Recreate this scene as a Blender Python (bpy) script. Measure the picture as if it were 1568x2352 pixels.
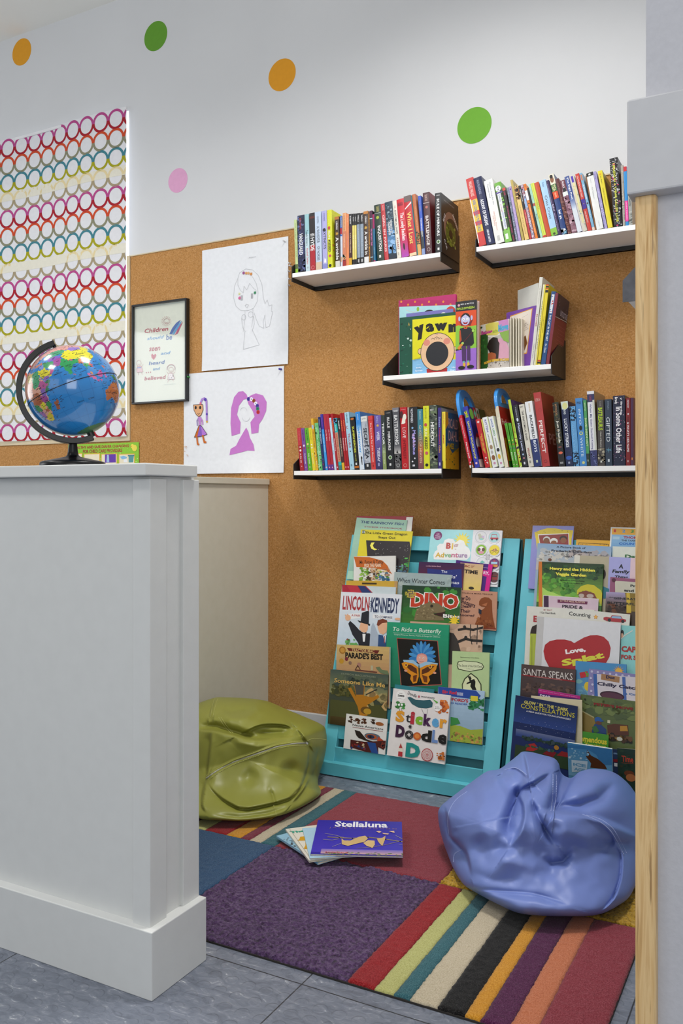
import bpy, math, random
import numpy as np
from mathutils import Matrix, Vector, noise
for o in list(bpy.data.objects): bpy.data.objects.remove(o)
scene = bpy.context.scene
COL = scene.collection
R = math.radians

# ---------------------------------------------------------------- camera
YAW = R(28.34); FPX = 1992.4; CX = 784.0; HZ = 1139.25; CAMH = 1.0
cam = bpy.data.cameras.new('camera'); camo = bpy.data.objects.new('camera', cam); COL.objects.link(camo)
camo.location = (0, 0, CAMH); camo.rotation_euler = (R(90), 0, YAW)
cam.sensor_fit = 'VERTICAL'; cam.sensor_height = 36.0; cam.lens = 36.0*FPX/2352
cam.shift_x = 0.0; cam.shift_y = -(1176-HZ)/2352; cam.clip_start = .02
scene.camera = camo
# ---------------------------------------------------------------- light and exposure
vs = scene.view_settings
vs.view_transform = 'Standard'; vs.look = 'None'; vs.gamma = 1; vs.use_curve_mapping = False
vs.exposure = 0.0
w = bpy.data.worlds.new('world'); scene.world = w; w.use_nodes = True
w.node_tree.nodes['Background'].inputs[0].default_value = (.86, .93, 1.0, 1)
w.node_tree.nodes['Background'].inputs[1].default_value = .5
def area(name, loc, target, size, energy, color=(1, 1, 1)):
    l = bpy.data.lights.new(name, 'AREA'); l.shape = 'RECTANGLE'; l.size, l.size_y = size
    l.energy = energy; l.color = color
    o = bpy.data.objects.new(name, l); COL.objects.link(o); o.location = loc
    o.rotation_euler = (Vector(target)-Vector(loc)).to_track_quat('-Z', 'Y').to_euler()
    return o
nook = area('ceiling_light_nook', (-.75, 1.85, 3.28), (-1.1, 2.05, 0), (.5, .5), 25, (1, .98, .95)); nook.data.spread = R(130)
area('ceiling_light_room', (-2.2, -.2, 3.28), (-1.8, 1.4, .4), (.7, .7), 32, (1, .98, .96))
left = area('ceiling_light_left', (-3.2, 1.2, 3.28), (-2.9, 1.9, 0), (.5, .5), 22, (1, .98, .95)); left.data.spread = R(125)
area('uplight_left', (-4.9, .8, 1.6), (-2.2, 2.2, 2.4), (1.6, 1.6), 26, (.92, .96, 1))  # added side fill, tilted up to brighten the ceiling corner
area('daylight_right_behind', (1.25, -1.5, 1.9), (-1.7, 2.3, .75), (1.6, 1.6), 33, (1, .985, .96))
area('fill_behind', (-1.6, -2.6, 2.0), (-1.5, 2.4, 1.0), (2.0, 1.5), 10, (.95, .975, 1))  # added soft fill for surfaces facing the viewer, no real source there

# ---------------------------------------------------------------- geometry helpers
_s, _c = math.sin(YAW), math.cos(YAW)
def ray(u, v):
    x = (u-CX)/FPX
    return Vector((-_s+x*_c, _c+x*_s, (HZ-v)/FPX))
ORG = Vector((0, 0, CAMH))
def on_y(u, v, Y): r = ray(u, v); return ORG+r*(Y/r.y)
def on_x(u, v, X): r = ray(u, v); return ORG+r*(X/r.x)
def on_z(u, v, Z): r = ray(u, v); return ORG+r*((Z-CAMH)/r.z)
def at_depth(u, v, d): return ORG+ray(u, v)*d
def on_plane(u, v, p, n): r = ray(u, v); return ORG+r*((p-ORG).dot(n)/r.dot(n))

_lin = {}
def C(h):
    if h not in _lin:
        o = []
        for i in (0, 2, 4):
            x = int(h[i:i+2], 16)/255
            o.append(x/12.92 if x <= .04045 else ((x+.055)/1.055)**2.4)
        _lin[h] = (o[0], o[1], o[2], 1.0)
    return _lin[h]
def mixhex(a, b, t):
    return ''.join('%02x' % int(round(int(a[i:i+2], 16)*(1-t)+int(b[i:i+2], 16)*t)) for i in (0, 2, 4))

class MB:
    """collects faces (with one flat colour each) and links them as ONE mesh object"""
    def __init__(self): self.v = []; self.f = []; self.c = []
    def face(self, pts, col='ffffff'):
        n = len(self.v); self.v.extend(tuple(p) for p in pts); self.f.append(tuple(range(n, n+len(pts)))); self.c.append(col)
    def raw(self, vs_, fs, col):
        n = len(self.v); self.v.extend(tuple(p) for p in vs_)
        for k, f in enumerate(fs):
            self.f.append(tuple(i+n for i in f)); self.c.append(col if isinstance(col, str) else col[k])
    def box(self, x0, y0, z0, x1, y1, z1, col='ffffff'):
        p = [(x0, y0, z0), (x1, y0, z0), (x1, y1, z0), (x0, y1, z0), (x0, y0, z1), (x1, y0, z1), (x1, y1, z1), (x0, y1, z1)]
        self.raw(p, [(0, 3, 2, 1), (4, 5, 6, 7), (0, 1, 5, 4), (1, 2, 6, 5), (2, 3, 7, 6), (3, 0, 4, 7)], col)
    def prism(self, pts, axis, a, b, col='ffffff'):
        """extrude a 2D outline between a and b along axis"""
        def P(p, t):
            return (t, p[0], p[1]) if axis == 'x' else (p[0], t, p[1]) if axis == 'y' else (p[0], p[1], t)
        n = len(pts); v_ = [P(p, a) for p in pts]+[P(p, b) for p in pts]
        f = [tuple(range(n))[::-1], tuple(range(n, 2*n))]+[(i, (i+1) % n, n+(i+1) % n, n+i) for i in range(n)]
        self.raw(v_, f, col)
    def tube(self, pts, r, col='ffffff', n=8, cap=True):
        pts = [Vector(p) for p in pts]; rings = []
        up = Vector((0, 0, 1))
        for i, p in enumerate(pts):
            t = (pts[min(i+1, len(pts)-1)]-pts[max(i-1, 0)]).normalized()
            a = t.cross(up)
            if a.length < .05: a = t.cross(Vector((1, 0, 0)))
            a.normalize(); b = t.cross(a)
            rr = r[i] if isinstance(r, (list, tuple)) else r
            rings.append([p+a*rr*math.cos(2*math.pi*k/n)+b*rr*math.sin(2*math.pi*k/n) for k in range(n)])
        v_ = [q for g in rings for q in g]
        f = [(i*n+k, i*n+(k+1) % n, (i+1)*n+(k+1) % n, (i+1)*n+k) for i in range(len(pts)-1) for k in range(n)]
        if cap: f += [tuple(range(n)), tuple(range((len(pts)-1)*n, len(pts)*n))]
        self.raw(v_, f, col)
    def lathe(self, prof, c=(0, 0, 0), n=40, col='ffffff'):
        v_ = [(c[0]+r*math.cos(2*math.pi*k/n), c[1]+r*math.sin(2*math.pi*k/n), c[2]+z) for r, z in prof for k in range(n)]
        m = len(prof)
        f = [(i*n+k, i*n+(k+1) % n, (i+1)*n+(k+1) % n, (i+1)*n+k) for i in range(m-1) for k in range(n)]
        f += [tuple(range(n))[::-1], tuple(range((m-1)*n, m*n))]
        self.raw(v_, f, col)
    def build(self, name, mat, parent=None, smooth=False, bevel=0, loc=None):
        me = bpy.data.meshes.new(name); me.from_pydata(self.v, [], self.f)
        me.materials.append(mat)
        ca = me.color_attributes.new('Col', 'FLOAT_COLOR', 'CORNER')
        arr = np.empty((len(me.loops), 4), np.float32); k = 0
        for f, c in zip(self.f, self.c):
            arr[k:k+len(f)] = C(c); k += len(f)
        ca.data.foreach_set('color', arr.ravel())
        if smooth: me.polygons.foreach_set('use_smooth', [True]*len(me.polygons))
        me.update()
        o = bpy.data.objects.new(name, me); COL.objects.link(o)
        if parent: o.parent = parent
        if loc: o.location = loc
        if bevel:
            m = o.modifiers.new('bevel', 'BEVEL'); m.width = bevel; m.segments = 2; m.limit_method = 'ANGLE'; m.angle_limit = R(40)
        return o
def smooth_angle(o, ang=40):
    m = o.modifiers.new('edges', 'EDGE_SPLIT'); m.split_angle = R(ang)
    o.data.polygons.foreach_set('use_smooth', [True]*len(o.data.polygons))

def empty(name, loc=(0, 0, 0)):
    o = bpy.data.objects.new(name, None); COL.objects.link(o); o.location = loc; o.empty_display_size = .02
    return o
def tag(o, label=None, cat=None, group=None, kind=None):
    if label: o['label'] = label
    if cat: o['category'] = cat
    if group: o['group'] = group
    if kind: o['kind'] = kind
    return o

# ---------------------------------------------------------------- materials
def newmat(name):
    m = bpy.data.materials.new(name); m.use_nodes = True
    nt = m.node_tree; b = nt.nodes['Principled BSDF']
    return m, nt, b
def nd(nt, t, **kw):
    n = nt.nodes.new(t)
    for k, v in kw.items():
        if k[0] == 'i' and k[1:].isdigit(): n.inputs[int(k[1:])].default_value = v
        else: setattr(n, k, v)
    return n
def bump(nt, b, src, strength, dist=.002):
    bp = nd(nt, 'ShaderNodeBump'); bp.inputs['Strength'].default_value = strength; bp.inputs['Distance'].default_value = dist
    nt.links.new(src, bp.inputs['Height']); nt.links.new(bp.outputs[0], b.inputs['Normal'])
def ramp(nt, src, stops):
    r = nd(nt, 'ShaderNodeValToRGB'); cr = r.color_ramp
    while len(cr.elements) < len(stops): cr.elements.new(.5)
    for e, (p, c) in zip(cr.elements, stops): e.position = p; e.color = C(c)
    nt.links.new(src, r.inputs[0]); return r.outputs[0]
def plain(name, col, rough=.5, metal=0, noise_scale=0, var=.06, bumps=0, spec=.5, coat=0):
    m, nt, b = newmat(name)
    b.inputs['Roughness'].default_value = rough; b.inputs['Metallic'].default_value = metal
    b.inputs['Specular IOR Level'].default_value = spec; b.inputs['Coat Weight'].default_value = coat
    tc = nd(nt, 'ShaderNodeTexCoord'); n = nd(nt, 'ShaderNodeTexNoise'); n.inputs['Scale'].default_value = noise_scale or 8; n.inputs['Detail'].default_value = 4
    nt.links.new(tc.outputs['Object'], n.inputs['Vector'])
    c0 = mixhex(col, '000000', var); c1 = mixhex(col, 'ffffff', var*.5)
    nt.links.new(ramp(nt, n.outputs['Fac'], [(.3, c0), (.7, c1)]), b.inputs['Base Color'])
    if bumps: bump(nt, b, n.outputs['Fac'], bumps)
    return m
def printed(name, rough, coat=0, tint=0):
    """flat ink colours carried by each face of the mesh"""
    m, nt, b = newmat(name); b.inputs['Roughness'].default_value = rough; b.inputs['Coat Weight'].default_value = coat
    a = nd(nt, 'ShaderNodeVertexColor', layer_name='Col')
    n = nd(nt, 'ShaderNodeTexNoise'); n.inputs['Scale'].default_value = 60
    tc = nd(nt, 'ShaderNodeTexCoord'); nt.links.new(tc.outputs['Object'], n.inputs['Vector'])
    mx = nd(nt, 'ShaderNodeMixRGB', blend_type='MULTIPLY'); mx.inputs[0].default_value = .12
    nt.links.new(a.outputs[0], mx.inputs[1]); nt.links.new(n.outputs['Fac'], mx.inputs[2])
    nt.links.new(mx.outputs[0], b.inputs['Base Color'])
    return m
M = {}
M['cover'] = printed('glossy_book_cover', .33)
M['matte'] = printed('matte_print', .7)
M['sheet'] = printed('drawing_paper', .85)
M['fabric'] = printed('printed_fabric', .9)
M['pages'] = plain('book_pages', 'ded6c2', .9, noise_scale=200, var=.08)
M['globe'] = printed('globe_print', .18, .6)
M['wall'] = plain('painted_wall', 'd3d4d6', .75, noise_scale=3, var=.012)
M['wallgrey'] = plain('textured_grey_wall', 'c3c3c9', .7, noise_scale=140, var=.02, bumps=.25)
M['railgrey'] = plain('painted_grey_rail', 'c8c8cb', .55, noise_scale=40, var=.015, bumps=.05)
M['ceil'] = plain('ceiling_paint', 'efeee8', .9, noise_scale=4, var=.01)
M['gloss'] = plain('gloss_trim_paint', 'd6d7d5', .42, noise_scale=30, var=.015, bumps=.04)
M['taupe'] = plain('half_wall_paint', 'd9d4c2', .5, noise_scale=24, var=.02, bumps=.05)
M['base'] = plain('baseboard_paint', 'd2d2d4', .5, noise_scale=20, var=.03)
M['black'] = plain('black_metal', '232220', .5, noise_scale=60, var=.1)
M['greymetal'] = plain('grey_metal', '55565c', .5, noise_scale=60, var=.1)  # pin needles, and the side shelf plate with its lit tone painted in
M['laminate'] = plain('white_laminate', 'f4f3f1', .45, noise_scale=20, var=.01)
M['teal'] = plain('teal_paint', '5cb9c8', .42, noise_scale=12, var=.05, bumps=.03)
M['blackplastic'] = plain('black_plastic', '0b0b0c', .33, noise_scale=30, var=.05, spec=.3)
M['frame'] = plain('black_picture_frame', '18191b', .35, noise_scale=30, var=.05)
M['pinewood'] = plain('pale_wood', 'd8c7a5', .6, noise_scale=10, var=.07)
M['blueplastic'] = plain('blue_plastic', '3a8fd8', .3, noise_scale=20, var=.03)
M['whiteplastic'] = plain('white_plastic', 'e8e8ea', .3, noise_scale=20, var=.02)
M['redplastic'] = plain('pushpin_plastic', '2f8a3a', .3)
M['pinblue'] = plain('pushpin_blue', '3b2f9a', .3)
M['green_bag'] = plain('green_vinyl', '8a8c38', .42, noise_scale=5, var=.06, bumps=.02, spec=.5)
M['blue_bag'] = plain('blue_vinyl', '6f83c4', .45, noise_scale=5, var=.05, bumps=.02, spec=.5)
M['thread_green'] = plain('green_thread', 'b8b86c', .8)
M['thread_blue'] = plain('blue_thread', 'b0bce6', .8)
M['zip'] = plain('zipper', 'a9a898', .35)

def cork():
    m, nt, b = newmat('cork'); b.inputs['Roughness'].default_value = .95
    tc = nd(nt, 'ShaderNodeTexCoord')
    n = nd(nt, 'ShaderNodeTexNoise'); n.inputs['Scale'].default_value = 230; n.inputs['Detail'].default_value = 6; n.inputs['Roughness'].default_value = .75
    v = nd(nt, 'ShaderNodeTexVoronoi'); v.inputs['Scale'].default_value = 260
    n2 = nd(nt, 'ShaderNodeTexNoise'); n2.inputs['Scale'].default_value = 2.5
    for q in (n, v, n2): nt.links.new(tc.outputs['Object'], q.inputs['Vector'])
    c1 = ramp(nt, n.outputs['Fac'], [(.30, '6d4218'), (.45, 'b07c40'), (.55, 'c48d50'), (.72, 'dcae76')])
    vv = nd(nt, 'ShaderNodeSeparateColor'); nt.links.new(v.outputs['Color'], vv.inputs[0])
    c2 = ramp(nt, vv.outputs[0], [(0, '8a5a28'), (.12, 'b5844c'), (.8, 'ba8a52'), (1, 'd8b080')])
    mx = nd(nt, 'ShaderNodeMixRGB'); mx.inputs[0].default_value = .35
    nt.links.new(c1, mx.inputs[1]); nt.links.new(c2, mx.inputs[2])
    m2 = nd(nt, 'ShaderNodeMixRGB', blend_type='MULTIPLY'); m2.inputs[0].default_value = .15
    nt.links.new(mx.outputs[0], m2.inputs[1]); nt.links.new(n2.outputs['Fac'], m2.inputs[2])
    nt.links.new(m2.outputs[0], b.inputs['Base Color']); bump(nt, b, n.outputs['Fac'], .35, .001)
    return m
M['cork'] = cork()
def wood():
    m, nt, b = newmat('varnished_pine'); b.inputs['Roughness'].default_value = .45
    tc = nd(nt, 'ShaderNodeTexCoord'); mp = nd(nt, 'ShaderNodeMapping'); mp.inputs['Scale'].default_value = (38, 38, 2.2)
    nt.links.new(tc.outputs['Object'], mp.inputs[0])
    n = nd(nt, 'ShaderNodeTexNoise'); n.inputs['Scale'].default_value = 1.6; n.inputs['Detail'].default_value = 5; n.inputs['Distortion'].default_value = 1.6
    nt.links.new(mp.outputs[0], n.inputs['Vector'])
    mp2 = nd(nt, 'ShaderNodeMapping'); mp2.inputs['Scale'].default_value = (260, 260, 12); nt.links.new(tc.outputs['Object'], mp2.inputs[0])
    n2 = nd(nt, 'ShaderNodeTexNoise'); n2.inputs['Scale'].default_value = 1; nt.links.new(mp2.outputs[0], n2.inputs['Vector'])
    c = ramp(nt, n.outputs['Fac'], [(.3, 'bb8f55'), (.45, 'dcb57c'), (.56, 'e8c690'), (.7, 'c89c62')])
    c2 = ramp(nt, n2.outputs['Fac'], [(.25, '7a5a34'), (.36, 'ffffff'), (1, 'ffffff')])
    mx = nd(nt, 'ShaderNodeMixRGB', blend_type='MULTIPLY'); mx.inputs[0].default_value = .6
    nt.links.new(c, mx.inputs[1]); nt.links.new(c2, mx.inputs[2]); nt.links.new(mx.outputs[0], b.inputs['Base Color'])
    return m
M['wood'] = wood()
def floor_mat():
    m, nt, b = newmat('studded_vinyl_floor'); b.inputs['Roughness'].default_value = .42
    tc = nd(nt, 'ShaderNodeTexCoord'); mp = nd(nt, 'ShaderNodeMapping'); mp.inputs['Scale'].default_value = (7, 17, 1); mp.inputs['Rotation'].default_value = (0, 0, .35)
    nt.links.new(tc.outputs['Object'], mp.inputs[0])
    n = nd(nt, 'ShaderNodeTexNoise'); n.inputs['Scale'].default_value = 3.2; n.inputs['Detail'].default_value = 8; n.inputs['Roughness'].default_value = .68; n.inputs['Distortion'].default_value = 1.1
    nt.links.new(mp.outputs[0], n.inputs['Vector'])
    c = ramp(nt, n.outputs['Fac'], [(.3, '5a5f6b'), (.48, '6d7380'), (.60, '7a7f8b'), (.655, '9a9ea6'), (.70, 'cfd0d2')])
    v = nd(nt, 'ShaderNodeTexVoronoi'); v.inputs['Scale'].default_value = 1/.042; v.inputs['Randomness'].default_value = 0; v.voronoi_dimensions = '2D'
    nt.links.new(tc.outputs['Object'], v.inputs['Vector'])
    mr = nd(nt, 'ShaderNodeMapRange', interpolation_type='SMOOTHSTEP'); mr.inputs[1].default_value = .30; mr.inputs[2].default_value = .38; mr.inputs[3].default_value = 1; mr.inputs[4].default_value = 0
    nt.links.new(v.outputs['Distance'], mr.inputs[0])
    # tile joints every half metre
    sp = nd(nt, 'ShaderNodeSeparateXYZ'); nt.links.new(tc.outputs['Object'], sp.inputs[0]); prev = None
    for ax in (0, 1):
        a = nd(nt, 'ShaderNodeMath', operation='PINGPONG'); a.inputs[1].default_value = .305; nt.links.new(sp.outputs[ax], a.inputs[0])
        g = nd(nt, 'ShaderNodeMath', operation='GREATER_THAN'); g.inputs[1].default_value = .3035; nt.links.new(a.outputs[0], g.inputs[0])
        if prev:
            k = nd(nt, 'ShaderNodeMath', operation='MAXIMUM'); nt.links.new(prev, k.inputs[0]); nt.links.new(g.outputs[0], k.inputs[1]); prev = k.outputs[0]
        else: prev = g.outputs[0]
    mx = nd(nt, 'ShaderNodeMixRGB'); mx.inputs[2].default_value = C('34363c'); nt.links.new(prev, mx.inputs[0]); nt.links.new(c, mx.inputs[1])
    nt.links.new(mx.outputs[0], b.inputs['Base Color']); bump(nt, b, mr.outputs[0], .6, .0016)
    return m
M['floor'] = floor_mat()
def carpet(name, col, dark, scale, bstr, dist):
    m, nt, b = newmat(name); b.inputs['Roughness'].default_value = 1; b.inputs['Specular IOR Level'].default_value = .1
    b.inputs['Sheen Weight'].default_value = .15
    tc = nd(nt, 'ShaderNodeTexCoord'); n = nd(nt, 'ShaderNodeTexNoise'); n.inputs['Scale'].default_value = scale; n.inputs['Detail'].default_value = 3; n.inputs['Roughness'].default_value = .7
    nt.links.new(tc.outputs['Object'], n.inputs['Vector'])
    nt.links.new(ramp(nt, n.outputs['Fac'], [(.32, dark), (.5, col), (.72, mixhex(col, 'ffffff', .18))]), b.inputs['Base Color'])
    bump(nt, b, n.outputs['Fac'], bstr, dist); return m
glassm, nt_, b_ = newmat('picture_glass'); 
nt_.nodes.remove(b_); tr = nd(nt_, 'ShaderNodeBsdfTransparent'); gl = nd(nt_, 'ShaderNodeBsdfGlossy'); gl.inputs['Roughness'].default_value = .05
mxs = nd(nt_, 'ShaderNodeMixShader'); mxs.inputs[0].default_value = .05
nt_.links.new(tr.outputs[0], mxs.inputs[1]); nt_.links.new(gl.outputs[0], mxs.inputs[2]); nt_.links.new(mxs.outputs[0], nt_.nodes['Material Output'].inputs[0])
M['glass'] = glassm
m_, nt_, b_ = newmat('daylight_window'); b_.inputs['Base Color'].default_value = (.9, .95, 1, 1); b_.inputs['Emission Color'].default_value = (.93, .97, 1, 1); b_.inputs['Emission Strength'].default_value = 1.6
M['daylight'] = m_

# ---------------------------------------------------------------- flat artwork and lettering
_tx = {}
def glyphs(s, bold=0.0):
    k = (s, bold)
    if k not in _tx:
        cu = bpy.data.curves.new('t', 'FONT'); cu.body = s; cu.offset = bold; cu.resolution_u = 2; cu.space_line = .9
        cu.align_x = 'CENTER'
        o = bpy.data.objects.new('t', cu)
        me = bpy.data.meshes.new_from_object(o)
        v_ = np.array([(a.co.x, a.co.y) for a in me.vertices]); f = [tuple(p.vertices) for p in me.polygons]
        if len(v_):
            lo, hi = v_.min(0), v_.max(0); asp = (hi[0]-lo[0])/max(hi[1]-lo[1], 1e-6); v_ = (v_-lo)/np.maximum(hi-lo, 1e-6)
        else: v_ = np.zeros((0, 2)); asp = 1
        bpy.data.objects.remove(o); bpy.data.curves.remove(cu); bpy.data.meshes.remove(me)
        _tx[k] = (v_, f, asp)
    return _tx[k]
def clip(poly, W, H):
    for ax, lim, sg in ((0, 0, 1), (0, W, -1), (1, 0, 1), (1, H, -1)):
        out = []
        for i in range(len(poly)):
            a, b = poly[i-1], poly[i]; ia = sg*(a[ax]-lim) >= 0; ib = sg*(b[ax]-lim) >= 0
            if ia != ib:
                t = (lim-a[ax])/(b[ax]-a[ax]); out.append((a[0]+t*(b[0]-a[0]), a[1]+t*(b[1]-a[1])))
            if ib: out.append(b)
        poly = out
        if len(poly) < 3: return []
    return poly
def canvas(W, H, ops, mapf, mb, step=.00006, lift=.0003):
    """ops use fractions of the sheet, x to the right, y DOWN from the top edge; mapf(x, y, lift) gives the 3D point"""
    k = 0
    def put(pts, col, cl=True):
        if cl: pts = clip([(x, y) for x, y in pts], W, H)
        if len(pts) >= 3: mb.face([mapf(x, H-y, lift+k*step) for x, y in pts][::-1], col)
    def ell(cx, cy, rx, ry, col, rot=0, n=28):
        ca, sa = math.cos(R(rot)), math.sin(R(rot))
        put([(cx*W+rx*W*math.cos(t)*ca-ry*H*math.sin(t)*sa, cy*H+rx*W*math.cos(t)*sa+ry*H*math.sin(t)*ca) for t in (2*math.pi*i/n for i in range(n))], col)
    for op in ops:
        k += 1; o = op[0]
        if o == 'r': _, x0, y0, x1, y1, c = op; put([(x0*W, y0*H), (x1*W, y0*H), (x1*W, y1*H), (x0*W, y1*H)], c)
        elif o == 'B': _, y0, y1, c = op; put([(0, y0*H), (W, y0*H), (W, y1*H), (0, y1*H)], c)
        elif o == 'e': ell(*op[1:])
        elif o == 'd': _, cx, cy, r, c = op; ell(cx, cy, r, r*W/H, c)
        elif o == 'o':
            _, cx, cy, r, wd, c = op[:6]; a0, a1 = (op[6], op[7]) if len(op) > 6 else (0, 360); n = 22
            for i in range(n):
                t0, t1 = R(a0+(a1-a0)*i/n), R(a0+(a1-a0)*(i+1)/n)
                put([((cx+q*math.cos(t))*W, cy*H-q*W*math.sin(t)) for q, t in ((r, t0), (r, t1), (r-wd, t1), (r-wd, t0))], c)
        elif o == 'p':
            p = op[1]; put([(p[i]*W, p[i+1]*H) for i in range(0, len(p), 2)], op[2])
        elif o == 'l':
            p = op[1]; wd = op[2]*W/2; pts = [Vector((p[i]*W, p[i+1]*H)) for i in range(0, len(p), 2)]
            for a, b in zip(pts, pts[1:]):
                d = (b-a)
                if d.length < 1e-7: continue
                d.normalize(); n_ = Vector((-d.y, d.x))*wd; e = d*wd*.6
                put([tuple(a-e+n_), tuple(b+e+n_), tuple(b+e-n_), tuple(a-e-n_)], op[3])
        elif o == 's':
            _, cx, cy, r, n, c = op
            put([(cx*W+(r if i % 2 == 0 else r*.45)*W*math.sin(math.pi*i/n), cy*H-(r if i % 2 == 0 else r*.45)*W*math.cos(math.pi*i/n)) for i in range(2*n)], c)
        elif o == 'g':
            _, x0, y0, x1, y1, c0, c1 = op; n = 14
            for i in range(n):
                a, b = y0+(y1-y0)*i/n, y0+(y1-y0)*(i+1)/n
                put([(x0*W, a*H), (x1*W, a*H), (x1*W, b*H), (x0*W, b*H)], mixhex(c0, c1, i/(n-1)))
        elif o == 'b':
            _, x0, y0, x1, y1, cols, n, sz, seed = op; rd = random.Random(seed)
            if W < .035: sz = sz*2.1
            for i in range(n):
                cx, cy = rd.uniform(x0, x1)*W, rd.uniform(y0, y1)*H; cx = (cx+rd.uniform(x0, x1)*W)/2 if n < 12 else cx; r = min(sz*W, .45*(x1-x0)*W+.25*sz*W)*rd.uniform(.3, .85); q = rd.uniform(.5, 1); th = rd.uniform(0, 6.3)
                pp = []
                for j in range(8):
                    t = j*math.pi/4; rr = r*rd.uniform(.6, 1.1)
                    pp.append((cx+rr*math.cos(t+th), cy+rr*q*math.sin(t+th)))
                if i % 12 == 0: k += 1
                put(pp, cols[i % len(cols)] if isinstance(cols, (list, tuple)) else cols)
        elif o in ('t', 'v'):
            s_, x0, y0, x1, y1, c = op[1:7]; bold = op[7] if len(op) > 7 else .012; shear = op[8] if len(op) > 8 else 0; rot = op[9] if len(op) > 9 else 0
            gv, gf, asp = glyphs(s_, min(bold, .022) if o == 'v' else bold)
            if not len(gv): continue
            X0, Y0, X1, Y1 = x0*W, y0*H, x1*W, y1*H; mx_, my_ = (X0+X1)/2, (Y0+Y1)/2; cr, sr = math.cos(R(rot)), math.sin(R(rot)); out = []
            for gx, gy in gv:
                gx = gx+shear*(gy-.5)/max(asp, .5)
                if o == 't': px_, py_ = X0+gx*(X1-X0), Y1-gy*(Y1-Y0)
                else: px_, py_ = X0+gy*(X1-X0), Y0+gx*(Y1-Y0)
                dx, dy = px_-mx_, py_-my_
                px_, py_ = mx_+dx*cr-dy*sr, my_+dx*sr+dy*cr
                px_ = min(max(px_, 0), W); py_ = min(max(py_, 0), H)
                out.append(mapf(px_, H-py_, lift+k*step))
            mb.raw(out, gf, c)

# ---------------------------------------------------------------- books
def make_book(name, w, h, t, color, spine=(), front=(), hard=True, base=None, page='pages', rounded=0, spinecol=None, kind='cover', bulge=None):
    """local frame: x from the spine (0) to the fore edge (w), y up (h), z through the thickness; front cover at z = t"""
    root = empty(name)
    bt = min(.0022 if hard else .0006, t*.22); over = .003 if hard else .0004
    bg = (.0006 if hard else .0003) if bulge is None else bulge
    sc = spinecol or color
    m = MB(); n = 6
    m.box(bt, 0, 0, w, h, bt, color); m.box(bt, 0, t-bt, w, h, t, color)
    prof = [(-bg*math.sin(math.pi*i/n), t*i/n) for i in range(n+1)]
    m.prism([(bt, 0)]+prof+[(bt, t)], 'y', 0, h, sc)
    # prism on 'y' gives (p0, t, p1): x, y, z
    if rounded:
        pass
    pg = MB(); pg.box(bt, over, bt, w-over*1.2, h-over, t-bt)
    pg.build('page_block', M[page], root)
    a = m
    def fs(x, y, l):
        return (-bg-l, y, x)
    def ff(x, y, l): return (x, y, t+l)
    if spine: canvas(t, h, spine, fs, a, step=.00004, lift=.0002)
    if front: canvas(w, h, front, ff, a)
    m.build('cover', M[kind], root)
    return root
BASIS = Matrix(((0, 0, 1, 0), (1, 0, 0, 0), (0, 1, 0, 0), (0, 0, 0, 1)))   # x->Y, y->Z, z->X
SHELF_Y = 2.865
# ================================================================ the setting
def S(mb, name, mat, **kw): o = mb.build(name, mat, **kw); o['kind'] = 'structure'; return o
m = MB(); m.box(-5.2, -3, -.05, 1.6, 3.2, 0); S(m, 'floor', M['floor'])
m = MB(); m.box(-5.2, -3, 3.31, 1.6, 3.2, 3.36); S(m, 'ceiling', M['ceil'])
m = MB()                                                        # back wall with the window opening
WX0, WX1, WZ0, WZ1 = -3.95, -2.765, 1.285, 2.78
m.box(-5.2, 3.06, 0, WX0, 3.2, 3.31); m.box(WX1, 3.06, 0, 1.6, 3.2, 3.31)
m.box(WX0, 3.06, 0, WX1, 3.2, WZ0); m.box(WX0, 3.06, WZ1, WX1, 3.2, 3.31)
wb = S(m, 'wall_back', M['wall'])
m = MB(); m.box(-5.3, -3, 0, -5.2, 3.2, 3.31); S(m, 'wall_left', M['wall'])
m = MB(); m.box(-.205, 1.41, 0, -.05, 3.06, 3.31); S(m, 'wall_right', M['wall'])
m = MB(); m.box(-.216, 1.36, 0, 1.6, 1.41, 3.31); S(m, 'wall_front', M['wallgrey'], bevel=.002)
m = MB(); m.box(-1.985, 3.04, 0, -.205, 3.06, .118); S(m, 'baseboard_back', M['base'], bevel=.003)
m = MB(); m.box(-.238, 1.33, 1.4457, 1.6, 1.372, 1.586); S(m, 'trim_1', M['railgrey'], bevel=.003)
m = MB(); m.prism([(-.2290, 1.352), (-.2285, 1.3455), (-.203, 1.345), (-.1995, 1.348), (-.1985, 1.36), (-.2290, 1.36)], 'z', 0, 1.4457)
m.box(-.2290, 1.36, 0, -.216, 1.45, 1.4457)
S(m, 'trim_2', M['wood'], bevel=.0012)
# window: frame, glass
m = MB()
m.box(WX1-.002, 3.045, 1.287, -2.7475, 3.06, 2.105); m.box(WX0-.02, 3.045, 1.254, -2.7475, 3.06, 1.287)
S(m, 'trim_3', M['pinewood'])
m = MB(); m.box(WX0, 3.12, WZ0, WX1, 3.13, WZ1); wn = S(m, 'window_1', M['daylight'])

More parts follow.
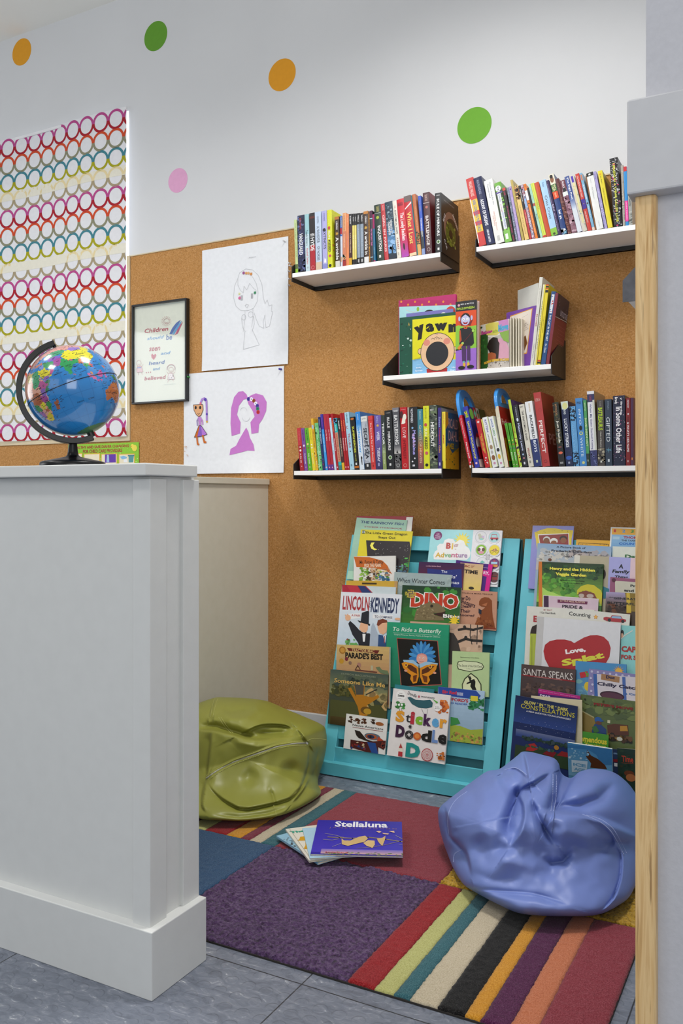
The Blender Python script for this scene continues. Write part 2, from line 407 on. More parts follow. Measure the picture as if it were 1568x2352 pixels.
cb = tag(empty('cork_board', (-1.5, 3.05, 1.1)), 'tan cork board covering the lower part of the back wall', 'cork board')
for a, b in ((-3.95, -2.0703), (-2.0697, -.8502), (-.8500, -.206)):
    m = MB()
    if a < -3:
        m.box(a, 3.05, .2, WX1-.003, 3.0595, 1.2535); m.box(-2.7465, 3.05, .2, b, 3.0595, 2.1); m.box(WX1-.003, 3.05, .2, -2.7465, 3.0595, 1.2535)
    else: m.box(a, 3.05, .1185, b, 3.0595, 2.1)
    o = m.build('cork_panel', M['cork'], cb); o.matrix_parent_inverse = Matrix.Translation((1.5, -3.05, -1.1))
m = MB(); m.box(-2.7465, 3.047, 2.1, -.206, 3.0595, 2.1045)
m.build('edge_strip', M['pinewood'], cb).matrix_parent_inverse = Matrix.Translation((1.5, -3.05, -1.1))

# the low partition in front: panel, stiles, plinth and cap
pw = MB(); pw.box(-3.4, 1.354, .1, -1.168, 1.4955, 1.04); pw = pw.build('wall_partition', M['gloss']); pw['kind'] = 'structure'
m = MB(); m.box(-1.2055, 1.345, .13, -1.16, 1.396, 1.0345); m.box(-3.4, 1.345, 1.0, -3.3, 1.356, 1.04); m.build('stile', M['gloss'], pw, bevel=.0015)
m = MB(); m.box(-1.2055, 1.4495, .13, -1.16, 1.5035, 1.0345); m.build('stile', M['gloss'], pw, bevel=.0015)
m = MB(); m.box(-3.4, 1.331, 0, -1.1435, 1.5075, .136); m.build('plinth', M['gloss'], pw, bevel=.002)
m = MB(); m.box(-3.4, 1.322, 1.0405, -1.152, 1.488, 1.0655); m.build('cap', M['gloss'], pw, bevel=.0025)
# the low wall running back to the cork board
m = MB(); m.box(-2.12, 1.5076, 0, -1.993, 3.049, 1.047); rw = m.build('wall_return', M['taupe']); rw['kind'] = 'structure'
m = MB(); m.box(-2.13, 1.5076, 1.047, -1.983, 3.046, 1.0715); m.build('cap', M['taupe'], rw, bevel=.002)

# painted dots on the wall
for u, v, col, lab in ((50, 119.5, 'e09a10', 'orange painted dot near the ceiling, leftmost on the white wall'),
                       (357.5, 83, '5e9a22', 'green painted dot high on the white wall above the window'),
                       (647.5, 172, 'e29a10', 'orange painted dot on the middle of the white wall'),
                       (1089, 288, '6aa92a', 'green painted dot above the books of the upper right shelf'),
                       (408.5, 414.5, 'e2a6cc', 'small pink painted dot beside the patterned window shade')):
    p = on_y(u, v, 3.06); r = .054 if col == 'e2a6cc' else .0665
    m = MB(); m.prism([(r*math.cos(2*math.pi*i/64), r*math.sin(2*math.pi*i/64)) for i in range(64)], 'y', -.0008, -.0001, col)
    o = m.build('wall_dot', M['matte'], loc=(p.x, 3.06, p.z)); tag(o, lab, 'wall sticker', 'round dots on the white wall')

# ---------------------------------------------------------------- window shade
SR = on_y(286.5, 600, 3.03).x
sh = tag(empty('window_shade', (SR-.5, 3.035, 1.27)), 'white fabric window shade printed with rows of colourful rings', 'window shade')
m = MB(); SW, SH = 1.00, 1.517; P = .0893
def shade_map(x, y, l):
    return (-.50+x+.004*math.sin(y*5+2)*(x/SW), -.008*math.sin(x*9+.8)-.0035*math.sin(y*7)-l, y+.004)
nx, ny = 40, 40
for i in range(nx):
    for j in range(ny):
        m.face([shade_map(SW*(i+a)/nx, SH*(j+b)/ny, 0) for a, b in ((0, 0), (1, 0), (1, 1), (0, 1))], 'e6e6ea')
rows = [('b8488a', 'a81428'), ('cf4a24', '8c8a70'), ('3f8290', 'a7a210'), ('e6d4a4', 'a89a7c')]
ops = []
for r_ in range(18):
    A_, B_ = rows[r_ % 4]; cyy = .047+r_*P
    if r_ % 4 == 3: ops += [('r', i_/40, (cyy-.045)/SH, (i_+1)/40, cyy/SH, 'e8e4d4') for i_ in range(40)]
for r_ in range(18):
    A_, B_ = rows[r_ % 4]; cyy = .047+r_*P
    for k_ in range(13):
        cxx = SW-.060-k_*P
        ops.append(('o', cxx, cyy/SH, .0475, .0118, A_, 0, 180)); ops.append(('o', cxx, cyy/SH, .0475, .0118, B_, 180, 360))
    ops.append(('o', SW-.060+P, cyy/SH, .0475, .0118, A_, 0, 180)); ops.append(('o', SW-.060+P, cyy/SH, .0475, .0118, B_, 180, 360))
canvas(SW, SH, ops, shade_map, m, step=0, lift=.0006)
o = m.build('shade_cloth', M['fabric'], sh)
m = MB(); m.box(-.5, .004, SH-.01, .5, .012, SH+.003); m.build('head_rail', M['whiteplastic'], sh)

# ---------------------------------------------------------------- wall shelves
def wall_shelf(u0, u1, vz, label, ends=(1, 1), X1=None):
    """u0, u1: the front ends of the board; the plates at both ends slope up towards the wall"""
    Zt = vz; x0 = on_y(u0, 800, SHELF_Y).x; x1 = X1 if X1 is not None else on_y(u1, 800, SHELF_Y).x
    t = tag(empty('wall_shelf', (x0, 3.05, Zt)), label, 'shelf', 'white shelves with black end plates on the cork board')
    L = x1-x0; Y0 = SHELF_Y-3.05
    m = MB(); m.box(0, Y0, -.0165, L, -.012, 0); m.build('shelf_board', M['laminate'], t, bevel=.0008)
    m = MB(); m.box(-.002, -.0115, -.032, L+.002, -.0005, .0); m.box(-.002, -.016, -.032, L+.002, -.0005, -.030)
    m.build('wall_rail', M['black'], t)
    for i, e in enumerate(ends):
        if not e: continue
        a = -.0035 if i == 0 else L+.0005
        m = MB(); m.prism([(Y0, -.032), (-.0005, -.032), (-.0005, .105), (Y0+.13, .105), (Y0, .026)], 'x', a, a+.003)
        m.build('end_plate', M['black'], t)
    return x0, x1
SX = {}
SX['UL'] = wall_shelf(671, 1010.4, 1.862, 'upper left white shelf with black end plates, packed with upright books')
SX['UR'] = wall_shelf(1093.5, 0, 1.862, 'upper right white shelf, its right end hidden behind the wooden door post', (1, 0), X1=-.209)
SX['MD'] = wall_shelf(880, 1264.6, 1.4387, 'middle white shelf holding the baby picture book and a few others')
SX['LL'] = wall_shelf(675, 1013.5, 1.0967, 'lower left white shelf above the first magazine rack')
SX['LR'] = wall_shelf(1083.9, 0, 1.0967, 'lower right white shelf with two blue handled books', (1, 0), X1=-.209)
# another shelf on the side wall: only its end plate shows, plate metal lightened as if lit
t = tag(empty('side_shelf', (-.207, 2.137, 1.48)), 'angled lit-toned end plate of a shelf on the side wall, beside the wooden post', 'shelf')
m = MB(); m.prism([(-.185, -.018), (0, -.018), (0, .12), (-.10, .12), (-.185, .033)], 'y', 0, .003); m.build('end_plate', M['greymetal'], t)
m = MB(); m.box(-.183, .003, -.005, -.001, .45, .010); m.build('shelf_board', M['laminate'], t)

# ---------------------------------------------------------------- magazine racks
TH = math.atan(.308); RY0 = 2.708
def rk(X, s, n): return Vector((X, RY0+s*math.sin(TH)-n*math.cos(TH), s*math.cos(TH)+n*math.sin(TH)))
def slab(mb, x0, x1, s0, s1, n0, n1):
    p = [rk(x, s, n) for n in (n0, n1) for x, s in ((x0, s0), (x1, s0), (x1, s1), (x0, s1))]
    mb.raw(p, [(0, 3, 2, 1), (4, 5, 6, 7), (0, 1, 5, 4), (1, 2, 6, 5), (2, 3, 7, 6), (3, 0, 4, 7)], 'ffffff')
def magazine_rack(x0, x1, label):
    t = tag(empty('magazine_rack', ((x0+x1)/2, RY0, 0)), label, 'book rack', 'two teal slatted book racks against the cork wall')
    inv = Matrix.Translation((-(x0+x1)/2, -RY0, 0))
    def add(mb, nm, bev=.0015):
        o = mb.build(nm, M['teal'], t, bevel=bev); o.matrix_parent_inverse = inv; return o
    st = .851/math.cos(TH); rw_ = .056
    for a in (x0, x1-rw_):
        m = MB(); slab(m, a, a+rw_, .05, st, -.02, 0); add(m, 'front_rail')
    for a in (x0, x1-.016):
        m = MB(); m.prism([(RY0+.006, .012), (3.008, .012), (3.008, .846), (RY0+.268, .846)], 'x', a, a+.016); add(m, 'side_panel')
    m = MB(); slab(m, x0+rw_, x1-rw_, st-.054, st, -.016, -.001); add(m, 'top_board')
    for k in range(10):
        zt = .098+.073*k; h = .049; yf = RY0+(zt-h)*.308+.0105
        m = MB(); m.prism([(yf, zt-h), (yf, zt), (yf+.009, zt), (yf+.009, zt-h)], 'x', x0+rw_-.001, x1-rw_+.001); add(m, 'slat', .001)
    m = MB(); m.box(x0+.001, RY0-.004, .004, x1-.001, RY0+.04, .049); add(m, 'base_board')
    m = MB(); slab(m, x0+.02, x1-.02, .04, st-.01, -.075, -.065); add(m, 'back_panel')
    m = MB(); m.box(x0+.017, 2.98, .83, x1-.017, 3.008, .846); add(m, 'top_rail')
RX = [(-1.556, -.892), (-.874, -.211)]
magazine_rack(*RX[0], 'left teal wooden book rack facing the stack of books on the rug')
magazine_rack(*RX[1], 'right teal wooden book rack behind the blue bean bag')

# ---------------------------------------------------------------- rug of six carpet tiles
rug = tag(empty('rug', (-1.083, 2.075, 0)), 'patchwork rug of plain, shaggy and striped carpet squares on the vinyl floor', 'rug')
inv = Matrix.Translation((1.083, -2.075, 0))
def strip_mesh(mb, x0, x1, y0, y1, h, cell, amp, freq, jit):
    nx, ny = max(2, int((x1-x0)/cell)), max(2, int((y1-y0)/cell)); base = len(mb.v); rd = random.Random(int((x0*77+y0*31)*1000))
    for j in range(ny+1):
        for i in range(nx+1):
            x, y = x0+(x1-x0)*i/nx, y0+(y1-y0)*j/ny
            e = 0 < i < nx and 0 < j < ny
            z = h+amp*(noise.noise(Vector((x*freq, y*freq, .3)))+.6*noise.noise(Vector((x*freq*2.3, y*freq*2.3, 1.3)))) + rd.uniform(-1, 1)*amp*.25
            edge = i in (0, nx) or j in (0, ny)
            mb.v.append((x+(rd.uniform(-jit, jit)), y+(rd.uniform(-jit, jit)), max(z-(amp*.8+.0012 if edge else 0), .003)))
    for j in range(ny):
        for i in range(nx):
            a = base+j*(nx+1)+i; mb.f.append((a, a+1, a+nx+2, a+nx+1)); mb.c.append('ffffff')
    b = len(mb.v)   # skirt down to the backing
    ring = [base+i for i in range(nx+1)]+[base+j*(nx+1)+nx for j in range(1, ny+1)]+[base+ny*(nx+1)+i for i in range(nx-1, -1, -1)]+[base+j*(nx+1) for j in range(ny-1, 0, -1)]
    for q in ring: x, y, z = mb.v[q]; mb.v.append((x, y, .002))
    for q in range(len(ring)):
        mb.f.append((ring[q], b+q, b+(q+1) % len(ring), ring[(q+1) % len(ring)])); mb.c.append('ffffff')
cm = {}
def cmat(nm, col, dark, kind='cut'):
    if nm not in cm: cm[nm] = carpet('carpet_'+nm, col, dark, *{'cut': (420, .5, .0012), 'shag': (120, .9, .005), 'loop': (160, .7, .003)}[kind])
    return cm[nm]
def tile(label, y0, y1, stripes, cell=.006, amp=.0012, freq=130, jit=.0012, h=.010):
    parts = []
    for x0, x1, mt in stripes:
        mb = MB(); strip_mesh(mb, x0, x1, y0, y1, h, cell, amp, freq, jit); parts.append((mb, mt))
    big = MB(); idx = []
    for q, (mb, mt) in enumerate(parts): big.raw(mb.v, mb.f, 'ffffff'); idx += [q]*len(mb.f)
    o = big.build('carpet_tile', parts[0][1], rug, smooth=True)
    for mb, mt in parts[1:]: o.data.materials.append(mt)
    o.data.polygons.foreach_set('material_index', idx); o.matrix_parent_inverse = inv; o['label'] = label
XA, XB, XC, XD = -1.833, -1.333, -.833, -.333; YA, YB, YC = 1.57, 2.074, 2.58
tile('navy blue square', YA, YB, [(XA, XB, cmat('navy', '2b4868', '1b2f49'))], amp=.0012, freq=90)
tile('shaggy purple square', YA, YB, [(XB, XC, cmat('purple', '4c3558', '2c2230', 'shag'))], cell=.0034, amp=.0050, freq=62, jit=.0016, h=.0105)
red = cmat('red', '86181c', '600f14'); grn = cmat('green', 'a9a868', '8a8a50'); tea = cmat('teal', '2f5a62', '1f444c'); crm = cmat('cream', 'b3a78f', '978c74')
blk = cmat('black', '0f0e0e', '050505'); yel = cmat('yellow', 'be8426', '9c6616'); pur = cmat('plum', '4a1a3e', '32102a'); org = cmat('orange', 'b46a48', '965236')
pnk = cmat('rose', '7e2f39', '5f2028'); mar = cmat('maroon', '6f2a38', '541c2a')
tile('square with ten coloured stripes', YA, YB, [(-.833, -.770, red), (-.770, -.728, grn), (-.728, -.693, tea), (-.693, -.635, crm), (-.635, -.580, blk), (-.580, -.547, yel),
      (-.547, -.493, pur), (-.493, -.445, org), (-.445, XD, pnk)])
tile('striped square under the green bean bag', YB, YC, [(XA, -1.76, red), (-1.76, -1.70, crm), (-1.70, -1.64, pur), (-1.64, -1.580, grn), (-1.580, -1.502, red), (-1.502, -1.452, yel), (-1.452, -1.420, mar), (-1.420, -1.381, crm), (-1.381, XB, tea)])
tile('plain rose red square', YB, YC, [(XB, XC, pnk)], amp=.0012, freq=90)
tile('shaggy mustard square', YB, YC, [(XC, XD, cmat('mustard', 'b08a2c', '6e541a', 'shag'))], cell=.0036, amp=.0048, freq=95, jit=.0022, h=.0125)
m = MB(); m.box(XA-.001, YA-.002, .0005, XD+.001, YC+.002, .004, '2a2622'); m.build('backing', M['matte'], rug).matrix_parent_inverse = inv

# ---------------------------------------------------------------- bean bags
def seg_dist(p, a, b):
    ax, ay = a; bx, by = b; dx, dy = bx-ax, by-ay; L2 = dx*dx+dy*dy+1e-9
    t = np.clip(((p[:, 0]-ax)*dx+(p[:, 1]-ay)*dy)/L2, 0, 1)
    return np.hypot(p[:, 0]-ax-t*dx, p[:, 1]-ay-t*dy)
def catmull(pts, n=8, closed=True):
    out = []; N = len(pts)
    for i in range(N if closed else N-1):
        g = lambda k: pts[k % N] if closed else pts[min(max(k, 0), N-1)]
        p0, p1, p2, p3 = g(i-1), g(i), g(i+1), g(i+2)
        for j in range(n):
            t = j/n
            out.append(tuple(.5*((2*b)+(c-a)*t+(2*a-5*b+4*c-d)*t*t+(-a+3*b-3*c+d)*t**3) for a, b, c, d in zip(p0, p1, p2, p3)))
    if not closed: out.append(pts[-1])
    return out
def bean_bag(name, outline, org, sc, centre, zc, ztop, bulge, back, folds, seams, mat, thread, label, zipline=None):
    """outline and folds are measured across the bag as seen from the front; the bag itself is a closed, inflated body resting on the rug"""
    K = lambda p: (org[0]+p[0]*sc, org[1]+p[1]*sc)
    out = catmull([K(p) for p in outline], 13); c = K(centre); N = len(out)
    zmin_px = min(p[1] for p in out)
    def rim(p):
        if p[1] > HZ+40:
            zf = (CAMH-.0215)*FPX/(p[1]-HZ)
        else: zf = 99
        tt = (p[1]-zmin_px)/(max(q[1] for q in out)-zmin_px)
        want = ztop*(1-tt)+zc*tt
        return -math.log(math.exp(-14*min(zf, 6))+math.exp(-14*want))/14 if False else min(zf, want)
    rims = np.array([rim(p) for p in out])
    for _ in range(6): rims = np.minimum(rims, (np.roll(rims, 1)+rims+np.roll(rims, -1))/3)
    O = np.array(out); O_ang = np.unwrap(np.arctan2(O[:, 1]-c[1], O[:, 0]-c[0]))
    F = [([K(q) for q in f_[0]], f_[1], f_[2]*sc) for f_ in folds if len(f_) == 3]; G = [(catmull([K(q) for q in f_[0]], 4, False), f_[1], f_[2]*sc, f_[3]*sc) for f_ in folds if len(f_) == 4]
    def front(px_, s_, rimd, sign=1.0):
        q = np.sqrt(np.clip(1-s_**2.2, 0, 1))
        d = zc+(rimd-zc)*s_**2 - bulge*q
        if sign > 0:
            for pts, A, wd, L in G:
                best = np.full(len(px_), 1e9); sg = np.zeros(len(px_))
                for a, b in zip(pts, pts[1:]):
                    q_ = seg_dist(px_, a, b); cr = (b[0]-a[0])*(px_[:, 1]-a[1])-(b[1]-a[1])*(px_[:, 0]-a[0])
                    u_ = q_ < best; best[u_] = q_[u_]; sg[u_] = np.sign(cr[u_])
                P0, P1 = np.array(pts[0]), np.array(pts[-1]); ln_ = sum(math.dist(a, b) for a, b in zip(pts, pts[1:]))
                tp = np.clip(np.minimum(np.hypot(*(px_-P0).T), np.hypot(*(px_-P1).T))/(.25*ln_), 0, 1); tp = tp*tp*(3-2*tp)
                d = d+1.35*A*np.tanh(sg*best/wd)*np.exp(-best/L)*tp*np.clip(q*2.2, 0, 1)
            for pts, A, wd in F:
                ds = []; 
                for a, b in zip(pts, pts[1:]): ds.append(seg_dist(px_, a, b))
                ds = np.array(ds); dist = ds.min(0); P0, P1 = np.array(pts[0]), np.array(pts[-1]); ln_ = sum(math.dist(a, b) for a, b in zip(pts, pts[1:]))
                e0 = np.hypot(*(px_-P0).T); e1 = np.hypot(*(px_-P1).T); tp = np.clip(np.minimum(e0, e1)/(.3*ln_), 0, 1); tp = tp*tp*(3-2*tp)
                g = (.55*np.exp(-(dist/wd)**2)+.45*(1+(dist/wd*1.6)**2)**-1.5)*tp
                d = d+1.2*A*g*np.clip(q*2.2, 0, 1)
            nz = np.array([noise.noise(Vector((a*.018+3, b*.018, .5)))+.5*noise.noise(Vector((a*.04, b*.04+9, .5))) for a, b in px_])
            d = d+.006*nz*q
        return d
    RF, RB = 130, 24; V = []; NA = N
    tt = np.linspace(0, 1, RF+1)[1:]; ss = np.sin(tt*math.pi/2)
    allp = [np.array([c])]; alls = [np.array([0.0])]; allr = [np.array([rims.mean()])]
    for s_ in ss: allp.append(c+(O-c)*s_); alls.append(np.full(N, s_)); allr.append(rims)
    Pp = np.vstack(allp); Sp = np.concatenate(alls); Rp = np.concatenate(allr)
    d = front(Pp, Sp, Rp)
    pts = [at_depth(u, v, dd) for (u, v), dd in zip(Pp, d)]
    tb = np.sin(np.linspace(0, 1, RB+1)[1:-1]*math.pi/2)[::-1]
    bp = []
    for s_ in tb:
        for (u, v), rd in zip(c+(O-c)*s_, rims):
            q = math.sqrt(max(0, 1-s_**2.2)); bp.append(at_depth(u, v, zc+(rd-zc)*s_**2+back*q))
    bp.append(at_depth(c[0], c[1], zc+back))
    allv = pts+bp
    allv = [Vector((p.x, p.y, p.z if p.z > .036 else .0215+(.0145*math.exp((p.z-.036)/.0145)))) for p in allv]
    fs = [(0, 1+i, 1+(i+1) % N) for i in range(N)]
    nr = RF+len(tb)
    for r_ in range(nr-1):
        a = 1+r_*N
        fs += [(a+i, a+N+i, a+N+(i+1) % N, a+(i+1) % N) for i in range(N)]
    last = 1+(nr-1)*N; fs += [(last+i, len(allv)-1, last+(i+1) % N) for i in range(N)]
    mb = MB(); mb.raw(allv, fs, 'ffffff')
    root = tag(empty(name, (allv[0].x, allv[0].y, .012)), label, 'bean bag', 'two vinyl bean bags on the rug')
    inv_ = Matrix.Translation(-root.location)
    o = mb.build('bag_body', mat, root, smooth=True); o.matrix_parent_inverse = inv_
    def surf(pts_, lift):
        P_ = np.array(pts_); res = []
        ang = np.arctan2(P_[:, 1]-c[1], P_[:, 0]-c[0]); oa = np.arctan2(O[:, 1]-c[1], O[:, 0]-c[0])
        rr = np.hypot(P_[:, 0]-c[0], P_[:, 1]-c[1]); od = np.hypot(O[:, 0]-c[0], O[:, 1]-c[1])
        S_ = []; Q = []
        for a_, r1 in zip(ang, rr):
            k = int(np.argmin(np.abs((oa-a_+math.pi) % (2*math.pi)-math.pi))); S_.append(min(r1/od[k], .999)); Q.append(rims[k])
        dd = front(P_, np.array(S_), np.array(Q))
        for (u, v), d_ in zip(P_, dd):
            p = at_depth(u, v, d_-lift)
            if p.z > .02: res.append(p)
        return res
    for pts_ in seams:
        path = catmull([K(p) for p in pts_], 14, False)
        mb = MB(); q = surf(path, .0006)
        if len(q) > 3:
            # dashes of thread
            for k in range(0, len(q)-1):
                a, b = q[k], q[k+1]; nseg = max(1, int((b-a).length/.006))
                for z_ in range(nseg): mb.tube([a.lerp(b, (z_+.1)/nseg), a.lerp(b, (z_+.7)/nseg)], .0011, n=5)
            mb.build('seam_stitching', thread, root).matrix_parent_inverse = inv_
    if zipline:
        path = catmull([K(p) for p in zipline], 14, False); mb = MB(); q = surf(path, .001)
        mb.tube(q, .0028, n=6); z = mb.build('zipper', M['zip'], root, smooth=True); z.matrix_parent_inverse = inv_
        mb = MB(); p = q[-1]; mb.tube([p-Vector((.004, 0, 0)), p+Vector((.003, 0, -.001))], .0042, n=8); mb.build('zip_slider', M['whiteplastic'], z)
    return root
bean_bag('bean_bag', [(250, 103), (370, 100), (560, 108), (700, 122), (830, 150), (1000, 225), (1180, 300), (1385, 395), (1425, 480), (1428, 600), (1400, 760), (1345, 940), (1340, 1050), (1368, 1128),
    (1270, 1210), (1100, 1300), (900, 1370), (600, 1412), (350, 1412), (100, 1395), (-120, 1300), (-260, 1080), (-290, 760), (-230, 440), (-60, 220), (90, 155)],
    (440, 1580), .21684, (580, 760), 2.95, 3.12, .21, .16,
    [([(20, 380), (120, 400), (260, 400), (420, 450), (600, 500), (760, 520)], .030, 50), ([(-60, 430), (90, 440), (250, 450), (400, 480), (560, 522), (700, 545), (900, 530)], -.022, 10, 75),
     ([(480, 510), (560, 470), (700, 405), (830, 385), (1000, 400), (1100, 470)], .016, 9, 60), ([(640, 470), (850, 480), (1080, 470)], .030, 48), ([(250, 90), (220, 200), (185, 320)], .010, 7, 60), ([(240, 200), (420, 250), (700, 225)], .016, 65),
     ([(1110, 430), (1170, 500), (1240, 600)], .012, 7, 40), ([(1250, 560), (1238, 700), (1222, 850), (1150, 1060), (1040, 1170), (880, 1222), (600, 1280), (480, 1265), (330, 1180), (220, 1080), (140, 940)], -.013, 7, 60),
     ([(1250, 600), (1238, 700), (1222, 850), (1150, 1060), (1040, 1170), (880, 1222), (600, 1280), (480, 1265), (330, 1180), (220, 1080), (140, 940)], .010, 16), ([(1060, 1230), (1120, 1160), (1190, 1070), (1260, 940)], .012, 10, 50), ([(215, 440), (190, 650), (165, 880), (150, 1010)], .012, 9, 70),
     ([(90, 1010), (155, 960), (280, 870), (450, 780), (700, 690), (900, 620), (1080, 590), (1290, 570)], .007, 9), ([(90, 980), (155, 940), (280, 850), (450, 760), (700, 670), (900, 600), (1080, 572), (1290, 560)], -.006, 8, 60), ([(830, 1070), (860, 1140), (890, 1260)], .010, 20), ([(170, 960), (120, 1090), (110, 1240), (150, 1340)], .010, 9, 60),
     ([(400, 560), (700, 620), (1000, 560)], -.012, 60), ([(300, 320), (500, 330), (700, 290)], -.014, 55), ([(600, 950), (850, 900), (1050, 860)], -.014, 190), ([(200, 1330), (500, 1370), (800, 1330), (1100, 1230)], .010, 36), ([(1350, 600), (1310, 820), (1290, 1080)], .010, 34)],
    [[(275, 115), (245, 215), (225, 310)], [(240, 115), (215, 215), (200, 310)], [(310, 310), (370, 400), (440, 480)], [(285, 310), (345, 400), (415, 480)],
     [(155, 930), (280, 850), (450, 762), (700, 672), (900, 602), (1080, 570), (1215, 565)], [(175, 975), (300, 890), (460, 806), (700, 716), (900, 646), (1080, 612), (1215, 608)], [(1225, 560), (1300, 535), (1425, 550)], [(865, 1240), (900, 1350)]],
    M['green_bag'], M['thread_green'], 'olive green vinyl bean bag with a zip, slumped beside the teal rack',
    [(158, 957), (280, 872), (450, 785), (700, 695), (900, 625), (1080, 592), (1222, 584)])
bean_bag('bean_bag', [(690, 83), (760, 88), (840, 108), (915, 130), (950, 170), (965, 230), (1000, 262), (1045, 270), (1100, 228), (1180, 208), (1260, 210), (1340, 230), (1410, 275), (1480, 350), (1550, 480), (1580, 640), (1560, 860), (1480, 1100),
    (1380, 1195), (1225, 1262), (1000, 1272), (800, 1266), (650, 1246), (500, 1180), (350, 1100), (260, 1040), (190, 930), (140, 800), (95, 650), (80, 530), (100, 478), (140, 440), (250, 355), (360, 272), (440, 222), (520, 208), (600, 152), (650, 112)],
    (980, 1700), .3189, (790, 760), 2.30, 2.50, .23, .12,
    [([(700, 250), (660, 360), (625, 470), (590, 600), (575, 740)], .050, 52), ([(590, 780), (660, 670), (692, 560), (690, 470), (668, 400), (715, 320)], -.026, 10, 60), ([(760, 380), (775, 470), (820, 580), (900, 720), (960, 790)], .022, 36), ([(760, 400), (790, 500), (850, 620), (930, 740)], .012, 9, 60),
     ([(840, 830), (900, 885), (980, 875), (1060, 780)], .020, 34), ([(1560, 700), (1480, 670), (1300, 590), (1120, 537), (950, 512), (820, 514), (720, 530)], .030, 12, 130), ([(820, 470), (960, 480), (1100, 470), (1240, 420), (1390, 270)], .034, 60), ([(900, 640), (1100, 680), (1260, 780)], -.020, 130),
     ([(690, 60), (715, 180), (735, 300)], .016, 9, 60), ([(655, 400), (690, 345), (770, 300), (840, 258), (900, 235)], .018, 9, 50), ([(975, 170), (968, 240), (945, 330), (930, 440)], -.018, 10, 70), ([(120, 440), (150, 560), (165, 680), (225, 750), (290, 830), (320, 990)], .018, 9, 70),
     ([(140, 560), (170, 690), (240, 770), (300, 880)], .014, 26), ([(200, 660), (150, 780), (160, 900)], -.012, 40), ([(280, 930), (480, 1010), (740, 1000)], .008, 60), ([(320, 1090), (600, 1108), (800, 1130), (1040, 1210)], .012, 30), ([(320, 1080), (600, 1098), (800, 1120), (1040, 1200)], -.007, 8, 60), ([(420, 850), (700, 900), (900, 960)], -.014, 110),
     ([(1060, 520), (1210, 585), (1270, 620), (1330, 690), (1345, 740), (1395, 820), (1400, 900), (1390, 1000), (1340, 1140), (1200, 1290)], .008, 9), ([(1060, 530), (1210, 595), (1270, 630), (1330, 700), (1345, 750), (1395, 830), (1400, 900), (1390, 1000), (1340, 1140), (1200, 1290)], .008, 7, 60), ([(1260, 760), (1350, 735), (1500, 760)], .018, 34),
     ([(330, 420), (400, 560), (380, 760)], -.018, 110), ([(540, 200), (420, 290), (240, 410)], .008, 34), ([(440, 320), (560, 260), (680, 270)], -.012, 46), ([(560, 230), (640, 205), (740, 290)], .010, 8, 40)],
    [[(908, 245), (905, 400), (893, 510)], [(932, 252), (930, 400), (912, 512)], [(1120, 535), (1230, 580), (1310, 640), (1365, 720), (1420, 830)], [(1145, 540), (1245, 568), (1330, 628), (1385, 710), (1440, 820)],
     [(290, 370), (215, 425), (165, 500), (150, 590), (160, 680)], [(560, 215), (640, 200), (720, 250)], [(190, 880), (200, 820), (250, 790)]],
    M['blue_bag'], M['thread_blue'], 'periwinkle blue vinyl bean bag in front of the right rack')

# ---------------------------------------------------------------- globe
GC = at_depth(167.4, 897.8, 1.945); GR = 106.7/FPX*1.945*math.cos(math.atan((784-167.4)/FPX))*1.02
gl = tag(empty('globe', (GC.x, GC.y, 1.0658)), 'blue desk globe with a black stand on top of the white partition', 'globe')
inv = Matrix.Translation(-gl.location)
to = (ORG-GC).normalized(); rt = to.cross(Vector((0, 0, 1))).normalized()*-1; up_ = rt.cross(to).normalized()*-1
if up_.z < 0: up_ = -up_
rt = Vector((0, 0, 1)).cross(to).normalized()           # viewer's right
lat0 = R(-11); tilt = R(22)
side = (up_*math.cos(tilt)-rt*math.sin(tilt)).normalized()
Nax = (side*math.cos(lat0)+to*math.sin(lat0)).normalized()
def frame(z, v):
    x = (v-z*v.dot(z)).normalized(); y = z.cross(x); return Matrix((x, y, z)).transposed()
lon0 = R(72)
Wf = frame(Nax, to)                                     # local x axis of this frame = meridian facing the viewer
Rg = Wf @ Matrix.Rotation(-lon0, 3, 'Z')
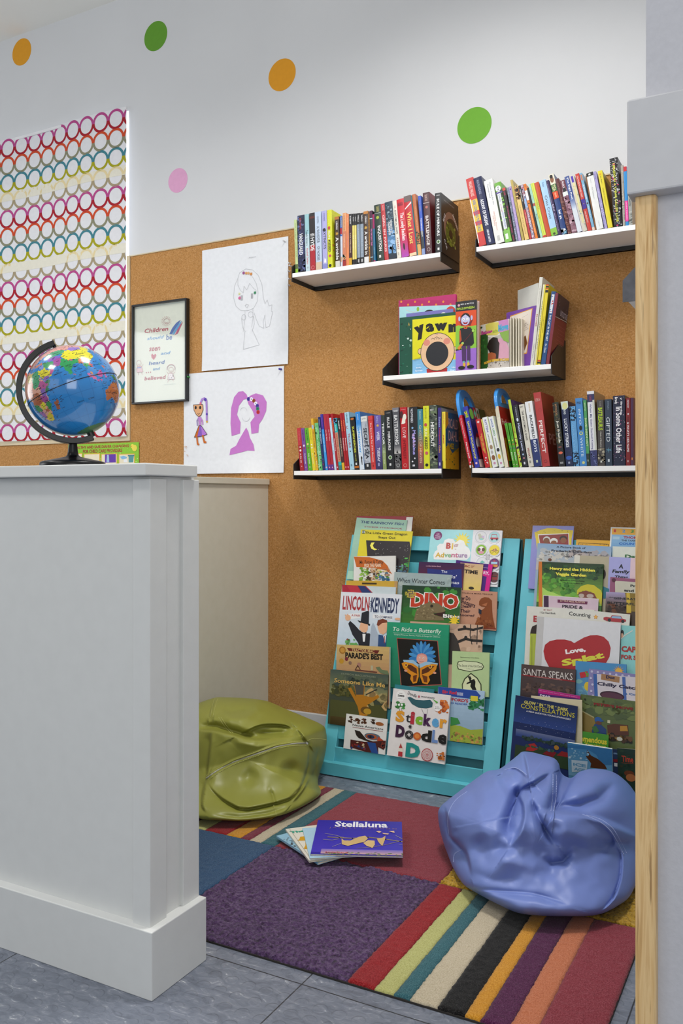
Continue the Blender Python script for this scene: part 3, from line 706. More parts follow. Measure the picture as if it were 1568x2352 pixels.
LAND = [
 ('d9a08a', [-17, 15, -17, 21, -10, 30, -5, 36, 10, 37, 20, 32, 32, 31, 37, 22, 43, 12, 51, 12, 48, 5, 41, -2, 40, -15, 35, -24, 32, -29, 26, -34, 18, -34, 12, -17, 13, -5, 9, 4, -8, 4]),
 ('4a9a6a', [24, 31, 35, 31, 37, 22, 37, 18, 34, 10, 24, 10]), ('c8b060', [10, 32, 24, 31, 24, 20, 12, 22]), ('b0508c', [33, 10, 37, 16, 43, 12, 48, 8, 42, 4, 35, 5]), ('2f7a4a', [43, 12, 51, 12, 48, 5, 41, -2, 42, 4, 48, 8]),
 ('7a58a8', [34, 5, 41, 4, 41, -2, 39, -5, 34, -1]), ('9a4a8a', [30, -1, 34, -1, 39, -5, 40, -11, 34, -11, 30, -8]), ('a8603c', [12, -5, 18, 4, 30, 4, 30, -12, 22, -11, 13, -6]), ('3f8f55', [12, -6, 22, -11, 22, -18, 12, -17]), ('d8cc30', [24, -11, 32, -9, 32, -15, 28, -18, 23, -17]),
 ('3a8a4a', [40, -11, 34, -11, 33, -20, 35, -24, 40, -15]), ('b0603a', [26, -18, 33, -17, 32, -22, 27, -22]), ('a06aa8', [12, -17, 21, -18, 21, -27, 16, -28]), ('d8c428', [17, -28, 20, -34, 27, -34, 32, -28, 30, -23, 24, -25]),
 ('9a5a38', [44, -16, 50, -13, 50, -17, 47, -25, 44, -24]),
 ('dcd030', [35, 29, 48, 30, 52, 24, 56, 24, 59, 21, 55, 17, 44, 13, 39, 21]), ('c0508c', [52, 19, 56, 24, 60, 22, 55, 17]), ('8a60b0', [43, 17, 52, 18, 53, 16, 45, 12]),
 ('c07050', [27, 40, 42, 41, 44, 37, 28, 36]), ('7c8fd0', [38, 37, 46, 37, 48, 30, 40, 31]), ('3f9a60', [44, 39, 54, 37, 61, 36, 61, 26, 52, 27, 48, 30]), ('a04a98', [61, 36, 72, 37, 75, 33, 70, 24, 62, 25]),
 ('8a58b8', [53, 42, 70, 42, 74, 38, 66, 36, 54, 37]), ('3f9a70', [47, 50, 60, 54, 75, 54, 87, 49, 80, 43, 60, 42, 50, 45]), ('d89a90', [30, 60, 60, 70, 100, 77, 140, 73, 180, 68, 160, 60, 140, 55, 132, 43, 110, 50, 87, 49, 75, 54, 60, 54, 47, 50, 37, 47, 28, 55]),
 ('c08878', [-8, 44, 0, 50, 10, 55, 30, 60, 40, 50, 28, 41, 20, 38, 12, 44, 0, 42]), ('8c70c0', [88, 49, 100, 53, 118, 49, 112, 43, 95, 43]),
 ('dcd430', [75, 38, 80, 44, 90, 48, 97, 43, 112, 43, 120, 50, 134, 47, 127, 40, 118, 38, 122, 30, 115, 22, 108, 21, 100, 22, 97, 28, 85, 28, 78, 32]), ('2f9a58', [68, 24, 74, 34, 79, 31, 88, 27, 97, 28, 92, 21, 87, 21, 80, 15, 80, 10, 77, 8, 73, 17, 72, 21]),
 ('c85a8a', [80, 30, 88, 28, 88, 26, 81, 28]), ('c85a30', [80, 9.5, 82, 7, 80, 6]), ('d07040', [92, 21, 97, 28, 100, 21, 98, 15, 99, 10, 97, 17]), ('3a9a5a', [98, 18, 105, 18, 105, 12, 100, 13, 99, 8, 98, 12]), ('c85048', [102, 22, 108, 21, 109, 12, 105, 9, 105, 18]),
 ('d06aa0', [95, 5.5, 98, 4, 106, -3, 105, -6, 98, -1]), ('d08850', [100, 6, 104, 3, 103, 1.5, 101, 3]), ('c0509a', [109, 1, 117, 6, 118, 1, 115, -4, 110, -3]), ('c05a9a', [105, -6, 114, -7, 114, -9, 106, -8]), ('c05a9a', [119, 1, 124, 1, 122, -5, 120, -5]), ('3a8a5a', [131, -1, 141, -3, 150, -10, 141, -9, 134, -4]),
 ('3a8a6a', [120, 18, 122, 14, 120, 12]), ('c07048', [121, 12, 126, 9, 125, 6]), ('c07a8a', [130, 32, 136, 36, 141, 42, 140, 36, 132, 31]), ('b86a3c', [114, -22, 122, -17, 130, -12, 137, -12, 142, -11, 146, -19, 153, -26, 150, -37, 140, -38, 131, -31, 115, -34]),
 ('4a7a5a', [60, -67, 100, -66, 140, -66, 180, -72, 180, -90, 20, -90, 20, -70])]
NLo, NLa = 400, 200
lon = np.radians((np.arange(NLo)+.5)/NLo*360-180); lat = np.radians((np.arange(NLa)+.5)/NLa*180-90)
LO, LA = np.meshgrid(np.degrees(lon), np.degrees(lat)); wob = np.array([[noise.noise(Vector((a*.35, b*.35, 0))) for a in LO[0]] for b in LA[:, 0]])
LOw, LAw = LO+wob*2.2, LA+np.roll(wob, 7, 1)*2.2
cid = np.full(LO.shape, -1)
for q, (c_, poly) in enumerate(LAND):
    xs, ys = poly[::2], poly[1::2]; ins = np.zeros(LO.shape, bool); n = len(xs)
    for i in range(n):
        x0_, y0_, x1_, y1_ = xs[i-1], ys[i-1], xs[i], ys[i]
        if y0_ == y1_: continue
        cr = ((y0_ > LAw) != (y1_ > LAw)) & (LOw < (x1_-x0_)*(LAw-y0_)/(y1_-y0_)+x0_); ins ^= cr
    cid[ins] = q
mb = MB(); vv = []
for j in range(NLa+1):
    la = R(-90+180*j/NLa)
    for i in range(NLo):
        lo_ = R(-180+360*i/NLo); vv.append((GR*math.cos(la)*math.cos(lo_), GR*math.cos(la)*math.sin(lo_), GR*math.sin(la)))
fs, cs = [], []
for j in range(NLa):
    for i in range(NLo):
        fs.append((j*NLo+i, j*NLo+(i+1) % NLo, (j+1)*NLo+(i+1) % NLo, (j+1)*NLo+i)); q = cid[j, i]
        grid = (i % 17 == 0 or j % 17 == 15)
        cs.append(LAND[q][0] if q >= 0 else ('2374b8' if grid else '2a80c6'))
mb.raw(vv, fs, cs)
# dark printed names of seas and places as short curved lettering
def globe_text(s_, lo_, la_, wdeg, hdeg, col='14202c', bold=0):
    gv, gf, asp = glyphs(s_, bold); o_ = []
    for gx, gy in gv:
        a = R(lo_+(gx-.5)*wdeg); b = R(la_+(gy-.5)*hdeg); r_ = GR*1.0012
        o_.append((r_*math.cos(b)*math.cos(a), r_*math.cos(b)*math.sin(a), r_*math.sin(b)))
    mb.raw(o_, gf, col)
globe_text('INDIAN', 76, -26, 9, 2); globe_text('OCEAN', 91, -26, 8, 2); globe_text('ARABIAN SEA', 63, 15, 11, 1.5); globe_text('BAY OF BENGAL', 88, 12, 10, 1.4); globe_text('SOUTH CHINA SEA', 115, 13, 10, 1.5)
globe_text('AUSTRALIA', 133, -25, 14, 2.2); globe_text('INDIA', 79, 21, 7, 2); globe_text('CHINA', 103, 34, 14, 2.6); globe_text('MADAGASCAR', 47, -19, 3, 1); globe_text('SAUDI ARABIA', 45, 23, 9, 1.6); globe_text('KAZAKHSTAN', 67, 48, 14, 2)
rd = random.Random(4)
for q in range(760):
    lo_, la_ = rd.uniform(8, 158), rd.uniform(-45, 66); i, j = int((lo_+180)/360*NLo), int((la_+90)/180*NLa)
    near = (cid[max(j-5, 0):j+6, max(i-6, 0):i+7] >= 0).any()
    if near:
        wd, hd = rd.uniform(1.5, 4), .55; p4 = []
        for a, b in ((0, 0), (1, 0), (1, 1), (0, 1)):
            A_, B_ = R(lo_+a*wd), R(la_+b*hd); p4.append((GR*1.001*math.cos(B_)*math.cos(A_), GR*1.001*math.cos(B_)*math.sin(A_), GR*1.001*math.sin(B_)))
        mb.face(p4, '2a2c30')
gs = mb.build('globe_ball', M['globe'], gl, smooth=True)
gs.matrix_world = Matrix.Translation(GC) @ Rg.to_4x4(); gs.matrix_parent_inverse = inv
gs.location = GC; gs.rotation_euler = Rg.to_euler()
mb = MB()
ring = [(GR*1.0025*math.cos(R(3.6*i)), GR*1.0025*math.sin(R(3.6*i)), 0) for i in range(101)]
mb.tube(ring, .0008, n=6); o = mb.build('equator_seam', M['blackplastic'], gl); o.matrix_parent_inverse = inv; o.location = GC; o.rotation_euler = Rg.to_euler()
# meridian arm: a half ring in the plane of the axis, bowed to the viewer's left
lft = (-rt-Nax*(-rt).dot(Nax)).normalized(); nrm = Nax.cross(lft).normalized()
mb = MB(); prof = []; nseg = 60; rr0, rr1, hw = GR*1.055, GR*1.055+.0125, .0075
for i in range(nseg+1):
    a = R(-1+182*i/nseg); dr = Nax*math.cos(a)+lft*math.sin(a)
    prof.append([GC+dr*rr0-nrm*hw, GC+dr*rr1-nrm*hw, GC+dr*rr1+nrm*hw, GC+dr*rr0+nrm*hw])
v_ = [p for g in prof for p in g]; f_ = [(i*4+k, i*4+(k+1) % 4, (i+1)*4+(k+1) % 4, (i+1)*4+k) for i in range(nseg) for k in range(4)]+[(0, 1, 2, 3), (nseg*4, nseg*4+1, nseg*4+2, nseg*4+3)]
mb.raw(v_, f_, 'ffffff'); o = mb.build('meridian_arm', M['blackplastic'], gl, bevel=.001); o.matrix_parent_inverse = inv
for sg in (1, -1):
    mb = MB(); mb.tube([GC+Nax*sg*GR*.995, GC+Nax*sg*(rr0+.004)], .004 if sg > 0 else .008, n=12); o = mb.build('axis_pin', M['blackplastic'], gl); o.matrix_parent_inverse = inv
zb = GC.z-rr1-1.0658
mb = MB(); mb.lathe([(.0, .0), (.071, 0), (.0715, .004), (.0705, .009), (.066, .0115), (.040, .017), (.017, .022), (.0125, .026), (.011, .034), (.0088, zb+.004), (.0, zb+.0045)], n=64)
o = mb.build('stand', M['blackplastic'], gl, smooth=True); smooth_angle(o, 50)
# ================================================================ pictures on the cork board
def quad(TL, TR, BR, BL):
    """sheet fractions of a point measured inside a foreshortened sheet"""
    def f(x, y):
        fx = ((x-TL[0])/(TR[0]-TL[0])+(x-BL[0])/(BR[0]-BL[0]))/2
        t, b = TL[1]+(TR[1]-TL[1])*fx, BL[1]+(BR[1]-BL[1])*fx
        fy = (y-t)/(b-t); xl, xr = TL[0]+(BL[0]-TL[0])*fy, TR[0]+(BR[0]-TR[0])*fy
        return (x-xl)/(xr-xl), fy
    f.asc = TR[1] < TL[1]-1
    return f
def conv(f, op):
    """lists of crop coordinates inside ops become sheet fractions"""
    o = list(op)
    if o[0] in 'pl' and isinstance(o[1], list):
        p = o[1]; q = []
        for i in range(0, len(p), 2): q += f(p[i], p[i+1])
        o[1] = q
    elif o[0] in ('t', 'v'):
        if f.asc and o[0] == 't': a, b = f(op[2], op[5]), f(op[4], op[3]); o[2], o[5] = a; o[4], o[3] = b
        else: o[2], o[3] = f(op[2], op[3]); o[4], o[5] = f(op[4], op[5])
        if len(o) > 9 and abs(o[9]) <= 12: o[9] = 0
    elif o[0] in ('r', 'g', 'b'): o[1], o[2] = f(op[1], op[2]); o[3], o[4] = f(op[3], op[4])
    elif o[0] == 'e': a = f(op[1]-op[3], op[2]-op[4]); b = f(op[1]+op[3], op[2]+op[4]); o[1], o[2] = f(op[1], op[2]); o[3], o[4] = abs(b[0]-a[0])/2, abs(b[1]-a[1])/2
    elif o[0] == 'd': a = f(op[1]-op[3], op[2]); b = f(op[1]+op[3], op[2]); o[1], o[2] = f(op[1], op[2]); o[3] = abs(b[0]-a[0])/2
    elif o[0] in ('s', 'o'): a = f(op[1]-op[3], op[2]); b = f(op[1]+op[3], op[2]); o[1], o[2] = f(op[1], op[2]); o[3] = abs(b[0]-a[0])/2
    return tuple(o)
def arc(cx, cy, rx, ry, a0, a1, n=12):
    q = []
    for i in range(n+1):
        t = R(a0+(a1-a0)*i/n); q += [cx+rx*math.cos(t), cy+ry*math.sin(t)]
    return q
def sheet(name, X0, X1, Z0, Z1, ops, label, cat, col='eceef2', curl=.004, Y=3.0485, group=None):
    W, H = X1-X0, Z1-Z0; t = tag(empty(name, (X0, Y, Z0)), label, cat, group)
    def mp(x, y, l): return (x, -.0012-curl*(.5+.5*math.sin(x*11+y*5))*(1-abs(2*x/W-1)**4)-curl*.8*max(0, .06-y)/.06-l, y)
    m = MB(); n = 24
    for i in range(n):
        for j in range(n):
            m.face([mp(W*(i+a)/n, H*(j+b)/n, 0) for a, b in ((0, 0), (1, 0), (1, 1), (0, 1))], col)
    if ops: canvas(W, H, ops, mp, m, step=.00005, lift=.0009)
    m.build('paper', M['sheet'], t)
    return t
f1 = quad((727, 140), (1500, 18), (1500, 1163), (730, 1222)); PC = 'c6c7cb'
def ln(p, c=PC, w_=.0032): return ('l', p, w_, c)
o1 = [ln([1060, 390, 1075, 340, 1130, 305, 1190, 315, 1240, 360, 1275, 450, 1285, 560, 1300, 620, 1320, 585, 1335, 640, 1362, 630, 1355, 690, 1368, 690, 1340, 820, 1310, 835, 1300, 760, 1300, 720, 1285, 780, 1290, 840, 1250, 820, 1225, 760, 1205, 700]),
      ln([1060, 390, 1060, 450, 1085, 500, 1110, 520, 1115, 460, 1140, 495, 1165, 435, 1200, 480, 1225, 500]), ln([1060, 390, 1030, 460, 1022, 560, 1045, 640, 1090, 680, 1150, 680, 1200, 660, 1232, 600, 1240, 520, 1225, 440, 1190, 375]),
      ln([1125, 680, 1125, 760, 1110, 870]), ln([1195, 665, 1195, 740, 1185, 830]), ln(arc(1175, 715, 22, 25, 0, 360)), ln(arc(1115, 740, 18, 25, 0, 360)), ln([1095, 750, 1105, 830, 1130, 870]), ln([1200, 730, 1208, 800, 1190, 865]), ln([1125, 870, 1112, 1028, 1252, 988, 1190, 850]),
      ('r', 1086, 545, 1104, 587, 'b4b4ba'), ('r', 1178, 528, 1194, 570, 'b4b4ba'), ln([1125, 635, 1140, 622, 1158, 630, 1142, 655, 1125, 635]), ('t', 'Alyson', 1158, 190, 1222, 215, 'b0b2b8', 0, .2),
      ('s', 1112, 342, 16, 6, '9a4a8a'), ('s', 1135, 345, 15, 6, 'e0a05c'), ('s', 1155, 345, 15, 6, 'e6b070'), ('s', 1178, 352, 16, 6, 'd8904c'), ('s', 1213, 520, 15, 6, '2f8a5a'), ('d', 1077, 567, 11, 'd86a9a'), ('s', 1075, 530, 12, 6, 'e0e0a0')]
sheet('drawing_sheet', -2.335, -1.893, 1.545, 2.072, [conv(f1, o) for o in o1], 'large white sheet with a faint pencil drawing of a long-haired girl', 'drawing', group='large drawings pinned to the cork')
f2 = quad((592, 1248), (1463, 1185), (1458, 2150), (557, 2150)); MG = 'c97ccb'; OG = 'cc6a1e'
o2 = [('p', [1012, 1812, 1004, 1700, 1012, 1560, 1040, 1460, 1080, 1412, 1120, 1408, 1150, 1440, 1160, 1475, 1120, 1485, 1080, 1540, 1062, 1620, 1092, 1690, 1085, 1790], MG), ('p', [1150, 1480, 1180, 1450, 1230, 1430, 1290, 1450, 1320, 1510, 1315, 1590, 1285, 1660, 1252, 1710, 1245, 1785, 1185, 1795, 1178, 1690, 1215, 1640, 1200, 1590, 1165, 1530], MG),
      ('p', [1140, 1738, 1158, 1775, 1170, 1830, 1200, 1890, 1210, 1950, 1150, 1945, 1080, 1965, 990, 1985, 1000, 1930, 1050, 1900, 1080, 1840, 1115, 1780], MG), ('l', arc(1120, 1585, 30, 30, 180, 360, 8), .004, 'dfe0e6'), ('l', arc(1140, 1640, 34, 40, 10, 170, 8), .003, 'd2d3da')]
for x, y, c_ in ((1165, 1480, '4a3aa0'), (1190, 1482, 'f4f0ff'), (1211, 1497, '9a4a1e'), (1227, 1522, 'f4f0ff'), (1240, 1543, '4a3aa0'), (1243, 1570, '2f8a6a'), (1246, 1600, 'c83030')): o2 += [('d', x, y, 14, c_), ('d', x, y, 5, mixhex(c_, '000000', .35))]
o2 += [('p', [676, 1527, 762, 1525, 764, 1570, 745, 1620, 722, 1634, 700, 1615, 680, 1575], 'e3ab7c'), ('l', [676, 1527, 762, 1525, 764, 1570, 745, 1620, 722, 1634, 700, 1615, 680, 1575, 676, 1527], .005, '6a4a3a'), ('e', 697, 1552, 9, 14, '2a2426'), ('e', 738, 1552, 9, 14, '2a2426'), ('l', [713, 1605, 722, 1613, 734, 1603], .004, '5a3a30'),
       ('l', [742, 1512, 755, 1480, 778, 1468, 796, 1490, 797, 1560, 795, 1670], .018, 'b08ad4'), ('d', 787, 1480, 12, '5a3fae'), ('d', 797, 1612, 9, '5a3fae'), ('d', 742, 1515, 9, 'e0708a'), ('d', 796, 1680, 8, 'e0b040'), ('p', [715, 1635, 745, 1635, 742, 1715, 722, 1720], 'c48ad0'),
       ('l', [718, 1650, 705, 1670, 708, 1712], .011, 'a08ac0'), ('l', [742, 1650, 755, 1670, 757, 1705], .011, 'c48ad0'), ('p', [722, 1715, 742, 1715, 795, 1795, 740, 1812, 675, 1820], '8a5fc0'), ('p', [722, 1715, 730, 1715, 705, 1815, 675, 1820], OG), ('p', [742, 1715, 795, 1795, 750, 1808], 'b77ad8'), ('l', [722, 1715, 742, 1715, 795, 1795, 740, 1812, 675, 1820, 722, 1715], .004, '4a3440'),
       ('l', [700, 1820, 705, 1880, 715, 1886], .016, OG), ('l', [755, 1805, 768, 1865, 782, 1866], .016, OG), ('b', 565, 1890, 612, 1990, ['d08a50', 'c07838', 'e0b080'], 7, .008, 3)]
sheet('drawing_sheet', -2.436, -1.914, 1.097, 1.539, [conv(f2, o) for o in o2], 'white sheet with a marker figure and a large magenta-haired figure', 'drawing', group='large drawings pinned to the cork')
# framed saying
fr = tag(empty('picture_frame', (-2.5625, 3.049, 1.417)), 'thin black frame with a handwritten saying in red and blue', 'picture frame')
fw, fh = .315, .453; m = MB(); b_ = .0085
for x0, z0, x1, z1 in ((-fw/2, 0, fw/2, b_), (-fw/2, fh-b_, fw/2, fh), (-fw/2, b_, -fw/2+b_, fh-b_), (fw/2-b_, b_, fw/2, fh-b_)): m.box(x0, -.024, z0, x1, 0, z1)
m.build('frame', M['frame'], fr, bevel=.0015)
f3 = quad((105, 642), (530, 580), (560, 1480), (122, 1515)); RD, BL, LB = 'b04858', '4068a8', '5090c4'
o3 = [('r', 105, 642, 560, 1515, 'e2e6d8'), ('l', [112, 655, 525, 592, 553, 1470, 130, 1505, 112, 655], .003, 'a8c4cc'), ('t', 'Children', 194, 815, 390, 880, RD, .02, .1, -4), ('t', 'should', 220, 897, 352, 942, LB, .02, .25, -3), ('t', 'be', 378, 885, 424, 942, BL, .02, .1, -2), ('t', 'seen', 238, 1000, 328, 1045, RD, .02, .2, -4), ('t', 'and', 338, 1040, 412, 1076, LB, .02, .2, -3),
      ('p', [275, 1080, 290, 1064, 298, 1080, 292, 1100, 278, 1122, 258, 1100, 255, 1075, 265, 1064], 'c46a78'), ('t', 'heard', 240, 1122, 368, 1170, BL, .02, .15, -3), ('t', 'and', 274, 1186, 330, 1218, LB, .02, .15, -2), ('t', 'believed', 205, 1258, 380, 1310, RD, .02, .1, -3), ('d', 218, 1238, 4, RD), ('d', 236, 1236, 4, RD), ('d', 254, 1234, 4, RD), ('t', 'jenni webber', 376, 1334, 470, 1350, '9ab0b8', 0, .2),
      ('l', arc(375, 770, 22, 24, 0, 360, 16), .004, RD), ('l', arc(375, 772, 11, 11, 20, 160, 6), .004, RD), ('p', [402, 885, 425, 830, 455, 785, 490, 757, 470, 800, 440, 850, 420, 890], '4f6fb0'), ('p', [425, 890, 450, 835, 480, 785, 500, 765, 480, 820, 455, 860, 440, 892], '62a2d4'), ('p', [447, 896, 465, 850, 490, 800, 508, 772, 490, 825, 470, 880], 'c0587c'),
      ('l', arc(153, 1152, 20, 26, 0, 360, 12), .004, RD), ('l', arc(153, 1155, 10, 10, 20, 160, 6), .004, RD), ('p', [142, 1182, 175, 1180, 190, 1232, 138, 1236], 'dfc0c4'), ('l', [142, 1182, 175, 1180, 190, 1232, 138, 1236, 142, 1182], .004, RD), ('l', [142, 1195, 172, 1192], .016, '6a8ac4'), ('l', [150, 1236, 152, 1262], .004, RD), ('l', [176, 1234, 186, 1258], .004, RD), ('l', [178, 1185, 192, 1160], .004, RD), ('l', [142, 1190, 128, 1215], .004, RD),
      ('l', arc(426, 1212, 20, 26, 0, 360, 12), .004, RD), ('l', arc(426, 1214, 11, 10, 20, 160, 6), .004, RD), ('l', arc(426, 1200, 33, 36, 160, 380, 14), .010, 'c8909a'), ('p', [408, 1245, 440, 1243, 458, 1295, 400, 1300], 'e8e0e0'), ('l', [408, 1245, 440, 1243, 458, 1295, 400, 1300, 408, 1245], .004, RD), ('b', 405, 1250, 450, 1295, ['3a4468'], 16, .010, 5), ('l', [412, 1300, 402, 1326], .004, RD), ('l', [440, 1298, 450, 1314], .004, RD), ('l', [444, 1250, 462, 1228], .004, RD), ('l', [408, 1250, 392, 1230], .004, RD)]
for k_ in range(16):
    a = R(k_*22.5); o3.append(('l', [375+28*math.cos(a), 770+32*math.sin(a), 375+40*math.cos(a), 770+44*math.sin(a)], .004, RD))
iw, ih = fw-2*b_, fh-2*b_; m = MB(); canvas(iw, ih, [conv(f3, o) for o in o3], lambda x, y, l: (x-iw/2, -.010-l, y+b_), m, step=.00008); m.build('saying_print', M['matte'], fr)
m = MB(); m.box(-iw/2, -.0185, b_, iw/2, -.0175, b_+ih); m.build('glass', M['glass'], fr)
# diaper changing notice
f4 = quad((735, 1205), (1505, 1170), (1508, 1861), (735, 1856)); GR2 = '92cc3c'
o4 = [('r', 735, 1190, 1508, 1850, GR2), ('b', 740, 1180, 1505, 1700, ['d4eea0'], 90, .010, 8), ('t', 'HEALTHY AND SAFE DIAPER CHANGING', 800, 1194, 1402, 1250, 'b02838', .02), ('t', 'FOR CHILD CARE PROVIDERS', 905, 1240, 1330, 1294, 'b02838', .02)]
for x0, x1 in ((735, 900), (915, 1095), (1105, 1280), (1295, 1465)):
    o4 += [('r', x0, 1300, x1, 1420, 'e8b84a'), ('r', x0+8, 1308, x1-8, 1414, 'f2e8cc')]
o4 += [('r', 1148, 1305, 1265, 1392, '6a3fae'), ('p', [1170, 1310, 1190, 1310, 1195, 1390, 1165, 1390], 'a8c8e8'), ('p', [1400, 1322, 1455, 1318, 1448, 1390, 1402, 1392], '5f9aa0'), ('r', 1392, 1310, 1460, 1322, '4f8a90'), ('p', [1310, 1330, 1350, 1318, 1385, 1335, 1375, 1350, 1330, 1358], '8ac0e8'), ('p', [1350, 1360, 1378, 1350, 1390, 1390, 1348, 1392], 'f4f6fa'), ('d', 1440, 1215, 18, 'f0e05a'), ('d', 1462, 1235, 26, 'f0e05a'), ('p', [1418, 1215, 1430, 1210, 1430, 1226], 'd0702a')]
sheet('notice', -3.135, -2.693, .955, 1.246, [conv(f4, o) for o in o4], 'green diaper changing notice half hidden behind the globe stand', 'notice', col=GR2, curl=.001, Y=3.048)
# push pins
def pin(u, v, mat, label, r=.0045, group='pushpins in the cork board'):
    p = on_y(u, v, 3.04); t = tag(empty('pushpin', (p.x, 3.047, p.z)), label, 'pushpin', group)
    m = MB(); m.lathe([(0, 0), (r, 0), (r, .002), (r*.6, .004), (r*.55, .010), (r*.9, .012), (r*.9, .014), (0, .0145)], n=14); o = m.build('pin_head', mat, t, smooth=True); o.rotation_euler = (R(90), 0, 0); o.location = (0, -.003, 0)
    m = MB(); m.tube([(0, .008, 0), (0, -.004, 0)], .0006); m.build('needle', M['greymetal'], t)
pin(433, 866, M['redplastic'], 'green pushpin at the top left of the magenta drawing'); pin(644, 848, M['pinblue'], 'blue pushpin at the top right of the magenta drawing')
clear = plain('clear_plastic', 'dfe2e6', .15)
for u, v in ((665, 605), (667, 611), (664, 623), (665, 641), (664, 655)): pin(u, v, clear, 'clear pushpin in the short column beside the upper left shelf', .0035, 'clear pushpins beside the shelf')
pin(653, 554, clear, 'clear pushpin at the top right corner of the pencil drawing', .0035)

# ================================================================ upright books on the shelves
def V(s_, y0, y1, c_, x0=.22, x1=.78, b=.012): return ('v', s_, x0, y0, x1, y1, c_, b)
LASTROW = {}
W_, K_ = 'f0f0f0', '161616'
def shelf_row(where, ztop, org, sc, items, w=.132, after=None, Yf=SHELF_Y+.002):
    prev = after; pr = LASTROW.get(where) if after else None
    for it in items:
        desc, short, xb0, xb1, xt0, yt, col, ops = it[:8]; ex = it[8] if len(it) > 8 else {}
        X0, X1 = on_y(org[0]+xb0*sc, 900, Yf).x, on_y(org[0]+xb1*sc, 900, Yf).x
        T = on_y(org[0]+xt0*sc, org[1]+yt*sc, Yf); dz = T.z-ztop; wd_ = X1-X0
        if pr and X0 < pr[0]+.0002: X0 = pr[0]+.0002; wd_ = max(X1-X0, .0028)
        tn = (on_y(org[0]+xb0*sc, 900, Yf).x-T.x)/dz
        if pr:
            zz = min(dz, pr[2]); tn = min(tn, (X0-pr[0]-.0002+zz*pr[1])/zz)
        th = math.atan(tn); h = dz/math.cos(th); t = max(wd_*math.cos(th)-.0003, .0025)
        pr = (X0+(t+.0004)/math.cos(th), math.tan(th), dz); LASTROW[where] = pr
        r = make_book('book', ex.get('w', w), h, t, col, ops, ex.get('front', ()), ex.get('hard', t > .011), bulge=ex.get('bulge'))
        lift = 0.0003 if th >= 0 else t*math.sin(-th)+.0003
        r.matrix_world = Matrix.Translation((X0, Yf+ex.get('dy', 0), ztop+lift)) @ Matrix.Rotation(-th, 4, 'Y') @ BASIS
        lab = (desc+' at the left end of the '+where) if prev is None else (desc+', right of the '+prev+', '+where)
        if len(lab.split()) > 16: lab = desc+', '+where
        tag(r, ex.get('label', lab), 'book', 'books on the '+where); prev = short
    return prev
A1, A2, B1, B2 = ((670, 470), .12755), ((840, 430), .14031), ((1065, 380), .12755), ((1250, 360), .13393)
C1, C2, D1, D2 = ((675, 940), .12755), ((860, 920), .12755), ((1040, 885), .13393), ((1240, 890), .14031)
eyeart = [('t', 'PRAISE FOR THE FIRST BOOK', .15, .08, .75, .1, 'b8b8b8', 0), ('e', .55, .5, .42, .28, '8a6a5a'), ('e', .6, .54, .36, .22, '2a201c'), ('e', .52, .6, .3, .2, '5a6a22'), ('b', .26, .42, .78, .78, ['8a9a34', '6a7a28', '3a4a18', 'a0a850'], 60, .07, 2), ('e', .52, .6, .11, .075, '16120e'), ('t', 'RULE', .05, .36, .25, .42, 'e8e8e8', .02, 0, -60), ('t', 'MIRRORS', .6, .30, .98, .36, 'e0d8d0', .02, 0, 40), ('t', 'CAR', .1, .8, .34, .85, 'e0e0e0', .02, 0, 50)]
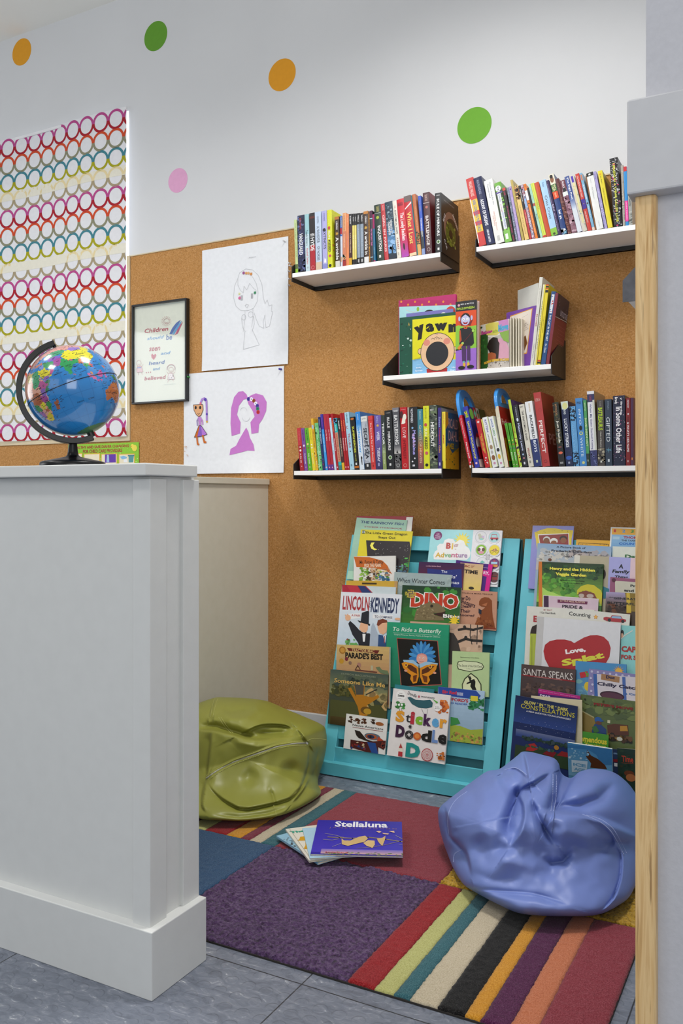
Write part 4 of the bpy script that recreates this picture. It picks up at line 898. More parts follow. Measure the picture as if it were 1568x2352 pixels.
p = shelf_row('upper left shelf', 1.862, *A1, [
 ('slim pale lime book', 'slim lime book', 68, 115, 38, 280, 'c6d99a', [('B', .84, .93, '5a6a3a'), ('B', .93, 1, '8cbc2a'), V('YEAR OF JUBILEE  /  DANCE RULES', .06, .7, '7c8a60', .3, .7, 0)]),
 ('navy marbled book with blurred white capitals', 'navy marbled book', 120, 245, 100, 205, '1c2142', [('b', 0, 0, 1, 1, ['3a4470', '5a6494', '10142e', '242a50'], 90, .2, 1), V('BEN HARRIS', .05, .25, 'b0383a', .3, .55), V('VANGUARD', .32, .70, 'eceef4', .2, .72, .04), ('B', .985, 1, '0c0c18')]),
 ('pale turquoise book', 'turquoise book', 255, 330, 228, 183, '9cc9d0', [('B', .35, 1, 'c4dbe2'), V('Travels Across a', .28, .55, '2a4450', .2, .75, .01), V('Hundred Gardens', .6, .88, 'c84a50', .25, .75), ('d', .5, .94, .22, 'aab8c0')]),
 ('black over crimson book with TEEN HYDE', 'black and crimson book', 335, 430, 315, 160, '201c20', [('B', .56, 1, 'b02430'), ('B', .06, .10, '5a2018'), ('t', 'TEEN', .1, .36, .9, .41, W_, .02), V('HYDE', .43, .66, W_, .15, .85, .05), ('o', .5, .95, .3, .05, 'e0a0a0')]),
 ('ice blue book with thin grey capitals', 'ice blue book', 435, 545, 412, 140, 'c3d3e8', [('B', .87, 1, 'd8c0a4'), V('A WHISPER', .25, .54, '4a525c', .28, .72, 0), V('OF HORSES', .6, .84, '4a525c', .28, .72, 0), V('GRIFFIN', .08, .2, '8a97a8', .35, .65, 0)]),
 ('lavender book lettered EXTINCTS', 'lavender book', 560, 645, 540, 120, 'b0aee0', [('d', .45, .33, .32, '20242c'), V('EXTINCTS', .34, .66, '1e2030', .25, .8, .01), V('GOODFRIEND', .04, .18, '6a68a8', .35, .65, 0), ('p', [.3, .9, .4, .8, .5, .84, .7, .82, .8, .9], 'f0f2fa'), ('B', .92, 1, '8c90d0')]),
 ('bright yellow SUN KISSED book', 'yellow lips book', 650, 735, 632, 105, 'd9dc28', [('b', 0, 0, 1, 1, ['e6e870'], 60, .06, 3), ('e', .4, .31, .26, .03, 'c04a3a'), V('SUN', .36, .5, 'f6f4c0', .2, .65, .03), V('KISSED', .52, .73, '2a2a18', .2, .7, .02), ('e', .5, .79, .28, .022, 'c8506a'), ('d', .5, .96, .3, '1a1a1a')], {'front': [('b', 0, 0, 1, .3, ['c09a28', 'e8ea80'], 50, .03, 2), ('b', 0, .5, .5, 1, ['c84a3a', 'd0603a'], 16, .05, 4)]}),
 ], after=None)
p = shelf_row('upper left shelf', 1.862, *A1, [
 ('dark brown book with a golden splash', 'brown splash book', 790, 870, 770, 225, '3e2a20', [('B', 0, .06, 'b4702c'), V("L'ENGLE", .1, .26, W_, .3, .65, .02), ('s', .45, .34, .42, 7, 'c89a3a'), V('A wrinkle', .41, .86, 'ecebe8', .15, .8, .03), ('B', .885, 1, 'd8d6cc')]),
 ('thin blue and white paperback', 'thin blue paperback', 878, 915, 868, 208, 'cfd6e4', [('B', 0, .4, '3468c4'), V('SUMMER CAMP', .03, .38, 'e8d860', .3, .75), ('B', .24, .36, 'b02838'), ('p', [.2, .8, .8, .83, .6, .92, .1, .9], 'd8a070')]),
 ('peach paperback with a tiny scene', 'peach paperback', 918, 978, 915, 155, 'e0a070', [V('LIVE FROM THE', .05, .33, 'b87a4a', .3, .7, 0), ('B', .35, .8, 'd08060'), V('WONDERLAND', .4, .66, 'f0c8a0', .3, .7, .01), ('B', .88, 1, 'a02a2c'), ('b', .1, .78, .9, .9, ['2a3a2a', '3a4438'], 12, .2, 4)]),
 ('plain coral orange paperback', 'coral paperback', 982, 1030, 965, 180, 'e88a58', [V('Orange Blue', .36, .65, 'd07a80', .3, .7, .02), V('TAYLOR', .06, .16, 'f8c8a0', .35, .65, 0)]),
 ('black paperback with maroon lower half', 'black maroon paperback', 1032, 1085, 1028, 175, '1b1a1c', [('B', .24, .86, '4a2428'), ('B', .86, 1, 'd0a030'), V('BOBBITT', .04, .2, W_, .3, .7, .02), V('TUCK EVERLASTING', .37, .76, 'd8c0a0', .3, .7, .02)]),
 ('first of two thin black and pale yellow paperbacks', 'first yellow striped paperback', 1095, 1130, 1088, 168, '17171a', [('B', .23, .9, 'e8d674'), V('WILSON', .06, .15, W_, .3, .7), V('THE GARDEN', .42, .7, 'f6eec0', .25, .75)]),
 ('second of two thin black and pale yellow paperbacks', 'second yellow striped paperback', 1133, 1170, 1126, 166, '17171a', [('B', .23, .9, 'e8d674'), V('WILSON', .06, .15, W_, .3, .7), V('THE GARDEN', .42, .7, 'f6eec0', .25, .75)]),
 ('first of two black and steel blue books', 'first steel blue book', 1180, 1235, 1168, 160, '1a1a1e', [('B', .22, .88, '8e9cac'), V('WELLS', .04, .17, W_, .3, .7), V('A HISTORY OF TIME', .3, .8, 'a8b4c2', .3, .75, .02), ('r', .2, .91, .7, .97, 'b0b0b0')]),
 ('second of two black and steel blue books', 'second steel blue book', 1240, 1300, 1230, 155, '1a1a1e', [('B', .22, .88, '8e9cac'), V('WELLS', .04, .17, W_, .3, .7), V('A HISTORY OF TIME', .3, .8, 'a8b4c2', .3, .75, .02), ('r', .2, .91, .7, .97, 'b0b0b0')]),
 ('wider brown book with a golden splash', 'wide brown splash book', 1308, 1390, 1278, 130, '3e2a20', [('B', 0, .055, 'c0803a'), V("L'ENGLE", .1, .24, W_, .3, .65, .02), ('s', .45, .32, .42, 7, 'd0a648'), V('A wrinkle in', .39, .84, 'f0efec', .15, .8, .03), ('B', .885, 1, 'e4e4e4')]),
 ('sliver of a gold and brown paperback', 'gold sliver paperback', 1392, 1414, 1366, 130, 'a06a20', [('b', 0, 0, 1, 1, ['5a3414', 'c88a2c', 'd8a840'], 40, .5, 2)]),
 ('charcoal paperback with pink lettering', 'charcoal and pink paperback', 1418, 1470, 1372, 122, '2e2c34', [('B', 0, .14, '4a1c3c'), ('B', .145, .16, '9cc8d8'), V('THE TIME QUILT TEAM', .35, .68, 'd87ab8', .2, .8, .03), ('B', .9, .915, '9cc8d8')]),
 ('thin teal paperback with a magenta top', 'teal and magenta paperback', 1474, 1508, 1428, 185, '1f6a90', [('B', 0, .3, 'a0185a'), ('B', .97, 1, 'a0185a'), V('lightly', .7, .85, 'a0c8d8', .3, .7)]),
 ], after='yellow lips book')
p = shelf_row('upper left shelf', 1.862, *A2, [
 ('dark green book lettered INQUISITION', 'dark green book', 192, 300, 80, 310, '22362a', [V('TARAN MATHARU', .03, .13, 'c0b870', .3, .75, .01), ('B', .15, .158, 'b0b8b0'), ('d', .45, .23, .22, 'a8b838'), V('INQUISITION', .38, .83, W_, .28, .8, .02), ('r', .3, .9, .6, .95, 'd8d8d8')], {'hard': True}),
 ('plain red book with pale capitals', 'plain red book', 308, 375, 188, 290, 'c03a40', [V('RANSOM', .03, .12, 'e8b0b0', .3, .7, .01), ('B', .145, .15, '8a1a20'), V('GIRL IN PARIS', .2, .86, 'f0c8c8', .25, .75, .02)]),
 ('stormy blue book with lightning', 'stormy blue book', 382, 508, 272, 262, '203848', [('g', 0, .3, 1, .9, '203848', '6aa4d8'), ('b', .05, .05, .9, .4, ['5a7484', '3a5464', '8aa0ac'], 40, .12, 6), ('b', 0, .5, 1, .9, ['6a9ccc', '4a80b4', '90b8e0'], 40, .2, 7), V('THE BEAUTY OF', .32, .55, W_, .5, .75, .02), V('DARKNESS', .36, .58, W_, .22, .48, .02), ('p', [.4, .9, .5, .78, .65, .76, .6, .92], '18222c'), ('B', .93, 1, '1c2c3c')]),
 ('cream book with black and red capitals', 'cream book', 512, 580, 398, 240, 'e2ddd0', [V('ANATOMICAL SHAPE', .16, .58, '3a3232', .3, .72, .01), V('A HEART', .64, .85, 'a84a44', .3, .72, .01), V('THE', .08, .13, 'c07060', .35, .65, 0), ('r', .3, .9, .6, .95, 'c0b8a8')]),
 ('red to magenta book with white script', 'red magenta book', 590, 710, 478, 215, 'cc2030', [('g', 0, .55, 1, 1, 'cc2030', 'b046b4'), ('t', 'RAMI GARCIA', .12, .06, .8, .12, '5a1838', .02), V('The Lovely Reckless', .24, .72, 'f6eef0', .15, .8, .02), ('e', .45, .82, .12, .06, '221018')]),
 ('red book with yellow script and a dark cap', 'red script book', 720, 835, 610, 160, 'c02430', [('B', 0, .1, '6a5a58'), ('p', [0, .2, 1, .11, 1, .14, 0, .22], 'e8e0e0'), V('What I Lost', .27, .80, 'f0d070', .2, .8, .02), ('B', .95, 1, 'e8d0a8')]),
 ('teal sliver of a thin book', 'teal sliver book', 838, 851, 730, 137, '3a8088', []),
 ('orange brown book with a small animal', 'orange brown book', 857, 915, 752, 125, 'b86a42', [('B', .8, 1, 'd8a45c'), V('THE GOLDEN COMPASS RIVER', .2, .6, 'e0a060', .4, .75, .01), ('b', .1, .62, .9, .82, ['5a5a2a', '2a241a', '8a8a4a'], 20, .3, 3)]),
 ('narrow royal blue book', 'narrow royal blue book', 922, 972, 850, 150, '3a5cc0', [('B', .6, 1, '28343c'), V('THE HIGH', .08, .26, 'a8a070', .3, .65, .01), V('TOURNAMENT', .38, .7, W_, .3, .7, .02), ('B', .9, 1, '8a9cc8')]),
 ('thick maroon book lettered BATTLEMAGE', 'thick maroon book', 980, 1085, 930, 100, '4c2a30', [V('TARAN MATHARU', .03, .14, 'c8a8a0', .25, .7, .01), ('B', .165, .175, 'c0b0b0'), ('d', .5, .24, .2, 'b86a60'), V('BATTLEMAGE', .38, .86, 'e4dcd8', .25, .72, .02), ('o', .5, .93, .26, .05, 'c8b8b8')], {'front': [('g', 0, 0, 1, 1, '7a2028', '4a1820')], 'w': .15}),
 ('black book with a green eye on its cover', 'black eye book', 1140, 1243, 1128, 105, '1e1f22', [V('RULE OF MIRRORS', .1, .72, 'e6e6e6', .28, .7, .02), ('t', 'O BRIEN', .2, .03, .8, .05, 'c0c0c0'), ('e', .5, .82, .3, .035, 'c8d0c8'), ('e', .5, .82, .2, .022, '5a8a3a'), ('d', .5, .82, .1, '101010'), ('r', .35, .92, .65, .96, 'e0e0e0')], {'front': eyeart, 'w': .17}),
 ], after='teal and magenta paperback')
shelf_row('upper right shelf', 1.862, *B1, [
 ('red book with yellow and blue blocks', 'red and yellow book', 275, 408, 35, 255, 'c83634', [V('WALLACE / WALLACE', .05, .27, 'f0c8c0', .28, .72, .02), ('B', .32, .8, 'e0bc34'), ('B', .49, .55, 'c83634'), ('B', .64, .70, 'c83634'), V('BABE CONQUERS THE WORLD', .33, .79, '4a6a9a', .25, .75, .02), ('r', 0, .3, .12, .95, 'e8e0dc')]),
 ('navy book with white gothic lettering', 'navy book', 415, 565, 170, 245, '232a50', [V('ALIX ALLENDALE', .04, .25, 'a0a8c8', .35, .65, 0), V('AGONY OF DREAMS', .33, .72, 'eceef6', .3, .72, .03), V('ABRAM LIMITED', .78, .97, 'e0e4f0', .35, .6, .02)], {'bulge': .0016}),
 ('thick white book with a ragged orange edge', 'thick white book', 575, 735, 358, 290, 'e6e6e2', [V('Chicken Soup for the', .04, .4, '8a90a0', .5, .72, .01), V('Teenage Soul', .06, .28, '7a8090', .25, .45, .01), V('All-New Stories', .5, .8, 'd87a5a', .42, .56, 0), V('and More', .56, .72, 'd87a5a', .25, .38, 0), ('r', .3, .88, .6, .96, 'c0c0bc'), ('b', 0, .1, .04, 1, ['b06a3a'], 24, .03, 3)]),
 ('green and black checked book with a white label', 'green checked book', 750, 870, 545, 330, '6aa83a', [('B', .12, .95, '24381e'), ('b', 0, .1, 1, 1, ['7ac03a', '1c2c18', '8acc4a'], 50, .16, 2), ('r', .16, .15, .68, .78, 'dcdee2'), ('d', .45, .1, .42, 'eef0f4'), ('t', 'Z', .32, .07, .58, .13, '1a1a2a', .03), ('B', .16, .185, '4a3a8a'), V('Stitch', .2, .32, '8a94a8', .3, .6), V('Nancy Hill Diary', .5, .76, '6a7ac0', .3, .6), V('more fun pages', .36, .5, 'b8606a', .3, .5), ('B', .8, 1, '7ab84a'), ('r', .2, .86, .6, .95, 'e4e8e0')]),
 ('black paperback with hot pink lettering', 'black and pink paperback', 880, 935, 690, 415, '1c181c', [('B', 0, .05, 'cc3a34'), V('CHILD', .07, .14, 'c02858'), V('DO YOU KNOW WHAT YOU WANT', .34, .84, 'd02a70', .3, .65, .02), V('SAMANTHA', .88, .98, 'c02858', .3, .65)]),
 ('grey blue sliver of a book', 'grey blue book', 940, 978, 768, 410, '7a8498', [('b', 0, 0, 1, 1, ['b8bcc8', '4a5468', '9098ac'], 40, .5, 5)]),
 ('lilac paperback with a dark dot', 'lilac paperback', 985, 1035, 778, 395, 'a890c4', [('d', .5, .05, .28, '3a2a5a'), V('through the far meadow', .2, .95, 'd8cce8', .3, .7, .02)]),
 ('tall khaki book', 'tall khaki book', 1045, 1088, 805, 275, 'b8a458', [V('the legend and the farm stories', .2, .96, '8a7a38', .35, .65, 0)], {'w': .15, 'front': [('r', .08, .05, .9, .95, 'a09048')]}),
 ('buff yellow book with a picture at the top', 'buff yellow book', 1100, 1175, 872, 385, 'e2c078', [('b', 0, 0, 1, .25, ['5a3a22', '1c1814', 'c08a50', 'a05a3a'], 34, .25, 4), V('THE SECRET OF THE RED FLAME', .36, .9, '9a7c44', .35, .6, 0)]),
 ('black over red paperback', 'black over red paperback', 1185, 1226, 975, 375, '1e1a1c', [('B', .45, 1, 'b42028'), V('WHITE NIGHT', .06, .3, 'e8e8e8', .3, .7, .02), V('The last boy', .5, .7, 'f0d0d0', .3, .7)]),
 ('mottled pink and blue paperback', 'mottled paperback', 1231, 1282, 1018, 360, 'a08898', [('b', 0, 0, 1, 1, ['b05a6a', '7a94c0', 'c8b8c8', '8a4a54', 'd8d0d8'], 60, .3, 7), ('r', .2, .26, .85, .42, '8ab0dc'), V('WALK TWO', .44, .9, 'e8e0e8', .3, .7)]),
 ('orange paperback with a white patch', 'orange paperback', 1290, 1336, 1070, 345, 'e07a20', [('B', .12, .3, 'e4e6e8'), ('d', .5, .36, .3, '2a2420'), V('Fishing Boat in the Attic', .44, .9, 'f8d8a8', .3, .7, .01), ('t', 'O', .3, .02, .7, .06, '6a3a18')]),
 ('black sliver of a paperback', 'black sliver paperback', 1340, 1376, 1100, 420, '1a1a1a', []),
 ('mint paperback with a small red patch', 'mint paperback', 1380, 1422, 1140, 350, 'a8d4c4', [('B', .36, .41, 'a84a48'), V('Time for tea', .1, .32, '78a898', .3, .7), V('MODEL', .56, .66, '3a6a5a', .3, .7)]),
 ('lime yellow paperback', 'lime yellow paperback', 1425, 1490, 1195, 335, 'd0dc54', [('r', .45, 0, .5, 1, '7a8a2a'), V('Chocolate Fever', .36, .66, 'e0a030', .2, .45, .02), V('WHAT', .3, .5, '8a9a3a', .55, .85), ('B', .97, 1, 'c83030')]),
 ('plain brick orange book', 'brick orange book', 1495, 1578, 1255, 325, 'c04a24', []),
 ])
shelf_row('upper right shelf', 1.862, *B2, [
 ('sky blue book lettered Criss Cross', 'sky blue book', 118, 236, -96, 426, 'a8cdec', [V('Perkins', .04, .12, '5a88b0', .35, .65, 0), V('Criss Cross', .28, .7, '4a4a5a', .3, .7, 0), ('B', .87, 1, '86bc3a'), ('e', .5, .97, .2, .02, '2a3018')]),
 ('dark purple paperback', 'dark purple paperback', 240, 292, 18, 420, '33224e', [V('THE UNDERLAND KINGDOM', .06, .42, 'b8a8d0', .1, .35, .01), V('Book of', .44, .56, 'd0c8e0', .2, .8), V('FINAL FORM BATTLES', .6, .92, 'b8a8d0', .2, .5)]),
 ('dark blue book with a small portrait at the top', 'portrait book', 300, 395, 68, 320, '1e3c78', [('B', 0, .27, 'e0dcc8'), ('e', .45, .09, .34, .05, '8a5a3a'), ('e', .42, .04, .3, .03, '1c1410'), ('B', .17, .29, '3a6a34'), V('TIZA', .18, .28, 'e8e0b0', .2, .8, .03), ('B', .29, .41, 'd8481c'), V('READS', .31, .39, 'f0c8a0', .35, .65), V('kai ya', .6, .75, 'e8ecf4', .2, .8, .03), ('b', 0, .92, 1, 1, ['7ab0c8', 'e0e8f0', '2a5a9a'], 14, .3, 4)]),
 ('dark oxblood paperback', 'oxblood paperback', 405, 470, 168, 395, '5a262a', [V('The Witch of Blackbird', .08, .5, 'b08a70', .35, .6, 0), ('b', 0, .4, 1, 1, ['7a4a40', '8a5a50', '4a1c20'], 40, .3, 3)]),
 ('pale paperback with dark mauve top', 'mauve topped paperback', 475, 566, 262, 425, '8a6070', [('B', 0, .16, '6a3040'), V('RULE', .02, .15, 'f0e8ec', .3, .7, .04), ('e', .5, .19, .3, .05, '1c2428'), ('B', .22, .3, 'dfe4e2'), ('b', 0, .3, 1, 1, ['a88090', '94687a', 'c0a0ac', '7a4a5c'], 60, .25, 9)]),
 ('blue to white paperback with bold white title', 'blue to white paperback', 570, 652, 340, 355, '3a5090', [('g', 0, .35, 1, .6, '3a5090', 'd0d8e4'), ('B', .6, 1, 'd4dae2'), V('The Sage Poet', .02, .42, 'f4f6fa', .3, .78, .03)]),
 ('cream paperback with a violet block at the top', 'cream paperback', 656, 740, 425, 345, 'ccc8b8', [('r', .3, .01, .75, .12, '4a2fb0'), ('r', .4, .14, .8, .85, 'dcd49a'), ('b', 0, .1, 1, 1, ['8a9aa8', 'd0c8a0', 'a09a88'], 30, .12, 6), ('r', 0, 0, .12, 1, 'd8c8cc')]),
 ('red book with a violet band', 'red banded book', 746, 816, 525, 305, 'c43a30', [V('THE HOUSE IN CLOVER STREET', .04, .42, 'f4dcd4', .3, .65, .01), ('B', .45, .62, '3f2a90'), ('s', .5, .53, .2, 4, 'c8a050'), V('SARA BEAUMONT', .66, .86, 'f0d0c8', .3, .6)]),
 ('light blue paperback with an orange label', 'light blue paperback', 823, 870, 598, 290, '7aaccc', [('r', .2, .03, .8, .13, 'c87858'), V('AUTHOGRAPH', .2, .46, 'e8f4fa', .25, .75, .02), ('d', .5, .53, .35, '4a3a48'), V('The Freedom', .58, .78, 'e0f0f8', .25, .7), ('B', .95, 1, 'e0cabc')]),
 ('tan sliver of a book', 'tan sliver book', 872, 891, 700, 330, '8a5a34', []),
 ('thick white book with a black cap', 'black capped white book', 896, 1016, 682, 300, 'e4e6e4', [('B', 0, .06, '181818'), ('r', .3, .015, .6, .045, 'e8e8e8'), V('Patterson', .1, .18, 'c0c4c4', .4, .6, 0), V('Miss Thistledown', .26, .46, 'b8bcbc', .4, .6, 0), V('signet', .85, .95, 'c8caca', .4, .6, 0)]),
 ('lavender paperback', 'lavender paperback', 1031, 1082, 822, 265, 'a49ccc', [V('Sachar', .04, .14, '5a5490', .3, .65, .01), V('the wide window', .3, .46, 'e0dcf0', .3, .7), ('b', .1, .5, .8, .95, ['d8d4ec', '8a82bc'], 20, .2, 3)]),
 ('lemon yellow book with dark cover side', 'lemon book', 1091, 1172, 910, 255, 'e0d030', [('d', .45, .06, .2, 'e0a010'), V('Jean Rivers', .09, .22, '6a641c', .3, .6, .01), V('AROUND THE WORLD IN EIGHTY', .3, .62, '9a9228', .35, .6, 0)], {'front': [('r', .12, .12, 1, 1, '3a3830')], 'w': .15}),
 ('thick floral black and white book with yellow title', 'floral book', 1193, 1336, 1112, 40, '1e1c20', [('b', 0, 0, 1, 1, ['c8c8cc', '0e0e10', 'b0b0b4', '2a282c', 'd8d8d8'], 230, .07, 11), ('b', 0, 0, 1, 1, ['d03a70', 'c83a6a'], 15, .10, 12), V('I BELIEVE IN A THING CALLED LOVE', .08, .93, 'dce04a', .35, .62, .03)], {'w': .145, 'bulge': .0006}),
 ('beige paperback', 'beige paperback', 1345, 1388, 1308, 150, 'a8a298', [('b', 0, 0, 1, 1, ['8a8478', 'c8c2b4'], 30, .4, 6)], {'w': .15}),
 ('sky blue book with hot pink lower half', 'blue and pink book', 1392, 1446, 1345, 178, '2f8cd0', [('B', 0, .08, 'c82c34'), ('B', .58, .93, 'e83a9c'), V('DORK DIARIES', .6, .9, 'f8b8dc', .3, .7, .03)]),
 ('grey paperback behind the wooden post', 'grey paperback', 1451, 1510, 1425, 540, 'a4a6a0', [V('NOW', .3, .5, '3a3a38', .3, .7, .03), ('b', 0, .6, 1, 1, ['7a7c74', 'c0c0b8'], 20, .3, 6)]),
 ], after='brick orange book')
# ---- lower left
bb = {'w': .11, 'hard': True, 'bulge': .0002}
shelf_row('lower left shelf', 1.0967, *C1, [
 ('small red board book', 'small red board book', 112, 182, 50, 342, 'c03038', [('B', .4, 1, 'a81828'), V('bright baby', .08, .3, 'e07078', .35, .65, .01), ('d', .5, .45, .18, 'e8e0d8'), ('d', .5, .53, .24, 'f0f0e8'), V('at the sea', .6, .82, 'f4e0e0', .3, .7, .02), ('d', .5, .9, .12, 'f0c0c8')], bb),
 ('small purple board book', 'small purple board book', 190, 252, 120, 350, '7a4a98', [V('bright baby', .05, .3, '2a1a40', .35, .65, .02), ('d', .5, .41, .26, 'e8e0e8'), ('d', .5, .47, .22, 'a03a3a'), V('Perfect pets', .6, .84, 'f0e8f4', .3, .7, .02), ('d', .5, .92, .12, 'f0c0c8')], bb),
 ('small green board book', 'small green board book', 258, 328, 188, 345, '5cac24', [V('bright baby', .05, .3, '1c3810', .35, .65, .02), ('d', .5, .38, .24, 'e8d080'), ('d', .5, .47, .2, '8a5a30'), V('baby animals', .6, .84, 'e8f4d8', .3, .7, .02), ('d', .5, .92, .12, 'f0c0c8')], bb),
 ('small yellow board book', 'small yellow board book', 336, 394, 258, 338, 'e2d028', [V('bright baby', .05, .3, 'a89018', .35, .65, .02), ('d', .5, .4, .2, 'f4f0e0'), ('d', .5, .47, .22, 'e8e8e8'), V('in town', .6, .84, 'f8f0b0', .3, .7, .02), ('d', .5, .92, .12, 'e8b0a0')], bb),
 ('golden yellow picture book', 'golden yellow book', 397, 438, 302, 170, 'e4b02c', [('r', .1, .13, .9, .2, 'a8c0d8'), V('THIS LITTLE NURSERY', .23, .58, '9a6a10', .25, .75, .02), ('b', 0, .6, 1, .95, ['f4e4a0', 'd89a20'], 20, .25, 4)], {'w': .15, 'front': [('b', 0, 0, 1, 1, ['8a5a20', 'c88a20'], 30, .06, 3)]}),
 ('mint green paperback', 'mint green book', 450, 516, 370, 255, '6cc078', [('b', 0, 0, 1, 1, ['8ad494', '5ab068', 'a8e0a8'], 30, .3, 4), V('Gus and the Pearl-Headed', .1, .9, 'c8ecc8', .35, .65, .01)]),
 ('thin navy paperback', 'thin navy paperback', 521, 562, 425, 145, '1e2a60', [V('Abigail', .04, .16, 'a8b0d8', .3, .7), V('THE GHOSTS', .2, .5, 'd8e0f0', .25, .75, .02), ('b', 0, .5, 1, .9, ['6a2a58', '3a4a80'], 14, .3, 2), ('B', .94, 1, '28306a')]),
 ('violet over sky blue paperback', 'violet and blue book', 569, 613, 470, 95, '3c34a0', [('B', .27, 1, '3a9ade'), V('Airplane', .06, .22, 'a03a98', .3, .7, .02), V('Crystal Coast', .36, .68, 'dceefa', .3, .7, .02), ('d', .5, .95, .3, 'f0b0c0')]),
 ('first of two plain red school books', 'first plain red book', 621, 671, 525, 92, 'b01c34', [V('Into The Rainy', .28, .48, 'f4dce0', .3, .65, .02), ('B', .9, 1, '6a3a90'), ('d', .5, .95, .2, 'f0b0c0')]),
 ('second of two plain red school books', 'second plain red book', 676, 722, 575, 88, 'b01c34', [V('Into The Rainy', .28, .48, 'f4dce0', .3, .65, .02), ('B', .9, 1, '6a3a90'), ('d', .5, .95, .2, 'f0b0c0')]),
 ('pale blue paperback', 'pale blue paperback', 729, 766, 622, 160, 'c4dced', [V('Love that dog', .38, .7, '4a94c8', .3, .7, .01), V('Sharon', .06, .2, '9abcd0', .35, .65, 0)]),
 ('red paperback with orange letters', 'red sweetheart book', 771, 806, 650, 85, 'ac1420', [V('Apples', .12, .32, 'f08a4a', .2, .8, .04), V('Sweetheart', .44, .66, 'f4dce0', .3, .75, .02), ('d', .5, .95, .3, 'f0b0c0')]),
 ('turquoise and peach paperback', 'turquoise peach paperback', 811, 866, 708, 165, '1eb0b0', [('B', 0, .1, '60a0d8'), ('b', .1, .01, .9, .1, ['1a2430', '3a3a34'], 8, .3, 3), ('B', .28, .84, 'c88a70'), V('WINTER GHOST', .3, .82, 'a84a3a', .25, .75, .02), V('Louise', .14, .25, 'd0f0f0', .3, .7), ('B', .91, 1, '3a7a7a')]),
 ('black paperback with a yellow foot', 'yellow footed paperback', 871, 918, 775, 165, '1c1c1e', [('B', .24, .86, '4a282c'), ('B', .86, 1, 'e0b028'), V('BABBITT', .05, .22, W_, .3, .7, .02), V('TUCK EVERLASTING', .38, .74, 'd8c0a0', .3, .7, .02)]),
 ('first of a pair of crimson paperbacks', 'first crimson paperback', 922, 959, 820, 75, 'aa101c', [V('Apples', .12, .32, 'f08a4a', .2, .8, .04), V('Sweetheart', .44, .66, 'f4dce0', .3, .75, .02), ('d', .5, .95, .3, 'f0b0c0')]),
 ('second of a pair of crimson paperbacks', 'second crimson paperback', 963, 1001, 862, 70, 'aa101c', [V('Apples', .12, .32, 'f08a4a', .2, .8, .04), V('Sweetheart', .44, .66, 'f4dce0', .3, .75, .02), ('d', .5, .95, .3, 'f0b0c0')]),
 ('ice blue book lettered TROUBLE', 'ice blue TROUBLE book', 1009, 1090, 905, 62, 'a8d0e4', [V('GANTOS', .02, .19, '2a5060', .3, .65, .01), ('o', .4, .26, .3, .1, 'b0303a', 60, 300), V('TROUBLE', .37, .62, 'b03a44', .3, .75, .01), ('e', .5, .68, .12, .012, '18242c'), ('r', .3, .9, .6, .94, '6a90a4')], {'w': .16, 'front': [('r', 0, 0, 1, .3, '8cc0dc')]}),
 ('black book with yellow SUPERHEROES lettering', 'black superhero book', 1096, 1176, 1005, 145, '141416', [('B', 0, .015, '2a2a2a'), ('e', .5, .04, .4, .02, 'c0681c'), V('SUPERHEROES', .18, .68, 'dce040', .3, .72, .03), V('HENSIE', .7, .84, 'c8cc50', .4, .6), ('r', .3, .87, .65, .91, 'd8d8d8'), ('B', .93, .97, 'c0681c')]),
 ('bright blue to white book lettered whatever', 'blue whatever book', 1186, 1271, 1100, 55, '3488d4', [('g', 0, .2, 1, .35, '3488d4', 'd0dfee'), ('B', .35, 1, 'd8e2ec'), V('whatever.', .26, .74, '3a98dc', .25, .75, .04), V('goodman', .04, .14, 'e0ecf8', .35, .65), ('e', .6, .8, .16, .03, '16181c'), ('p', [.5, .81, .7, .81, .68, .92, .6, .92, .58, .86, .52, .92, .48, .91], '16181c')], {'w': .165, 'front': [('r', 0, 0, 1, .2, '3a74b8')]}),
 ('grey and white book lettered SECRET SEA', 'grey SECRET SEA book', 1279, 1390, 1200, 135, 'b4bac4', [('B', 0, .1, 'dcdcd8'), ('t', 'LYGA', .2, .03, .8, .06, '5a5a5a'), V('THE', .12, .2, '9098a4', .6, .85, .01), ('b', 0, .5, 1, .9, ['a0a6b4', 'c8ccd4', '8a92a4'], 30, .2, 3), V('SECRET SEA', .22, .8, '20242e', .3, .85, .03), ('B', .88, 1, '24262a'), ('r', .35, .9, .65, .95, 'd0d0d0')]),
 ('bright red book with white serif title', 'bright red book', 1396, 1476, 1330, 125, 'd23c3a', [('B', .08, .085, 'a02020'), V('The Boy at the Top of the Mountain', .13, .86, 'f8e4e0', .3, .7, .01), ('B', .88, .885, 'a02020'), ('r', .35, .91, .6, .95, '8a2020')]),
 ])
f33 = [('r', 0, 0, 1, 1, '1f5f86'), ('p', [0, .0, .2, 0, .22, .2, .05, .3, 0, .3], 'e0a028'), ('p', [0, .62, .2, .58, .5, .72, 1, .6, 1, 1, 0, 1], 'd8a81c'), ('b', 0, .6, .8, 1, ['2a5a30', 'e8b820', '3a6a34'], 22, .06, 4), ('t', 'ROALD', .22, .1, .95, .28, 'd8b8b0', .01), ('t', 'DAHL', .22, .32, .9, .5, 'd8b8b0', .01), ('t', 'JAMES', .1, .54, .62, .68, 'c8b018', .03), ('t', 'and the\nGIANT PEACH', .62, .54, .98, .68, '7a9030', .01)]
